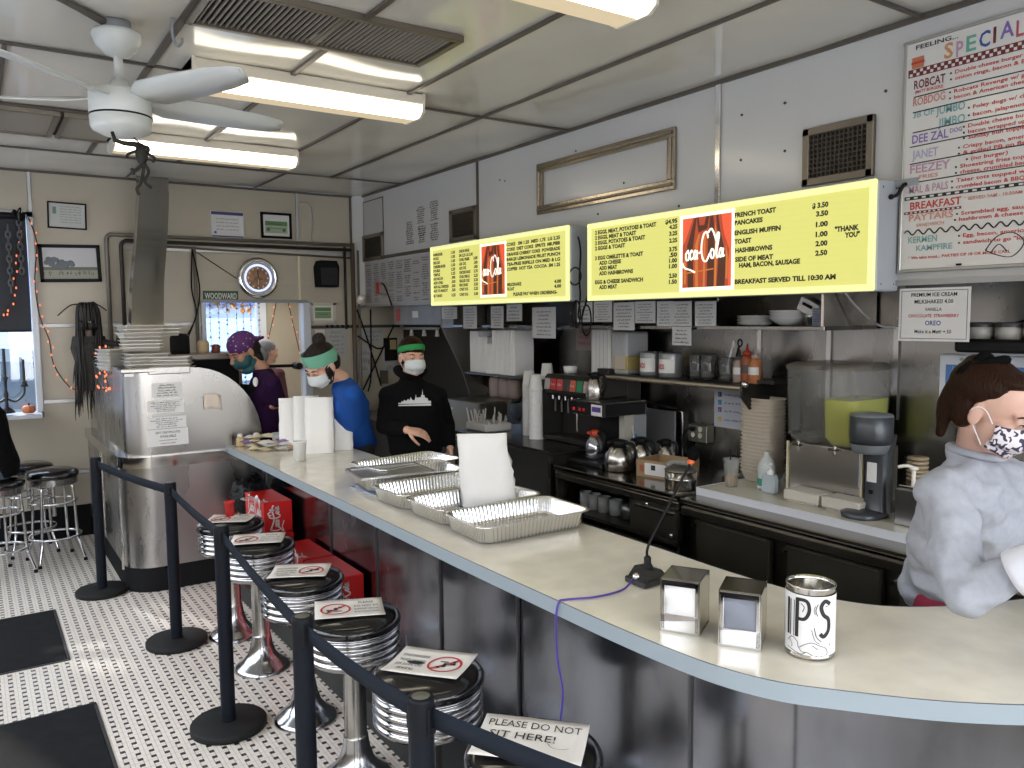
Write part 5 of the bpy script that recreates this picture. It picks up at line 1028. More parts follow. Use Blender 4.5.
wc=MB(P('white_cable',(.6,.6,.6),.5)); wc.tube(catmull([(3.5,2.32,1.97),(3.6,2.30,1.88),(3.72,2.27,1.80),(3.78,2.20,1.785),(3.8,2.18,1.78)],6),.005); put('white_cable',wc,label='white cable drooping under the breakfast board right end',cat='cable')
# grill hood
hd=thing('grill_hood','stainless grill hood with red and white stickers above the dark grill','hood',(3.6,6.6,1.3)); b=MB(P('hood_steel',(.34,.32,.29),.5,1,var=(4,.2))); b.box((3.41,6.58,1.885),(.02,.96,.185),b=.004); b.box((3.62,6.58,1.97),(.44,.96,.02)); put('canopy',b,hd)
b=MB(MATS['hood_steel']); b.prism([(3.38,1.97),(3.84,1.97),(3.84,.95),(3.74,.95),(3.60,1.36),(3.38,1.79)],(0,6.10,0),X3,Z3,(0,-.02,0)); b.box((3.40,6.0,1.87),(.02,.22,.2)); put('side_panel',b,hd)
b=MB(PAPER); b.box((3.398,6.60,1.89),(.004,.11,.06)); put('white_sticker',b,hd); b=MB(P('sticker_red',(.45,.08,.07),.5)); b.box((3.398,6.96,1.885),(.004,.09,.12)); put('red_sticker',b,hd)
b=MB(P('hood_light_fitting',(.5,.48,.42),.4))
b.tube([(3.45,6.95,1.76),(3.45,6.25,1.76)],.012,m=GREY)
for y in(6.8,6.55,6.3): b.rod((3.46,y,1.75),(3.46,y,1.69),.012,.022)
put('nozzle_rail',b,hd)
# foam clamshell stacks on far shelf
fs=MB(STEELD); fs.box((3.66,5.42,1.388),(.36,.88,.02),b=.003); fs.prism([(0,0),(.32,0),(.32,-.2)],(3.5,5.86,1.378),X3,Z3,(0,-.01,0)); put('foam_shelf',fs,label='dark steel shelf carrying upright white foam containers',cat='shelf')
def clam(h,w,d=.030):
    b=MB(FOAM); b.local=True; b.box((0,0,h/2),(w,d*.9,h),b=.008); b.box((0,d*.3,h/2),(w*1.02,.004,h*1.0),b=.001); return b
protos={}
for gi,(ya,yb_,h,w,x) in enumerate(((5.79,5.68,.345,.20,3.60),(5.66,5.54,.30,.2,3.60),(5.52,5.44,.245,.2,3.58),(5.42,5.12,.355,.19,3.58))):
    y=ya; 
    while y>yb_:
        k=(h,w); lab=('tallest','medium','shortest','wide tall','wide tall rightmost')[gi]+' upright white foam container in the row on the far shelf'
        if k not in protos: protos[k]=put('foam_container',clam(h,w),loc=(x,y,1.3985),label=lab,cat='foam container',group='foam containers, %s row'%('tallest','medium','shortest','wide','rightmost')[gi])
        else: dup(protos[k],(x,y,1.3985),None,lab,'foam containers, %s row'%('tallest','medium','shortest','wide','rightmost')[gi])
        y-=.036
# black wire shelf with jars
bs=thing('condiment_shelf','black edged wall shelf with card tins jars and squeeze bottles','shelf',(3.66,3.6,1.45)); b=MB(P('shelf_black',(.02,.018,.017),.45,.3)); b.box((3.66,3.54,1.458),(.33,1.24,.022),b=.003); b.box((3.66,4.10,1.48),(.30,.12,.05),b=.004); put('board',b,bs)
b=MB(P('shelf_edge_brass',(.42,.37,.29),.35,.8)); b.rod((3.495,4.16,1.452),(3.495,2.92,1.452),.014); put('front_rail',b,bs)
b=MB(P('shelf_bracket',(.03,.028,.026),.4,.4)); 
for y in (2.93,): b.prism([(3.50,1.47),(3.84,1.49),(3.84,1.16),(3.74,1.16),(3.50,1.40)],(0,y,0),X3,Z3,(0,-.012,0)); b.box((3.80,2.86,1.36),(.07,.14,.30)); b.box((3.70,2.86,1.485),(.2,.14,.02))
put('bracket',b,bs); b=MB(CHROME); b.ball((3.50,2.90,1.475),.02); put('end_knob',b,bs)
ZS=1.4705
def canister(lab,y,txt):
    t=thing('card_tin',lab,'tin',(3.62,y,ZS)); b=MB(P('tin_grey',(.25,.26,.27),.3,.6)); b.local=True; b.lathe([(0,0),(.07,0),(.074,.01),(.074,.145),(.07,.155),(.0,.16)],seg=24,sy=1.0); put('tin',b,t,local=True)
    b=MB(PAPER); b.lathe([(.0755,.03),(.0755,.115)],seg=12,a0=PI*.85,a1=PI*1.35); put('label_band',b,t,local=True); k=MB(INKR)
    k.text('BIRD' if 0 else 'CARDS',(0,0,0),X3,Y3,.03,w=.075,align='c',bold=.03)
    k.v=[V((-.0765*math.cos((v.x)/.0765-.25),-.0765*math.sin(-(-v.x)/.0765-.25)*-1*-1,v.y+.055)) for v in k.v]; 
    put('lettering',k,t,local=True)
canister('left grey tin with red lettered paper on the black shelf',3.75,''); canister('right grey tin with red lettered paper on the black shelf',3.58,'')
b=MB(P('box_yellow',(.42,.33,.12),.6)); b.box((0,0,.045),(.14,.14,.09),b=.004); b.box((-.05,0,.05),(.05,.10,.085),P('box_pale',(.5,.45,.36),.6)); put('tea_box',b,loc=(3.62,3.97,ZS+.03),label='small yellow box at the left end of the black shelf',cat='box')
BG=P('big_foam_box',(.62,.63,.62),.6)
for i,(y,z,w,h,l) in enumerate(((4.19,1.40,.20,.37,'tall white container pack left of the black shelf'),(4.0,1.5,.16,.28,'grey white container pack right behind the tall white one'))):
    b=MB(BG if i==0 else P('pack_grey',(.42,.43,.45),.5)); b.box((0,0,h/2),(.2,w,h),b=.012); 
    for k in range(5): b.box((-.1005,-w/2+w*(k+.5)/5,h/2),(.003,.003,h*.96),P('foam_seam',(.45,.45,.45),.7))
    put('container_pack',b,loc=(3.66,y,1.40 if i==0 else 1.4705),label=l,cat='container pack')
fsb=MB(STEELD); fsb.box((3.68,4.27,1.388),(.30,.22,.02)); put('shelf_stub',fsb,label='short steel shelf piece under the tall white container pack',cat='shelf')
GJ=P('smoky_jar',(.10,.10,.10),.08,alpha=.55,coat=.5)
for i,(y,h,lab) in enumerate(((3.36,.15,'left clear glass jar on the black shelf'),(3.27,.15,'middle clear glass jar on the black shelf'),(3.13,.14,'right glass jar holding utensils on the black shelf'))):
    b=MB(GJ); b.lathe([(0,.004),(.042,.004),(.046,.02),(.046,h-.02),(.040,h-.008),(.044,h),(.040,h),(.042,h-.02),(.042,.02),(0,.012)],seg=20); b.lathe([(0,.02),(.038,.02),(.038,.05),(0,.05)],m=P('coins_grey',(.30,.30,.30),.4,.3)); put('glass_jar',b,loc=(3.62,y,ZS),label=lab,cat='jar')
b=MB(P('utensil_white',(.7,.7,.7),.4)); b.rod((0,0,.01),(.01,-.05,.20),.005); b.ball((.012,-.055,.21),(.012,.006,.02)); put('spoon',b,loc=(3.61,3.14,ZS+.01),label='white spoon standing in the right glass jar',cat='spoon')
b=MB(BLACK); b.rod((0,0,.01),(.0,-.06,.20),.006); b.tube([V((0,-.065+.015*math.cos(a),.215+.02*math.sin(a))) for a in [2*PI*i/10 for i in range(10)]],.005,closed=True); put('scissors',b,loc=(3.64,3.12,ZS+.01),label='black handled scissors standing in the right glass jar',cat='scissors')
def squeeze(lab,y,col,band,h=.17,cap=(.4,.04,.02)):
    t=thing('sauce_bottle',lab,'bottle',(3.62,y,ZS)); b=MB(P('sauce_'+str(round(y*100)),col,.35)); b.local=True; b.lathe([(0,0),(.033,0),(.036,.008),(.036,h*.72),(.026,h*.82),(.018,h*.84),(0,h*.84)],seg=20); put('body',b,t,local=True)
    b=MB(P('cap_'+str(round(y*100)),cap,.4)); b.lathe([(.02,h*.83),(.024,h*.84),(.024,h*.93),(.010,h*.97),(.004,h*1.18),(0,h*1.18)],seg=16); put('cap',b,t,local=True)
    b=MB(band); b.lathe([(.0368,h*.3),(.0368,h*.55)],seg=12,a0=PI*.7,a1=PI*1.4); put('label_band',b,t,local=True)
squeeze('pale squeeze bottle, leftmost of three on the black shelf',3.04,(.35,.27,.24),PAPER,.16,(.05,.05,.05)); squeeze('dark amber sauce bottle with red cap, middle of three',2.985,(.28,.07,.02),P('dark_label',(.08,.05,.05),.5),.19); squeeze('orange brown sauce bottle with white label, rightmost of three',2.93,(.42,.15,.05),PAPER,.17,(.45,.35,.30))
# dishes on upper shelf
PL=P('plate_white',(.68,.68,.68),.25); pl=None; zp=1.7955
for i in range(6):
    b=MB(PL)
    if pl is None:
        b.local=True; b.lathe([(0,0),(.06,0),(.10,.010),(.102,.012),(.06,.004),(0,.004)],seg=28); pl=put('dinner_plate',b,loc=(3.5,2.83,zp),label='white plate in the low stack under the breakfast board',cat='plate',group='white plates stacked on the upper shelf')
    else: dup(pl,(3.5,2.83,zp+.0085*i))
bo=None
for i in range(4):
    if bo is None:
        b=MB(PL); b.local=True; b.lathe([(0,0),(.04,0),(.075,.022),(.098,.042),(.10,.044),(.072,.024),(.04,.004),(0,.004)],seg=28); bo=put('soup_bowl',b,loc=(3.5,2.625,zp),label='white bowl in the stack right of the plates',cat='bowl',group='white bowls stacked on the upper shelf')
    else: dup(bo,(3.5,2.625,zp+.012*i))
b=MB(CHROME); b.local=True; b.lathe([(0,0),(.03,0),(.038,.05),(.04,.055),(0,.055)],seg=20); put('steel_cup',b,loc=(3.48,2.47,zp),label='small steel cup under the tilted white box on the upper shelf',cat='cup')
b=MB(PAPER); b.box((0,0,.04),(.09,.12,.07),b=.004,A=basis(0,R_(25))); b.box((-.05,0,.05),(.002,.06,.015),BLACKM,A=basis(0,R_(25))); put('tilted_box',b,loc=(3.5,2.48,zp+.052),label='tilted white box at the right end of the upper shelf',cat='box')
b=MB(P('blue_grey_napkins',(.30,.33,.46),.7))
for i in range(8): b.box((0,0,.006+.011*i),(.12,.08,.009),b=.002)
put('napkin_pile',b,loc=(3.5,2.405,zp),label='blue grey folded napkin pile at the shelf right end',cat='napkins')
# ================================================================== back counters
bc=thing('back_counter','dark stainless undercounter coolers with white laminate top','counter',(3.5,1.5,0)); b=MB(P('white_counter_top',(.60,.57,.48),.2)); b.box((3.54,1.24,.905),(.62,3.49,.036),b=.002); put('worktop',b,bc)
b=MB(WEDGE); b.box((3.227,1.24,.903),(.008,3.50,.042)); b.box((3.54,2.994,.903),(.62,.006,.042)); put('edge_band',b,bc)
b=MB(P('cooler_steel',(.19,.175,.15),.3,1,var=(3,.3))); b.box((3.48,1.24,.45),(.62,3.48,.84)); b.box((3.47,1.24,.872),(.76,3.49,.026),P('lip_steel',(.30,.28,.25),.25,1),b=.008); b.box((3.14,1.24,.82),(.10,3.48,.05),b=.01); put('carcass',b,bc)
DS=P('cooler_door',(.13,.12,.10),.36,.85,var=(2,.3))
for (ya,yb_) in ((2.90,2.43),(2.33,1.86),(1.78,1.3),(1.22,.7)):
    b=MB(DS); b.box((3.145,(ya+yb_)/2,.50),(.04,ya-yb_,.56),b=.006); b.box((3.12,(ya+yb_)/2,.775),(.02,ya-yb_-.01,.012),P('door_edge',(.40,.36,.30),.3,1),b=.003); d=put('cooler_door',b,bc)
    b=MB(CHROME); 
    for y in(ya+.02,): b.rod((3.15,y,.74),(3.12,y,.74),.008); b.rod((3.15,y,.5),(3.12,y,.5),.006)
    put('latch',b,d)
cs=thing('coffee_counter','dark stainless coffee counter with open mug shelf','counter',(3.5,3.5,0)); b=MB(P('coffee_top_steel',(.24,.22,.19),.16,1,var=(3,.3))); b.box((3.46,3.545,.885),(.76,1.10,.03),b=.006); b.box((3.14,3.545,.835),(.10,1.09,.05),MATS['lip_steel'],b=.01); put('worktop',b,cs)
b=MB(STEELD); b.box((3.45,3.54,.62),(.70,1.1,.02)); b.box((3.8,3.54,.45),(.02,1.1,.85)); b.box((3.45,4.08,.45),(.70,.02,.85)); b.box((3.45,3.0,.45),(.7,.02,.85)); b.box((3.14,3.2,.75),(.04,.42,.24),MATS['cooler_door'],b=.005); b.box((3.12,3.2,.775),(.02,.30,.012),CHROMEW); b.box((3.45,3.54,.05),(.66,1.08,.1),BLACKM); put('cabinet',b,cs)
b=MB(MATS['cooler_door']); b.box((3.15,3.54,.34),(.03,1.04,.46),b=.005); put('lower_door',b,cs)
for p_ in ((3.11,3.25,.80),(3.11,3.06,.66)): kn=MB(CHROME); kn.ball(p_,.012); put('knob',kn,cs)
mg=None
for i,y in enumerate((3.95,3.86,3.77,3.66)):
    if mg is None:
        b=MB(P('mug_white',(.22,.22,.21),.4)); b.local=True; b.lathe([(0,0),(.036,0),(.04,.01),(.04,.10),(.037,.10),(.036,.012),(0,.01)],seg=20); mg0=b; mg=put('coffee_mug',b,loc=(3.24,y,.6305),label='white mug in the row on the mug shelf',cat='mug',group='white mugs under the coffee counter')
    else: dup(mg,(3.24,y,.6305))
b=MB(P('mug_steel',(.2,.2,.2),.3,.8)); b.lathe([(0,0),(.04,0),(.043,.05),(.04,.10),(.0,.10)],seg=20); b.tube(catmull([(0,.04,.08),(0,.065,.07),(0,.065,.04),(0,.04,.03)],5),.006); put('steel_mug',b,loc=(3.24,3.55,.6305),label='grey handled mug right of the white mugs',cat='mug')
b=MB(CHROME); b.lathe([(0,0),(.025,0),(.02,.05),(.026,.09),(.01,.10),(0,.105)],seg=16); put('steel_creamer',b,loc=(3.22,3.47,.6305),label='small shiny creamer right end of the mug shelf',cat='creamer')
# soda counter
sc=thing('soda_counter','black topped cabinet under the soda dispenser','counter',(3.5,4.7,0)); b=MB(P('soda_top',(.03,.028,.026),.2,.4)); b.box((3.46,4.75,.965),(.76,1.26,.03),b=.005); put('worktop',b,sc); b=MB(P('dark_cabinet',(.020,.018,.016),.4,.3)); b.box((3.47,4.75,.475),(.72,1.22,.95),b=.004); b.box((3.10,4.14,.5),(.02,.02,.9),STEELD); put('cabinet',b,sc)
gc=thing('grill_counter','dim steel prep counter with pans by the grill','counter',(3.5,6.2,0)); b=MB(STEELD); b.box((3.5,6.5,.90),(.64,2.1,.04),b=.004); put('worktop',b,gc); b=MB(MATS['dark_cabinet']); b.box((3.52,6.5,.44),(.6,2.06,.88)); put('cabinet',b,gc)
rg=random.Random(9)
for i in range(9):
    y=7.2-i*.22; h=rg.uniform(.08,.2); r=rg.uniform(.05,.09); b=MB(P('pot_dull',(.22,.20,.17),.35,.9)); b.lathe([(0,0),(r,0),(r,h),(r+.006,h+.004),(r-.004,h),(r-.006,.01),(0,.01)],seg=20); put('grill_pot',b,loc=(3.36+.14*(i%2),y,.921),label='dull steel pot in the dim row on the grill counter',cat='pot',group='pots along the grill counter')
pb=MB(P('toaster_steel',(.33,.31,.27),.3,.9)); pb.box((0,0,.13),(.28,.50,.26),b=.01)
for k in range(3): pb.box((-.141,.17,.08+.05*k),(.004,.02,.015),PAPER)
put('toaster_unit',pb,loc=(3.45,5.62,.921),label='grey steel warming unit left of the tall cup stacks',cat='warmer')
ut=MB(P('white_utensils',(.6,.58,.56),.5))
for i in range(26): x=rg.uniform(-.1,.1); y=rg.uniform(-.13,.13); ut.rod((x,y,.0),(x+rg.uniform(-.03,.03),y+rg.uniform(-.03,.03),rg.uniform(.08,.17)),.006,seg=5)
ut.box((0,0,.03),(.24,.30,.06),b=.01); put('cutlery_caddy',ut,loc=(3.32,5.24,.982),label='white plastic cutlery bunch beside the cup stacks',cat='cutlery')
for i,y in enumerate((5.75,5.60,5.46)):
    b=MB(P('pinkish_bag',(.42,.33,.30),.7)); b.lathe([(.0,0),(.05,0),(.06,.04),(.058,.15),(.03,.19),(.0,.2)],seg=14); put('hanging_mitt',b,loc=(3.72,y,1.181),label=('left','middle','right')[i]+' pinkish paper sleeve standing under the foam shelf',cat='paper sleeve')
b=MB(STEELD); b.box((3.70,5.6,1.171),(.26,.6,.018)); put('sleeve_shelf',b,label='small lower shelf beneath the foam container shelf',cat='shelf')
# foam cup stacks
CP=None; gname='tall stacks of white foam cups'
for (x,y,z,n,lab) in ((3.42,4.83,.981,31,'white foam cup nested in the left tall stack'),(3.345,4.64,.981,30,'white foam cup nested in the front tall stack'),(3.55,4.78,1.06,29,'white foam cup nested in the rear tall stack')):
    if z>1:
        b=MB(FOAM); b.box((0,0,.038),(.1,.1,.076),b=.01); put('cup_sleeve_box',b,loc=(x,y,.981),label='small white box under the rear tall cup stack',cat='box')
    for i in range(n):
        if CP is None: b=cup_mb(.036,.05,.10); b.v=[V((v.x,v.y,.10-v.z)) for v in b.v]; b.f=[tuple(reversed(f)) for f in b.f]; CP=put('nested_cup',b,loc=(x,y,z),label=lab,cat='cup',group=gname+', left')
        else: dup(CP,(x,y,z+.0125*i),None,lab,gname+(', left' if y>4.8 else ', front' if z<1 else ', rear'))
b=MB(FOAM); b.lathe([(0,0),(.045,0),(.052,.05),(0,.05)],seg=20); put('foam_bowl',b,loc=(3.55,4.50,1.452),label='white foam bowl on top of the soda dispenser',cat='bowl')
# soda dispenser
t=thing('soda_dispenser','black soda fountain with coloured flavour badges','soda dispenser',(3.6,4.38,.981)); b=MB(P('dispenser_black',(.02,.019,.018),.35)); b.box((3.68,4.38,1.21),(.26,.56,.46),b=.01); b.box((3.53,4.37,1.375),(.28,.60,.15),b=.02); b.box((3.55,4.36,1.0),(.34,.60,.035),b=.005); b.box((3.57,4.665,1.2),(.40,.012,.42),b=.003); put('body',b,t)
for i,(cn,c_) in enumerate((('grey',(.35,.33,.32)),('red',(.45,.03,.03)),('crimson',(.5,.05,.05)),('dark',(.05,.05,.04)),('coral',(.55,.13,.07)),('green',(.03,.22,.10)),('pink',(.55,.35,.33)),('scarlet',(.5,.04,.04)))):
    y=4.62-i*.073; b=MB(P('badge_'+cn,c_,.35)); b.box((3.388,y,1.385),(.006,.062,.085),b=.002,A=basis(0,0,R_(8))); b.text(('','Coke','Coke','','Fanta','','Diet','')[i] or ' ',(3.382,y+.025,1.375),NY,Z3,.018,PAPER,w=.045) if ('','C','C','','F','','D','')[i] else None; put('flavour_badge',b,t)
    b=MB(CHROME); b.rod((3.44,y,1.30),(3.44,y,1.27),.012); b.box((3.46,y,1.23),(.006,.012,.10),P('lever_grey',(.2,.2,.2),.4)); put('nozzle',b,t)
t.location.y-=.06
t=thing('cleaner_jug','white and green jug half hidden between the baskets and juice dispenser','jug',(3.50,2.745,.9235)); b=MB(P('jug_white',(.50,.55,.55),.4)); b.local=True; b.lathe([(0,0),(.045,0),(.048,.01),(.048,.12),(.03,.16),(.015,.18),(.015,.2),(0,.2)],seg=20); put('body',b,t,local=True); b=MB(P('jug_green',(.05,.28,.22),.5)); b.lathe([(.0485,.02),(.0485,.06)],seg=20); put('label_band',b,t,local=True)
# coffee brewer
t=thing('coffee_brewer','black coffee brewer with red lights and purple badge','coffee maker',(3.4,3.98,.90)); b=MB(P('brewer_black',(.015,.015,.016),.3,.3)); b.box((3.43,3.955,1.265),(.35,.34,.085),b=.006); b.box((3.55,4.02,1.08),(.10,.20,.30)); b.box((3.40,3.97,.915),(.34,.36,.03),b=.006); put('body',b,t)
b=MB(P('brewer_trim',(.35,.34,.32),.25,1)); b.box((3.43,3.955,1.309),(.355,.345,.006)); b.rod((3.28,4.09,1.22),(3.28,4.09,1.10),.006); put('trim',b,t)
b=MB(P('led_red',(.5,.02,.02),.3,emis=(.8,.02,.02),es=.12)); 
for y in(4.09,4.03,3.99): b.box((3.253,y,1.255),(.006,.018,.018))
put('indicator',b,t)
b=MB(PAPER); b.box((3.2535,3.86,1.262),(.006,.10,.07)); b.box((3.250,3.86,1.267),(.002,.085,.032),P('badge_purple',(.08,.05,.25),.4)); put('badge',b,t)
b=MB(P('pale_column',(.42,.40,.36),.4)); b.box((3.47,3.82,1.075),(.08,.05,.30)); b.box((3.56,3.80,1.075),(.10,.03,.29),GREY); put('column',b,t)
def carafe(lab,x,y,z,s=1,lid=BLACK,glass=False,r=.07):
    t=thing('coffee_carafe',lab,'carafe',(x,y,z)); b=MB(P('carafe_steel',(.45,.43,.40),.26,1) if not glass else P('carafe_glass_steel',(.35,.35,.38),.08,.8)); b.local=True
    b.lathe([(0,0),(r*.92*s,0),(r*s,.01*s),(r*1.02*s,.06*s),(r*.95*s,.10*s),(r*.65*s,.135*s),(r*.45*s,.15*s),(0,.15*s)],seg=28); put('body',b,t,local=True)
    b=MB(lid); b.lathe([(r*.46*s,.148*s),(r*.62*s,.155*s),(r*.62*s,.175*s),(r*.3*s,.185*s),(0,.187*s)],seg=20); b.prism([(.3*r*s,.158*s),(1.0*r*s,.165*s),(.9*r*s,.18*s),(.3*r*s,.18*s)],(0,-.012,0),NX,Z3,(0,.024,0)); put('lid',b,t,local=True)
    b=MB(BLACK); b.tube(catmull([(0,-r*.5*s,.165*s),(0,-r*1.2*s,.17*s),(0,-r*1.6*s,.14*s),(0,-r*1.5*s,.08*s),(0,-r*.95*s,.04*s)],6),.010*s); put('handle',b,t,local=True)
carafe('steel carafe standing on top of the black coffee brewer',3.36,4.0,1.312,.98,r=.062)
carafe('narrow steel carafe with orange lid rim, leftmost on the coffee counter',3.34,3.98,.932,1.0,P('orange_lid',(.5,.06,.02),.4),True,.060); carafe('big steel carafe with black lid in front on the coffee counter',3.30,3.70,.90,1.05,r=.085); carafe('third steel carafe, behind and right of the big one',3.50,3.72,.90,1.02,r=.075); carafe('rearmost right steel carafe behind the cardboard box',3.62,3.62,.90,.95,r=.07)
b=MB(P('cardboard',(.33,.22,.12),.7)); 
for (c_,d_) in (((0,-.14,.05),(.24,.006,.10)),((0,.14,.05),(.24,.006,.10)),((-.12,0,.05),(.006,.28,.10)),((.12,0,.05),(.006,.28,.10)),((0,0,.004),(.24,.28,.006))): b.box(c_,d_)
b.box((-.1245,.0,.05),(.002,.16,.07),PAPER); b.box((-.1255,.02,.06),(.001,.03,.03),INK); b.box((-.1255,.10,.05),(.001,.03,.04),P('stamp_rust',(.35,.10,.05),.6)); put('cardboard_box',b,loc=(3.42,3.40,.9005),rz=R_(12),label='open cardboard box with white label on the coffee counter',cat='box')
t=thing('steel_pot','round steel pot with dark lid at the coffee counter front','pot',(3.22,3.10,.9005)); b=MB(P('pot_steel',(.45,.44,.43),.15,1)); b.local=True; b.lathe([(0,0),(.085,0),(.088,.005),(.088,.055),(.092,.058),(.088,.062),(.088,.10),(0,.10)],seg=32); put('body',b,t,local=True); b=MB(P('pot_lid',(.14,.13,.11),.35,.6)); b.lathe([(.09,.10),(.09,.108),(.05,.125),(0,.13)],seg=32); b.tube(catmull([(-.05,.06,.12),(-.02,.05,.14),(.03,.03,.135),(.06,-.03,.13)],5),.014,m=P('cloth_grey',(.25,.24,.22),.9)); put('lid',b,t,local=True)
# tray leaning, hose, outlet, papers
b=MB(P('tray_pale',(.30,.31,.33),.3,.6)); b.box((3.80,3.86,1.08),(.012,.30,.30),b=.004); put('leaning_tray',b,label='grey tray leaning against the wall behind the carafes',cat='tray')
b=MB(P('tray_rim',(.45,.45,.45),.2,1)); b.tube(catmull([(3.79,3.98,.92),(3.79,3.98,1.22),(3.79,3.94,1.27),(3.79,3.68,1.24),(3.79,3.64,1.20),(3.79,3.64,.92)],6),.008); put('wire_rack',b,label='thin steel rack frame by the wall behind the carafes',cat='rack')
b=MB(P('hose_clear',(.5,.5,.48),.3)); b.tube(catmull([(3.5,3.86,1.0),(3.52,3.9,1.15),(3.52,3.88,1.25),(3.52,3.84,1.26),(3.5,3.80,1.15),(3.48,3.74,1.02)],6),.006); b.rod((3.5,3.77,1.10),(3.49,3.75,1.03),.012,m=P('hose_blue',(.03,.10,.25),.4)); put('clear_hose',b,label='looped clear hose with blue fitting over the carafes',cat='hose')
t=thing('wall_outlet','steel double outlet box with plugged cord on the wall','outlet',(3.84,3.5,1.08)); b=MB(P('outlet_steel',(.3,.29,.26),.3,.9)); b.box((3.81,3.50,1.11),(.07,.16,.11),b=.004); put('box',b,t); b=MB(P('outlet_ivory',(.6,.58,.5),.4))
for y,z in((3.53,1.10),(3.47,1.10),(3.47,1.14)): b.rod((3.773,y,z),(3.768,y,z),.016)
put('socket',b,t); b=MB(BLACK); b.tube(catmull([(3.76,3.53,1.14),(3.74,3.56,1.13),(3.73,3.58,1.05),(3.74,3.55,.98),(3.76,3.5,.95)],6),.006); b.ball((3.76,3.53,1.14),.016); put('plug_cord',b,t)
t=thing('social_media_sheet','white sheet with blue and yellow icons beside the outlet','sheet',(3.84,3.27,1.16)); b=MB(P('sheet_white',(.55,.58,.66),.6)); b.box((3.845,3.27,1.285),(.004,.30,.25)); put('sheet',b,t); b=MB(INKB)
for z,m in((1.365,P('icon_navy',(.02,.06,.25),.5)),(1.315,P('icon_teal',(.05,.30,.45),.5)),(1.27,P('icon_violet',(.2,.08,.3),.5)),(1.21,P('icon_yellow',(.6,.45,.10),.5))): b.box((3.8415,3.375,z),(.002,.028,.03),m); b.text('f' if z>1.35 else 't' if z>1.3 else 'o',(3.840,3.381,z-.008),NY,Z3,.016,PAPER)
for i,(s,z) in enumerate((('Find us on','1.36'),('@diner','1.31'),('diner page','1.26'),('diner snaps','1.205'))): b.scrib((3.842,3.34,float(z)),NY,Z3,.17,.012,INKB,rg)
put('printing',b,t)
paper('pink_sign','faded sign with red lettering behind the soda dispenser',(3.835,4.79,1.60),NY,Z3,.20,.22,[('PLEASE',.5,.76,.10,'c',INKR),('ORDER &',.5,.58,.10,'c',INKR),('PAY HERE',.5,.40,.10,'c',INKR),('THANK YOU',.5,.20,.10,'c',INKR)],P('pink_grey_paper',(.38,.33,.32),.6),cat='sign')
# basket stack
BK=P('basket_cream',(.56,.50,.42),.6); bk0=None
for i in range(21):
    if bk0 is None:
        b=MB(BK); b.local=True; L=[]
        for w,d,z in ((.062,.090,0),(.070,.10,.02),(.082,.113,.050),(.086,.118,.052),(.086,.118,.06),(.079,.108,.058),(.059,.086,.006)):
            L.append([V((w*math.copysign(abs(math.cos(a))**.55,math.cos(a))*(1+(.02 if k%2 else -.02)*(z<.05)),d*math.copysign(abs(math.sin(a))**.55,math.sin(a)),z)) for k,a in enumerate([2*PI*j/40 for j in range(40)])])
        b.grid(L,None,False,closed=True); b.add(L[0],[tuple(reversed(range(40)))]); b.add(L[-1],[tuple(range(40))]); bk0=put('food_basket',b,loc=(3.66,2.90,.9235),label='cream woven food basket nested in the tall stack by the sanitizer',cat='basket',group='nested food baskets on the back counter')
    else: dup(bk0,(3.66+random.uniform(-.003,.003),2.90,.9235+.0205*i),random.uniform(-.03,.03))
t=thing('sanitizer_bottle','clear pump bottle of hand sanitizer before the basket stack','bottle',(3.42,2.66,.9235)); b=MB(P('clear_gel',(.55,.62,.68),.08,alpha=.62,coat=.4)); b.local=True; b.box((0,0,.05),(.055,.08,.10),b=.012); put('body',b,t,local=True); b=MB(PAPER); b.lathe([(.018,.10),(.018,.12),(.006,.125),(.006,.15),(.012,.152),(.012,.16),(0,.162)],seg=14); b.box((-.02,0,.156),(.05,.012,.008)); put('pump',b,t,local=True)
t=thing('iced_coffee_cup','clear plastic cup half full of iced coffee with black straw','cup',(3.40,2.90,.9235)); b=MB(P('clear_cup',(.6,.62,.60),.1,alpha=.38)); b.local=True; b.lathe([(0,0),(.032,0),(.044,.145),(.048,.148),(.047,.152),(.044,.152)],seg=24); put('cup',b,t,local=True); b=MB(P('iced_coffee',(.42,.29,.17),.3)); b.lathe([(0,.003),(.031,.003),(.0365,.066),(0,.067)],seg=24); put('coffee',b,t,local=True); b=MB(BLACK); b.rod((0,0,.01),(-.004,.006,.205),.004); put('straw',b,t,local=True)
b=MB(P('ring_box',(.05,.045,.04),.5)); b.box((0,0,.012),(.10,.12,.024),b=.004); b.ball((0,.0,.034),(.02,.03,.012),PAPER); put('clip_tray',b,loc=(3.62,3.06,.901),label='small dark tray of white clips behind the iced coffee',cat='tray')
# juice dispenser
t=thing('juice_dispenser','double clear tank juice dispenser, right tank half full of yellow lemonade','juice dispenser',(3.6,2.40,.9235)); b=MB(P('juicer_steel',(.42,.40,.37),.3,1)); b.box((3.63,2.47,1.07),(.28,.42,.27),b=.006); b.box((3.478,2.47,1.065),(.01,.40,.26),P('juicer_front',(.47,.44,.40),.28,1)); b.box((3.47,2.68,1.07),(.012,.012,.27),P('cream_trim',(.6,.55,.38),.5)); b.box((3.47,2.265,1.07),(.012,.012,.27),MATS['cream_trim']); put('base',b,t)
b=MB(P('logo_steelblue',(.10,.16,.25),.5)); b.box((3.472,2.33,.98),(.002,.05,.015)); put('badge',b,t)
CT=P('clear_tank',(.42,.43,.42),.06,alpha=.22,coat=.5)
def sqring(cx,cy,w,d,z,n=28,e=.35): return [V((cx+w*math.copysign(abs(math.cos(a))**e,math.cos(a)),cy+d*math.copysign(abs(math.sin(a))**e,math.sin(a)),z)) for a in [2*PI*j/n for j in range(n)]]
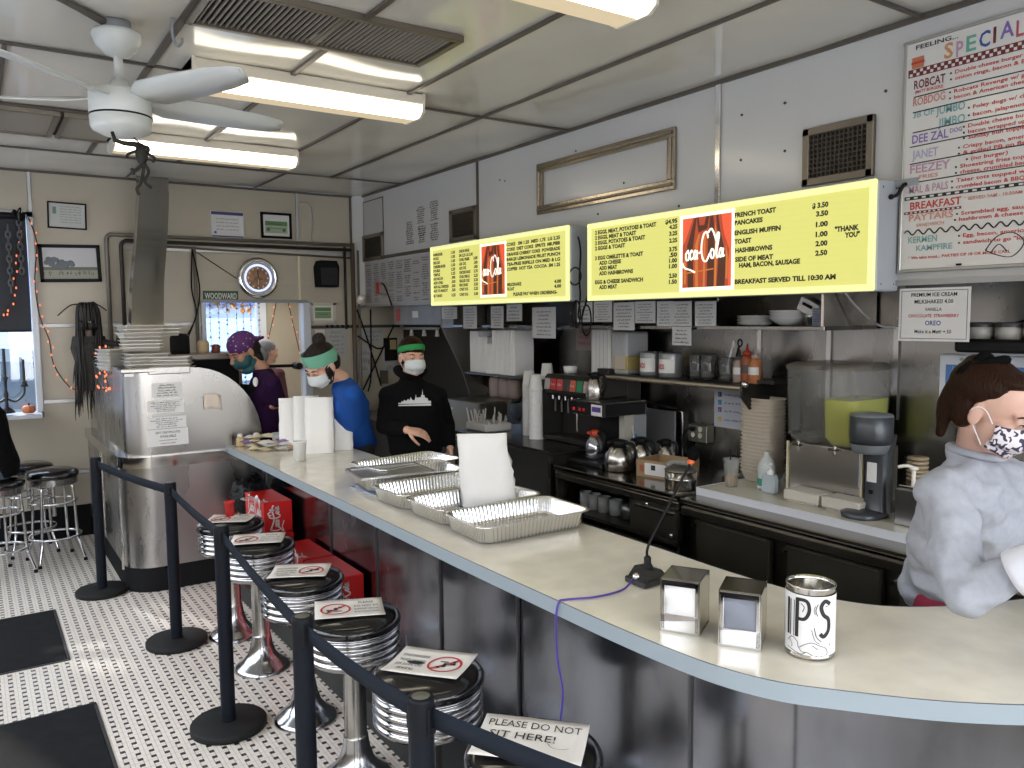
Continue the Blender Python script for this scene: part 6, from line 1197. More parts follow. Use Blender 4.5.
for i,(cy) in enumerate((2.59,2.385)):
    b=MB(CT); b.grid([sqring(3.6,cy,w,d,z) for w,d,z in ((.13,.07,1.21),(.165,.088,1.25),(.178,.094,1.58),(.18,.096,1.585))],None,True,closed=True); L=sqring(3.6,cy,.13,.07,1.21); b.add(L,[tuple(range(28))]); b.rod((3.6,cy,1.22),(3.6,cy,1.5),.010); put('tank',b,t)
    b=MB(P('tank_lid',(.16,.14,.12),.2,alpha=.55)); b.grid([sqring(3.6,cy,w,d,z) for w,d,z in ((.184,.099,1.58),(.184,.099,1.60),(.15,.075,1.615),(.0,.0,1.618))],None,True,closed=True); put('tank_lid',b,t)
b=MB(P('lemonade',(.50,.52,.06),.25,trans=0,spec=.6)); cy=2.385; L=[sqring(3.6,cy,w,d,z) for w,d,z in ((.12,.064,1.213),(.158,.082,1.25),(.168,.087,1.44))]; b.grid(L,None,True,closed=True); b.add(L[0],[tuple(reversed(range(28)))]); b.add(L[-1],[tuple(range(28))]); put('lemonade',b,t)
b=MB(P('tank_liquid_clear',(.34,.34,.32),.1,alpha=.5)); cy=2.59; L=[sqring(3.6,cy,w,d,z) for w,d,z in ((.12,.064,1.213),(.15,.08,1.24))]; b.grid(L,None,True,closed=True); b.add(L[-1],[tuple(range(28))]); put('residue',b,t)
for cy in(2.59,2.385):
    b=MB(CHROME); b.rod((3.50,cy,1.215),(3.43,cy,1.215),.009); b.box((3.43,cy,1.20),(.02,.06,.010)); b.rod((3.43,cy,1.215),(3.43,cy,1.17),.007); put('tap',b,t)
for i,cy in enumerate((2.505,2.29)):
    b=MB(P('drip_cream',(.55,.52,.46),.5)); b.box((3.40,cy,.960),(.13,.200,.052),b=.006); b.box((3.41,cy,.929),(.11,.17,.012)); put('drip_tray',b,t)
t.location.y-=.09
# milkshake mixer
t=thing('drink_mixer','dark grey single spindle drink mixer on the back counter','mixer',(3.40,2.07,.9235)); MG=P('mixer_grey',(.055,.062,.072),.28,.3); b=MB(MG); b.loft([((3.38,2.10,z),w,d,X3,Y3) for z,w,d in ((.925,.11,.085),(.945,.115,.09),(.955,.09,.07),(.96,.02,.02))],e=2.6,seg=28); put('base',b,t)
b=MB(MG); b.loft([((3.445,2.072,z),w,d,X3,Y3) for z,w,d in ((.945,.07,.065),(1.0,.055,.055),(1.2,.055,.055),(1.30,.06,.065))],e=2.8,seg=24); put('column',b,t)
b=MB(MG); b.lathe([(0,1.255),(.07,1.255),(.09,1.27),(.094,1.29),(.094,1.385),(.088,1.392),(0,1.395)],(3.40,2.09,0),seg=32); put('motor_head',b,t)
b=MB(P('mixer_silver',(.24,.26,.29),.35,.3)); b.lathe([(.093,1.388),(.088,1.397),(.05,1.402),(0,1.403)],(3.40,2.09,0),seg=32); b.lathe([(.0,1.215),(.07,1.218),(.080,1.235),(.088,1.262)],(3.395,2.092,0),seg=28); b.rod((3.36,2.12,1.24),(3.36,2.12,1.05),.005); b.box((3.318,2.10,1.36),(.006,.03,.018)); put('silver_trim',b,t)
b=MB(PAPER); b.box((3.388,2.075,1.13),(.006,.045,.09)); b.v=b.v; b.box((3.388,2.075,1.04),(.01,.02,.02),CHROME); put('sticker',b,t)
k0=None
for i in range(14):
    if k0 is None: b=MB(P('brown_lid',(.42,.34,.22),.6)); b.local=True; b.lathe([(0,0),(.045,0),(.048,.008),(.044,.012),(0,.012)],seg=20); k0=put('brown_lid',b,loc=(3.62,1.99,.9235),label='tan paper bowl lid stacked behind the drink mixer',cat='lid',group='tan lids behind the mixer')
    else: dup(k0,(3.62,1.99,.9235+.0195*i))
t=thing('syrup_pump','steel pump dispenser with cream plunger beside the mixer','dispenser',(3.40,1.905,.9235)); b=MB(P('pump_steel',(.30,.30,.30),.25,1)); b.box((3.40,1.885,1.005),(.11,.11,.165),b=.006); b.box((3.40,1.885,1.095),(.09,.09,.015),CHROME,b=.004); put('housing',b,t); b=MB(PAPERC); b.rod((3.40,1.885,1.10),(3.40,1.885,1.17),.009); b.tube(catmull([(3.40,1.875,1.175),(3.39,1.91,1.185),(3.38,1.945,1.175)],5),.008); b.ball((3.40,1.885,1.175),(.02,.02,.010)); put('plunger',b,t)
# blue framed poster board behind woman
t=thing('blue_sign_box','white framed blue sign behind the woman','sign',(3.6,1.6,1.42)); b=MB(P('sign_white_frame',(.60,.64,.70),.35)); b.box((3.66,1.50,1.545),(.10,.80,.25),b=.004); put('housing',b,t); b=MB(P('sign_blue',(.06,.17,.42),.3)); b.box((3.6085,1.50,1.54),(.003,.74,.17)); put('face',b,t); b=MB(P('sign_pale_text',(.20,.36,.62),.4)); b.text('ICE',(3.606,1.84,1.59),NY,Z3,.03); b.text('VICE',(3.606,1.86,1.47),NY,Z3,.03); b.ribbon([(0,0),(.03,.06),(.06,.03),(.05,-.03),(.01,-.02)],.01,(3.606,1.80,1.54),NY,Z3); put('lettering',b,t)
b=MB(GREY); 
for y in (1.80,1.62,1.4): b.rod((3.608,y,1.65),(3.60,y,1.65),.008)
put('bolt',b,t)
b=MB(BLACK); b.box((3.62,1.37,1.715),(.30,.80,.055),b=.01); b.box((3.62,1.37,1.685),(.26,.78,.015),GREY); put('black_shelf_tray',b,label='long black tray above the blue sign at right',cat='tray')
for i,y in enumerate((1.715,1.60,1.49)):
    b=MB(P('tub_pale',(.50,.48,.46),.4)); b.lathe([(0,0),(.05,0),(.053,.055),(0,.055)],seg=24); b.lathe([(.056,.05),(.057,.065),(.05,.07),(0,.071)],m=P('tub_lid',(.06,.06,.07),.4),seg=24); put('lidded_tub',b,loc=(3.58,y,1.743),label=('left','middle','right')[i]+' pale tub with black lid on the black tray',cat='tub')
b=MB(BLACK); b.tube(catmull([(3.80,1.79,1.76),(3.80,1.70,1.80),(3.80,1.55,1.83),(3.8,1.3,1.83)],6),.005); put('tray_wire',b,label='thin black wire arching behind the lidded tubs',cat='wire')
# ================================================================== people
TEX=bpy.data.textures.new('folds','CLOUDS'); TEX.noise_scale=.11; TEX.noise_depth=1
TEX3=bpy.data.textures.new('small_folds','CLOUDS'); TEX3.noise_scale=.045; TEX3.noise_depth=0
TEX2=bpy.data.textures.new('creases','STUCCI'); TEX2.noise_scale=.05
def fuse(b,name,parent,m,vox=.007,sm=4,disp=0,tex=None,extra=None):
    """one continuous surface from overlapping closed shells"""
    me=bpy.data.meshes.new('f'); me.from_pydata([tuple(v) for v in b.v],[],b.f); o=bpy.data.objects.new('f',me); COL.objects.link(o)
    r=o.modifiers.new('r','REMESH'); r.mode='VOXEL'; r.voxel_size=vox
    s=o.modifiers.new('s','SMOOTH'); s.factor=.5; s.iterations=sm
    if disp>.04: d=o.modifiers.new('d2','DISPLACE'); d.texture=TEX3; d.strength=.010; d.mid_level=.5; d.texture_coords='GLOBAL'
    if disp: d=o.modifiers.new('d','DISPLACE'); d.texture=tex or TEX; d.strength=disp; d.mid_level=.5; d.texture_coords='GLOBAL'
    dg=bpy.context.evaluated_depsgraph_get(); n=bpy.data.meshes.new_from_object(o.evaluated_get(dg)); bpy.data.objects.remove(o)
    d=absloc(parent); n.transform(Matrix.Translation(-d)); n.name=name; n.materials.clear(); n.materials.append(m)
    n.polygons.foreach_set('use_smooth',[True]*len(n.polygons)); q=bpy.data.objects.new(name,n); COL.objects.link(q); q.parent=parent
    if extra: extra(n,d)
    return q
def cap(b,p,q,r1,r2,seg=14):
    p=V(p);q=V(q); b.rod(p,q,r1,r2,seg); b.ball(p,r1*1.0,seg=seg,rings=8); b.ball(q,r2*1.0,seg=seg,rings=8)
def mat3(r,f,u): return Matrix(((r.x,f.x,u.x),(r.y,f.y,u.y),(r.z,f.z,u.z)))
def hand(b,w,d,n,side,curl=(.35,.45,.35),spread=.06,s=1.0):
    """w wrist, d finger direction, n palm normal, side axis towards the thumb"""
    d=V(d).normalized(); n=(V(n)-d*V(n).dot(d)).normalized(); t=V(side)-d*V(side).dot(d)-n*V(side).dot(n); t=t.normalized()
    b.loft([(w-d*.01*s,.024*s,.017*s,t,n),(w+d*.02*s,.032*s,.017*s,t,n),(w+d*.06*s,.041*s,.015*s,t,n),(w+d*.088*s,.040*s,.012*s,t,n)],seg=16,e=2.4)
    for k,(o,L,r) in enumerate(((.030,.070,.0088),(.010,.079,.0090),(-.011,.073,.0086),(-.030,.057,.0078))):
        p=w+d*.085*s+t*o*s; a=0; dd=(d+t*(o*spread*60)).normalized()
        for j,(fr,c) in enumerate(((.45,curl[0]),(.32,curl[1]),(.25,curl[2]))):
            a+=c+.05*k; v=dd*math.cos(a)+n*math.sin(a); q=p+v*L*fr*s; cap(b,p,q,r*s*(1-.08*j),r*s*(.92-.08*j),10); p=q
    p=w+d*.022*s+t*.030*s; v=(t*.75+d*.65+n*.25).normalized()
    for fr,rr in((.042,.0115),(.032,.0100),(.024,.0088)):
        q=p+v*fr*s; cap(b,p,q,rr*s,rr*.92*s,10); p=q; v=(v+d*.45+n*.15).normalized()
def headprims(b,c,R,F,U,s=1):
    T=lambda x,y,z: c+(R*x+F*y+U*z)*s; A=mat3(R,F,U)
    b.ball(T(0,-.012,.032),(.076*s,.096*s,.086*s),A=A,seg=24,rings=16); b.ball(T(0,.030,-.04),(.058*s,.064*s,.078*s),A=A,seg=24,rings=16)
    b.ball(T(0,.070,-.098),(.026*s,.022*s,.020*s),A=A); b.ball(T(0,.078,.018),(.052*s,.018*s,.012*s),A=A)
    for k in(-1,1): b.ball(T(.036*k,.058,-.028),(.028*s,.030*s,.028*s),A=A); b.ball(T(.079*k,-.008,-.010),(.008*s,.018*s,.031*s),A=A@Matrix.Rotation(R_(20*k),3,'Z')); b.ball(T(.034*k,.083,.0),(.014*s,.012*s,.011*s),A=A)
    cap(b,T(0,.090,.002),T(0,.112,-.034),.008*s,.014*s); b.ball(T(.013,.100,-.038),.008*s); b.ball(T(-.013,.100,-.038),.008*s); b.ball(T(0,.092,-.066),(.024*s,.010*s,.008*s),A=A)
def face_bits(root,c,R,F,U,s,col,closed=True):
    T=lambda x,y,z: c+(R*x+F*y+U*z)*s; A=mat3(R,F,U)
    for k in(-1,1):
        b=MB(P('eye_white',(.6,.58,.55),.3)); b.ball(T(.034*k,.089,-.001),(.012*s,.008*s,(.004 if closed else .007)*s),A=A,seg=10,rings=6); b.ball(T(.034*k,.0955,-.002),(.005*s,.003*s,.0035*s),P('iris_dark',(.03,.02,.015),.2),A=A,seg=8,rings=6)
        b.tube([T(.021*k,.094,-.0005),T(.034*k,.099,.0025),T(.047*k,.091,-.0005)],.0016*s,m=HAIRD,seg=5); put('eye',b,root)
        b=MB(col); b.tube([T(.018*k,.097,.018),T(.034*k,.097,.024),T(.054*k,.082,.019)],[.003*s,.0035*s,.0015*s],seg=6); put('eyebrow',b,root)
def mask(root,c,R,F,U,s,m,band=PAPER,name='face_mask'):
    T=lambda x,y,z: c+(R*x+F*y+U*z)*s; rows=[]
    for i in range(13):
        f=i/12; z=-.008-.10*f; row=[]
        for j in range(17):
            a=R_(-78+156*j/16); rr=.064+.004*math.sin(PI*f); bulge=.112+.018*math.sin(PI*min(1,f*1.15))-.028*max(0,f-.55)*2; 
            dz=(-.010*abs(math.sin(a))**2 if f<.3 else 0)+(.022*abs(math.sin(a))**2 if f>.7 else 0)
            row.append(T((rr+.004)*math.sin(a),.022+(bulge-.022)*math.cos(a)**.8 if math.cos(a)>0 else .022,z+dz))
        rows.append(row)
    b=MB(m); b.grid(rows,None,True,thick=-F*.003*s)
    o=put(name,b,root)
    for k in(-1,1):
        e=MB(band); e.tube(catmull([T(.062*k,.035,-.02),T(.078*k,.012,.012),T(.086*k,-.012,.012),T(.082*k,-.016,-.02),T(.066*k,.03,-.085)],5),.0016*s,seg=5); put('ear_loop',e,root)
    return o
def frame(f,tilt=0,roll=0):
    F=V(f).normalized(); R=F.cross(Z3).normalized(); U=R.cross(F)
    F2=F*math.cos(tilt)-U*math.sin(tilt); U2=U*math.cos(tilt)+F*math.sin(tilt)
    R3=R*math.cos(roll)+U2*math.sin(roll); U3=U2*math.cos(roll)-R*math.sin(roll); return R3,F2,U3
def person(lab,hc,f,hf=None,tilt=0,roll=0,nb=None,pel=None,sh=None,el=None,wr=None,hd=None,scale=1,skin=SKIN,top=None,sleeve=1.0,pants=None,legs=None,vox=.008,bulk=1,disp=.012,shoes=True,topname='shirt',hand_n=None,curl=None,tvox=None,hs=1):
    """sh/el/wr: (right,left) tuples; hd: finger directions"""
    t=thing('person',lab,'person',(pel.x,pel.y,0)); F=V(f).normalized(); Rr=F.cross(Z3).normalized(); R,HF,HU=frame(hf or f,tilt,roll); s=scale*hs
    body=MB(SKIN); headprims(body,hc,R,HF,HU,s); cap(body,hc+HU*(-.05)*s-HF*.02*s,nb+Z3*.01,.050*s,.055*scale)
    chest=(sh[0]+sh[1])/2; hw=(sh[0]-sh[1]).length/2; ax=(sh[0]-sh[1]).normalized(); spine=(nb-pel).normalized(); fr=ax.cross(spine)*-1
    if fr.dot(F)<0: fr=-fr
    c1=chest.lerp(pel,.28); c2=chest.lerp(pel,.62); k=bulk
    def torso(b,g):
        b.loft([(pel-spine*.10,.12*scale+g,.09*scale*k+g,Rr,F),(pel,.160*scale+g,.115*scale*k+g,Rr,F),(c2,.148*scale*k+g,.108*scale*k+g,(Rr+ax).normalized(),F),(c1,.165*scale+g,.120*scale*k+g,ax,fr),(chest-spine*.01,hw*.93+g,.090*scale+g,ax,fr),(chest+spine*.045,hw*.62+g,.072*scale+g*.8,ax,fr),(nb,.060*scale+g*.7,.060*scale+g*.7,ax,fr)],seg=28,e=2.3)
    torso(body,-.022)
    for i in(0,1):
        cap(body,sh[i],el[i],.046*scale,.038*scale); cap(body,el[i],wr[i],.038*scale,.026*scale)
        if hd[i] is not None: hand(body,wr[i],hd[i],(hand_n[i] if hand_n else -Z3),(V(hd[i]).cross(hand_n[i] if hand_n else -Z3))*(1 if i else -1),curl or (.35,.45,.35),s=scale)
    if legs is None:
        legs=[]
        for s_ in(1,-1): h=pel+Rr*.09*s_*scale-Z3*.04; legs.append((h,V((h.x,h.y,.50))+F*.02,V((h.x,h.y,.09))))
    for h,kn,an in legs:
        cap(body,h,kn,.070*scale,.050*scale); cap(body,kn,an,.048*scale,.035*scale)
    fuse(body,'body',t,skin,.005,2)
    sw=MB(SKIN); torso(sw,.016)
    for i in(0,1): cap(sw,nb-Z3*.062*scale,sh[i],.068*scale,.064*scale); cap(body,nb-Z3*.06*scale,sh[i],.036*scale,.044*scale)
    for i in(0,1):
        e=el[i] if sleeve<1 else wr[i]
        cap(sw,sh[i]-ax*(.01 if i==0 else -.01),el[i] if sleeve>=1 else sh[i].lerp(el[i],.8),.066*scale,.056*scale*(1 if sleeve>=1 else 1.1))
        if sleeve>=1: cap(sw,el[i],el[i].lerp(wr[i],.88),.056*scale,.040*scale)
    fuse(sw,topname,t,top,tvox or vox,4,disp)
    pt=MB(SKIN); pt.loft([(pel+Z3*.05,.158*scale,.115*scale,Rr,F),(pel-Z3*.02,.168*scale,.125*scale,Rr,F),(pel-Z3*.11,.15*scale,.10*scale,Rr,F)],seg=24)
    for h,kn,an in legs: cap(pt,h,kn,.084*scale,.062*scale); cap(pt,kn,an.lerp(kn,.06),.060*scale,.048*scale)
    fuse(pt,'trousers',t,pants,.010,3,.008)
    for h,kn,an in legs:
        b=MB(BLACKM); fd=V((F.x,F.y,0)); b.loft([(an+V((0,0,-.085))-fd*.05,.03,.005,fd.cross(Z3),Z3*1),(an+V((0,0,-.05))-fd*.045,.036,.04,fd.cross(Z3),Z3),(an+V((0,0,-.055))+fd*.05,.040,.034,fd.cross(Z3),Z3),(an+V((0,0,-.068))+fd*.15,.038,.02,fd.cross(Z3),Z3),(an+V((0,0,-.072))+fd*.185,.015,.01,fd.cross(Z3),Z3)],seg=16); put('shoe',b,t)
    return t,(R,HF,HU),s
def D(px,py,d): return at(px,py,'d',d)
def hairball(root,c,R,F,U,s,m,prims,name='hair',vox=.006,sm=2,disp=.006):
    b=MB(m); A=mat3(R,F,U)
    for p in prims:
        if len(p)==2: b.ball(c+(R*p[0][0]+F*p[0][1]+U*p[0][2])*s,tuple(x*s for x in p[1]),A=A,seg=22,rings=14)
        else: cap(b,c+(R*p[0][0]+F*p[0][1]+U*p[0][2])*s,c+(R*p[1][0]+F*p[1][1]+U*p[1][2])*s,p[2]*s,p[3]*s)
    return fuse(b,name,root,m,vox,sm,disp,TEX2)
SURG=P('surgical_mask',(.62,.66,.68),.6,bump=(40,.2))
# leopard mask
LM=P('leopard_mask',(.72,.70,.74),.7); nt=LM.node_tree; bs_=nt.nodes['Principled BSDF']; tc=nt.nodes.new('ShaderNodeTexCoord'); vo_=nt.nodes.new('ShaderNodeTexNoise'); vo_.inputs['Scale'].default_value=58; vo_.inputs['Detail'].default_value=.6; vo_.inputs['Distortion'].default_value=1.0
nt.links.new(tc.outputs['Object'],vo_.inputs['Vector']); f_=S(nt,vo_.outputs['Fac']).gt(.54); nt.links.new(mixcol(nt,f_,(.72,.68,.72),(.035,.03,.07)),bs_.inputs['Base Color'])
# --- woman in grey sweatshirt
SWG=P('grey_sweatshirt',(.36,.38,.43),.9,bump=(9,1.),var=(60,.07),spec=.2)
f=V((.28,-.96,0)); hc=D(993,409,2.20); nb=D(976,456,2.31); pel=D(950,628,2.62); pel.z=.97
shR=D(941,494,2.20); shL=D(1022,480,2.44); elR=D(965,590,2.02); wrR=D(1044,564,1.91); elL=D(1062,575,2.35); wrL=D(1085,596,2.0)
W,(R,F,U),s=person('woman at the right edge in grey sweatshirt and leopard print mask, looking down',hc,f,V((.05,-1,0)),tilt=R_(20),roll=R_(-3),nb=nb,pel=pel,sh=(shR,shL),el=(elR,elL),wr=(wrR,wrL),hd=(V((.75,-.6,-.1)),V((.2,-.9,-.2))),scale=1.0,top=SWG,pants=P('red_trousers',(.25,.015,.04),.8),vox=.006,bulk=1.15,disp=.045,topname='sweatshirt',hs=1.0,skin=P('skin_fair',(.60,.37,.29),.5,var=(8,.08)))
face_bits(W,hc,R,F,U,s,HAIRB); mask(W,hc,R,F,U,s,LM)
hairball(W,hc,R,F,U,s,HAIRB,[((0,-.036,.052),(.085,.098,.083)),((0,-.055,.0),(.080,.068,.075)),((0,.012,.092),(.062,.055,.030)),((.055,-.045,-.015),(.034,.035,.05)),((-.055,-.045,-.015),(.034,.035,.05)),((0,-.080,.085),(.045,.040,.042)),((.015,-.095,.06),(.02,-.108,-.03),.032,.028),((.02,-.108,-.03),(.025,-.095,-.115),.028,.014),((.03,-.10,-.02),(.05,-.080,-.11),.016,.008)],vox=.005)
hb=MB(P('black_scrunchie',(.005,.005,.005),.95,spec=.05)); A=mat3(R,F,U); cen=hc+(F*-.088+U*.082)*s
hb.tube([cen+A@V(((.045+.006*math.cos(5*a))*math.cos(a),.022*math.sin(a),(.045+.006*math.cos(5*a))*math.sin(a)))*s for a in [2*PI*i/30 for i in range(30)]],.016*s,closed=True,seg=8); hb.tube(catmull([hc+(R*x+F*y+U*z)*s for x,y,z in((.05,-.09,.085),(.03,-.04,.125),(0,-.02,.138),(-.03,-.03,.13))],5),.013*s); put('hair_tie',hb,W)
cf=MB(P('white_cuff',(.66,.68,.74),.8,bump=(20,.2))); d=(wrR-elR).normalized(); u_,v_=perp(d)
cf.grid([[elR+d*q+(u_*math.cos(a)+v_*math.sin(a))*r for a in [2*PI*i/28 for i in range(28)]] for q,r in ((.118,.030),(.120,.056),(.135,.059),(.17,.057),(.200,.055),(.205,.050),(.20,.040),(.16,.040))],None,True,closed=True); put('cuff',cf,W)
nk=MB(SWG); nk.tube([nb+V((math.cos(a)*.072,math.sin(a)*.066,.012+.012*math.cos(a-2.3))) for a in [2*PI*i/24 for i in range(24)]],.013,closed=True,seg=8); put('neckband',nk,W)
# --- man in blue shirt bending over the counter
BLU_=P('blue_shirt',(.012,.075,.33),.85,spec=.2,bump=(16,.25)); f=V((-.93,-.36,0))
hc=D(322,365,5.35); nb=D(341,380,5.45); pel=D(354,470,5.75); pel.z=.98
W2,(R,F,U),s=person('man in blue shirt with green headband and white mask bending over the counter',hc,f,V((-.95,-.30,0)),tilt=R_(32),roll=R_(4),nb=nb,pel=pel,sh=(D(346,392,5.62),D(352,395,5.24)),el=(D(330,428,5.7),D(356,425,5.50)),wr=(D(312,436,5.65),D(336,437,5.62)),hd=(V((-.8,-.4,-.2)),V((-.9,-.2,-.2))),scale=1.02,top=BLU_,sleeve=.8,pants=P('black_trousers',(.012,.012,.014),.8),vox=.009,bulk=1.1,hs=1.10)
face_bits(W2,hc,R,F,U,s,HAIRD); mask(W2,hc,R,F,U,s,SURG)
hairball(W2,hc,R,F,U,s,HAIRD,[((0,-.010,.058),(.083,.103,.082)),((0,-.06,-.01),(.074,.060,.07)),((0,-.06,.145),(.040,.042,.038)),((.062,.01,-.03),(.018,.03,.05)),((-.062,.01,-.03),(.018,.03,.05)),((.045,.03,-.085),(.025,.035,.022)),((-.045,.03,-.085),(.025,.035,.022))],vox=.006)
def headband(root,c,R,F,U,s,m,w=.045,z0=.035,tilt=.25,name='headband'):
    b=MB(m); rows=[]
    for k in range(5):
        z=z0+w*(k/4-.5); rows.append([c+(R*(.088*math.cos(a))+F*(-.012+.108*math.sin(a))+U*(z*1.0+tilt*.1*math.sin(a)))*s*(1-.02*abs(k-2)) for a in [2*PI*i/32 for i in range(32)]])
    b.grid(rows,None,True,closed=True,thick=None); b.grid([[p+ (p-c).normalized()*-.006 for p in r] for r in reversed(rows)],None,True,closed=True); return put(name,b,root)
headband(W2,hc,R,F,U,s,P('mint_headband',(.16,.42,.30),.8,bump=(30,.3)),.085,.055)
bd=MB(P('shirt_print',(.50,.58,.70),.7)); q=D(331,392,5.17); 
# --- man in black hoodie
HOOD=P('black_hoodie',(.003,.003,.0035),.95,bump=(16,.2),spec=.15); f=V((-.56,-.83,0))
hc=D(412,357,5.42); nb=D(411,377,5.50); pel=D(416,450,5.52)
W3,(R,F,U),s=person('man in black hoodie with green headband and white mask behind the counter',hc,f,V((-.10,-.99,0)),tilt=R_(2),nb=nb,pel=pel,sh=(D(388,396,5.52),D(438,396,5.50)),el=(D(384,426,5.50),D(447,424,5.62)),wr=(D(407,430,5.26),D(450,447,5.50)),hd=(V((.83,-.50,-.22)),V((-.1,-.2,-1))),hand_n=(V((.1,.5,-.85)),V((-1,.2,0))),scale=1.05,top=HOOD,pants=P('charcoal_trousers',(.07,.07,.075),.85),vox=.0075,bulk=1.15,topname='hoodie',hs=.98,curl=(.18,.25,.2))
face_bits(W3,hc,R,F,U,s,HAIRB,closed=False); mask(W3,hc,R,F,U,s,SURG)
hairball(W3,hc,R,F,U,s,HAIRB,[((0,-.012,.058),(.082,.101,.080)),((0,-.055,.0),(.078,.058,.07))],vox=.006); headband(W3,hc,R,F,U,s,P('green_headband',(.02,.26,.07),.8,bump=(30,.3)),.038,.052)
hd_=MB(HOOD); hd_.tube(catmull([nb+V(p) for p in ((.0,-.06,.0),(.08,-.03,.035),(.12,.05,.05),(.05,.11,.055),(-.05,.10,.055),(-.09,.02,.04),(-.07,-.05,.01))],4,True),.025,closed=True,seg=10); put('hood',hd_,W3)
rr=MB(P('white_print',(.55,.55,.55),.7)); d0=(D(398,398,5.3)-D(431,396,5.3)); o=D(398.5,404.5,5.335); ex=(D(431,404,5.335)-o); L=ex.length; ex.normalize(); sky=[(0,.02),(0,.05),(.08,.05),(.10,.10),(.14,.08),(.18,.14),(.24,.10),(.30,.17),(.34,.12),(.38,.22),(.42,.14),(.50,.12),(.52,.20),(.54,.30),(.56,.20),(.70,.22),(.70,.28),(.73,.28),(.745,.46),(.76,.28),(.80,.28),(.82,.20),(.90,.18),(.92,.10),(1,.10),(1,.02)]
nn=ex.cross(Z3)
if nn.dot(CC-o)<0: nn=-nn
fo=[(x*L,y*L) for x,y in sky]; rr.prism(fo,o,ex,Z3,nn*.006,None); rr.prism([(0,-.002),(L,-.002),(L,.010*1),(0,.006)],o-Z3*.008,ex,Z3,nn*.006); put('skyline_print',rr,W3)
# --- person in purple bandana
PUR_=P('purple_shirt',(.020,.004,.032),.9,spec=.2,bump=(14,.2)); f=V((-.93,-.36,0))
hc=D(243,351,5.95); nb=D(262,369,6.02); pel=D(263,450,6.15)
W4,(R,F,U),s=person('person in purple bandana and teal gaiter behind the cashier booth',hc,f,V((-.95,-.30,0)),tilt=R_(26),nb=nb,pel=pel,sh=(D(258,383,6.25),D(272,383,5.80)),el=(D(250,408,6.25),D(278,403,5.93)),wr=(D(244,416,6.2),D(256,411,5.95)),hd=(V((-.9,0,-.2)),V((-.9,.1,-.3))),scale=1.0,skin=SKIN2,top=PUR_,sleeve=.8,pants=MATS['black_trousers'],vox=.010,bulk=1.2,hs=1.10)
face_bits(W4,hc,R,F,U,s,HAIRD)
hairball(W4,hc,R,F,U,s,HAIRD,[((0,-.055,-.005),(.078,.062,.085)),((0,-.07,-.07),(.06,.045,.05)),((.05,-.06,-.08),(.03,.03,.05)),((-.05,-.06,-.08),(.03,.03,.05))])
BAN=P('purple_bandana',(.085,.02,.12),.8,bump=(20,.2)); nt=BAN.node_tree; tc=nt.nodes.new('ShaderNodeTexCoord'); vr=nt.nodes.new('ShaderNodeTexVoronoi'); vr.inputs['Scale'].default_value=34; nt.links.new(tc.outputs['Object'],vr.inputs['Vector']); nt.links.new(mixcol(nt,S(nt,vr.outputs['Distance']).lt(.22),(.085,.02,.12),(.38,.32,.42)),nt.nodes['Principled BSDF'].inputs['Base Color'])
hairball(W4,hc,R,F,U,s,BAN,[((0,-.012,.050),(.086,.106,.084)),((0,-.115,.03),(.03,.03,.02)),((0,-.12,.03),(0,-.18,.01),.018,.012),((0,-.12,.02),(.02,-.15,-.05),.014,.006)],name='bandana',disp=.003)
hairball(W4,hc,R,F,U,s,P('teal_gaiter',(.02,.10,.12),.7,var=(20,.5)),[((0,.035,-.055),(.068,.078,.060)),((0,-.02,-.09),(.072,.075,.05)),((0,.02,-.12),(.060,.06,.04))],name='neck_gaiter',disp=.004)
ap=MB(P('black_apron',(.004,.004,.005),.9,spec=.2)); c1=(D(258,383,6.25)+D(272,383,5.80))/2; 
rows=[]
for i in range(9):
    q=c1.lerp(pel,i/8*1.2); rows.append([q+V(f)*(.155+.01*math.sin(j+i))*math.cos(R_(-50+12.5*j))+V(f).cross(Z3)*(.19*math.sin(R_(-50+12.5*j))) for j in range(9)])
ap.grid(rows,None,True,thick=V(f)*.006); put('apron',ap,W4)
lg=MB(PAPER); q=D(255.5,381,5.72); ex=(CR*1); lg.ball(D(255.5,382,5.80),(.02,.015,.035),seg=12,rings=8); put('shirt_badge',lg,W4)
# --- grey haired person in the vestibule
f=V((.9,.3,0)); hc=at(268,352,'y',8.35); pel=V((hc.x+.02,8.35,.95)); nb=hc+V((0,0,-.17)); rv=V(f).cross(Z3)
W5,(R,F,U),s=person('person with grey knit cap in the vestibule behind the purple bandana',hc,f,f,nb=nb,pel=pel,sh=(nb+rv*.19-Z3*.06,nb-rv*.19-Z3*.06),el=(nb+rv*.25-Z3*.33,nb-rv*.25-Z3*.33),wr=(nb+rv*.26-Z3*.56+V(f)*.05,nb-rv*.26-Z3*.56+V(f)*.05),hd=(V((0,0,-1)),V((0,0,-1))),hand_n=(V(f),V(f)),scale=.98,top=P('maroon_coat',(.10,.03,.045),.85),pants=MATS['black_trousers'],vox=.012,topname='coat')
hairball(W5,hc,R,F,U,s,P('grey_knit',(.20,.20,.22),.9,bump=(60,.4)),[((0,-.02,.055),(.088,.102,.085)),((0,-.07,-.02),(.078,.06,.09))],name='knit_cap'); face_bits(W5,hc,R,F,U,s,HAIRD)
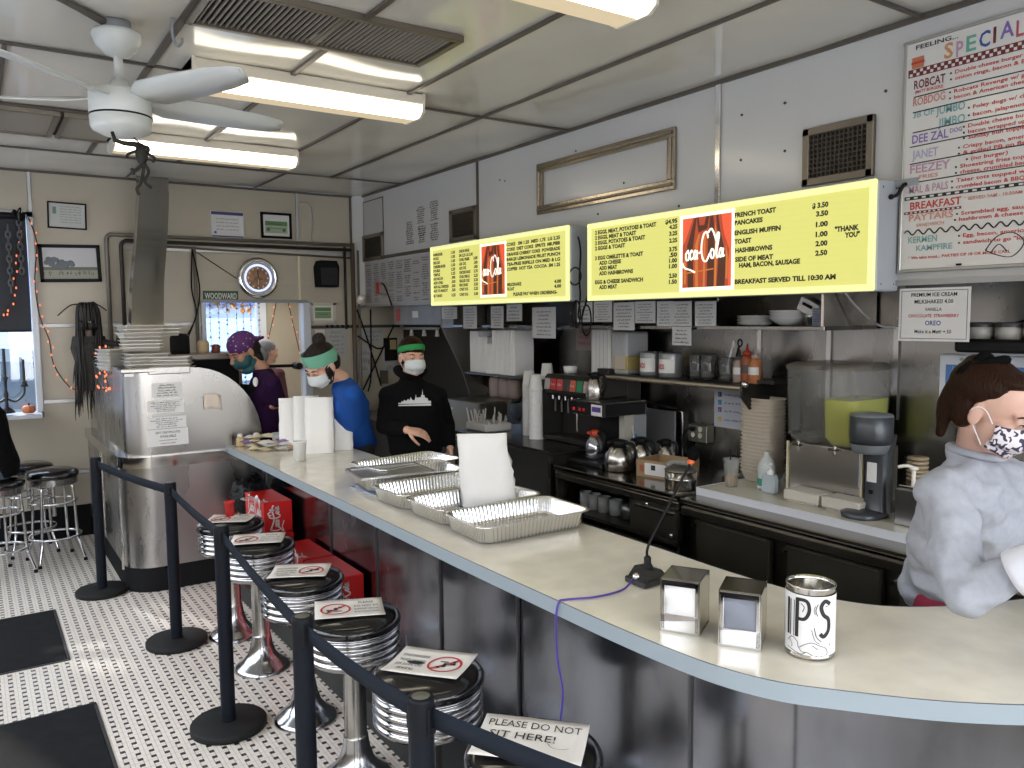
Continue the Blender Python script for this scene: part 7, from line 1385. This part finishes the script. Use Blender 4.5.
# --- seated person at left edge
f=V((-1,.05,0)); pel=V((.10,6.85,.84)); nb=V((-.02,6.85,1.36)); hc=V((-.06,6.85,1.55)); rv=V(f).normalized().cross(Z3)
lg_=[(pel+rv*s_*.09,pel+rv*s_*.12+V((-.42,0,.02)),pel+rv*s_*.12+V((-.36,0,-.44))) for s_ in(1,-1)]
W6,(R,F,U),s=person('person in black top and jeans seated on a bar stool at the left edge',hc,f,f,tilt=R_(10),nb=nb,pel=pel,sh=(nb+rv*.19+V((.02,0,-.07)),nb-rv*.19+V((.02,0,-.07))),el=(nb+rv*.24+V((-.0,0,-.34)),nb-rv*.24+V((-.0,0,-.34))),wr=(nb+rv*.18+V((-.24,0,-.40)),nb-rv*.18+V((-.24,0,-.40))),hd=(V((-1,0,-.1)),V((-1,0,-.1))),scale=1.05,top=P('black_top',(.003,.003,.0035),.95,bump=(14,.2),spec=.15),pants=P('blue_jeans',(.06,.08,.12),.85),legs=lg_,vox=.010,bulk=1.2,topname='jacket')
hairball(W6,hc,R,F,U,s,HAIRD,[((0,-.030,.045),(.084,.094,.084)),((0,-.06,-.01),(.076,.060,.08))]); face_bits(W6,hc,R,F,U,s,HAIRD)
# ================================================================== light
w=bpy.data.worlds.new('daylight'); SC.world=w; w.use_nodes=True; nt=w.node_tree; bg=nt.nodes['Background']
tc=nt.nodes.new('ShaderNodeTexCoord'); sp=nt.nodes.new('ShaderNodeSeparateXYZ'); nt.links.new(tc.outputs['Generated'],sp.inputs[0]); rp=nt.nodes.new('ShaderNodeValToRGB'); nt.links.new(sp.outputs[2],rp.inputs[0])
e=rp.color_ramp.elements; e[0].position=0; e[0].color=(1,.985,.97,1); e[1].position=.6; e[1].color=(.78,.87,1,1); nt.links.new(rp.outputs[0],bg.inputs[0]); bg.inputs[1].default_value=5.8
vl=bpy.data.objects.new('vestibule_lamp',bpy.data.lights.new('vestibule_lamp','AREA')); COL.objects.link(vl); vl.location=(2.6,8.45,2.15); vl.data.size=.6; vl.data.energy=8; vl.data.color=(1,.93,.82)  # unseen fill light added to brighten the cream vestibule wall
sun=bpy.data.objects.new('sun',bpy.data.lights.new('sun','SUN')); COL.objects.link(sun); sun.data.energy=4; sun.data.angle=.03; sun.data.color=(1,.93,.82); sun.rotation_euler=(R_(62),0,R_(200))
def win(name,loc,rx,rz,sx,sy,e,c=(.80,.90,1)):
    o=bpy.data.objects.new(name,bpy.data.lights.new(name,'AREA')); COL.objects.link(o); o.data.shape='RECTANGLE'; o.data.size=sx; o.data.size_y=sy; o.data.energy=e; o.data.color=c; o.location=loc; o.rotation_euler=(rx,0,rz); return o
VS=SC.view_settings; VS.view_transform='Standard'; VS.look='None'; VS.exposure=.05; VS.gamma=1; VS.use_curve_mapping=False
SC.cycles.use_denoising=True; SC.cycles.max_bounces=8; SC.cycles.transparent_max_bounces=12; SC.cycles.sample_clamp_indirect=6; SC.cycles.caustics_reflective=False; SC.cycles.caustics_refractive=False
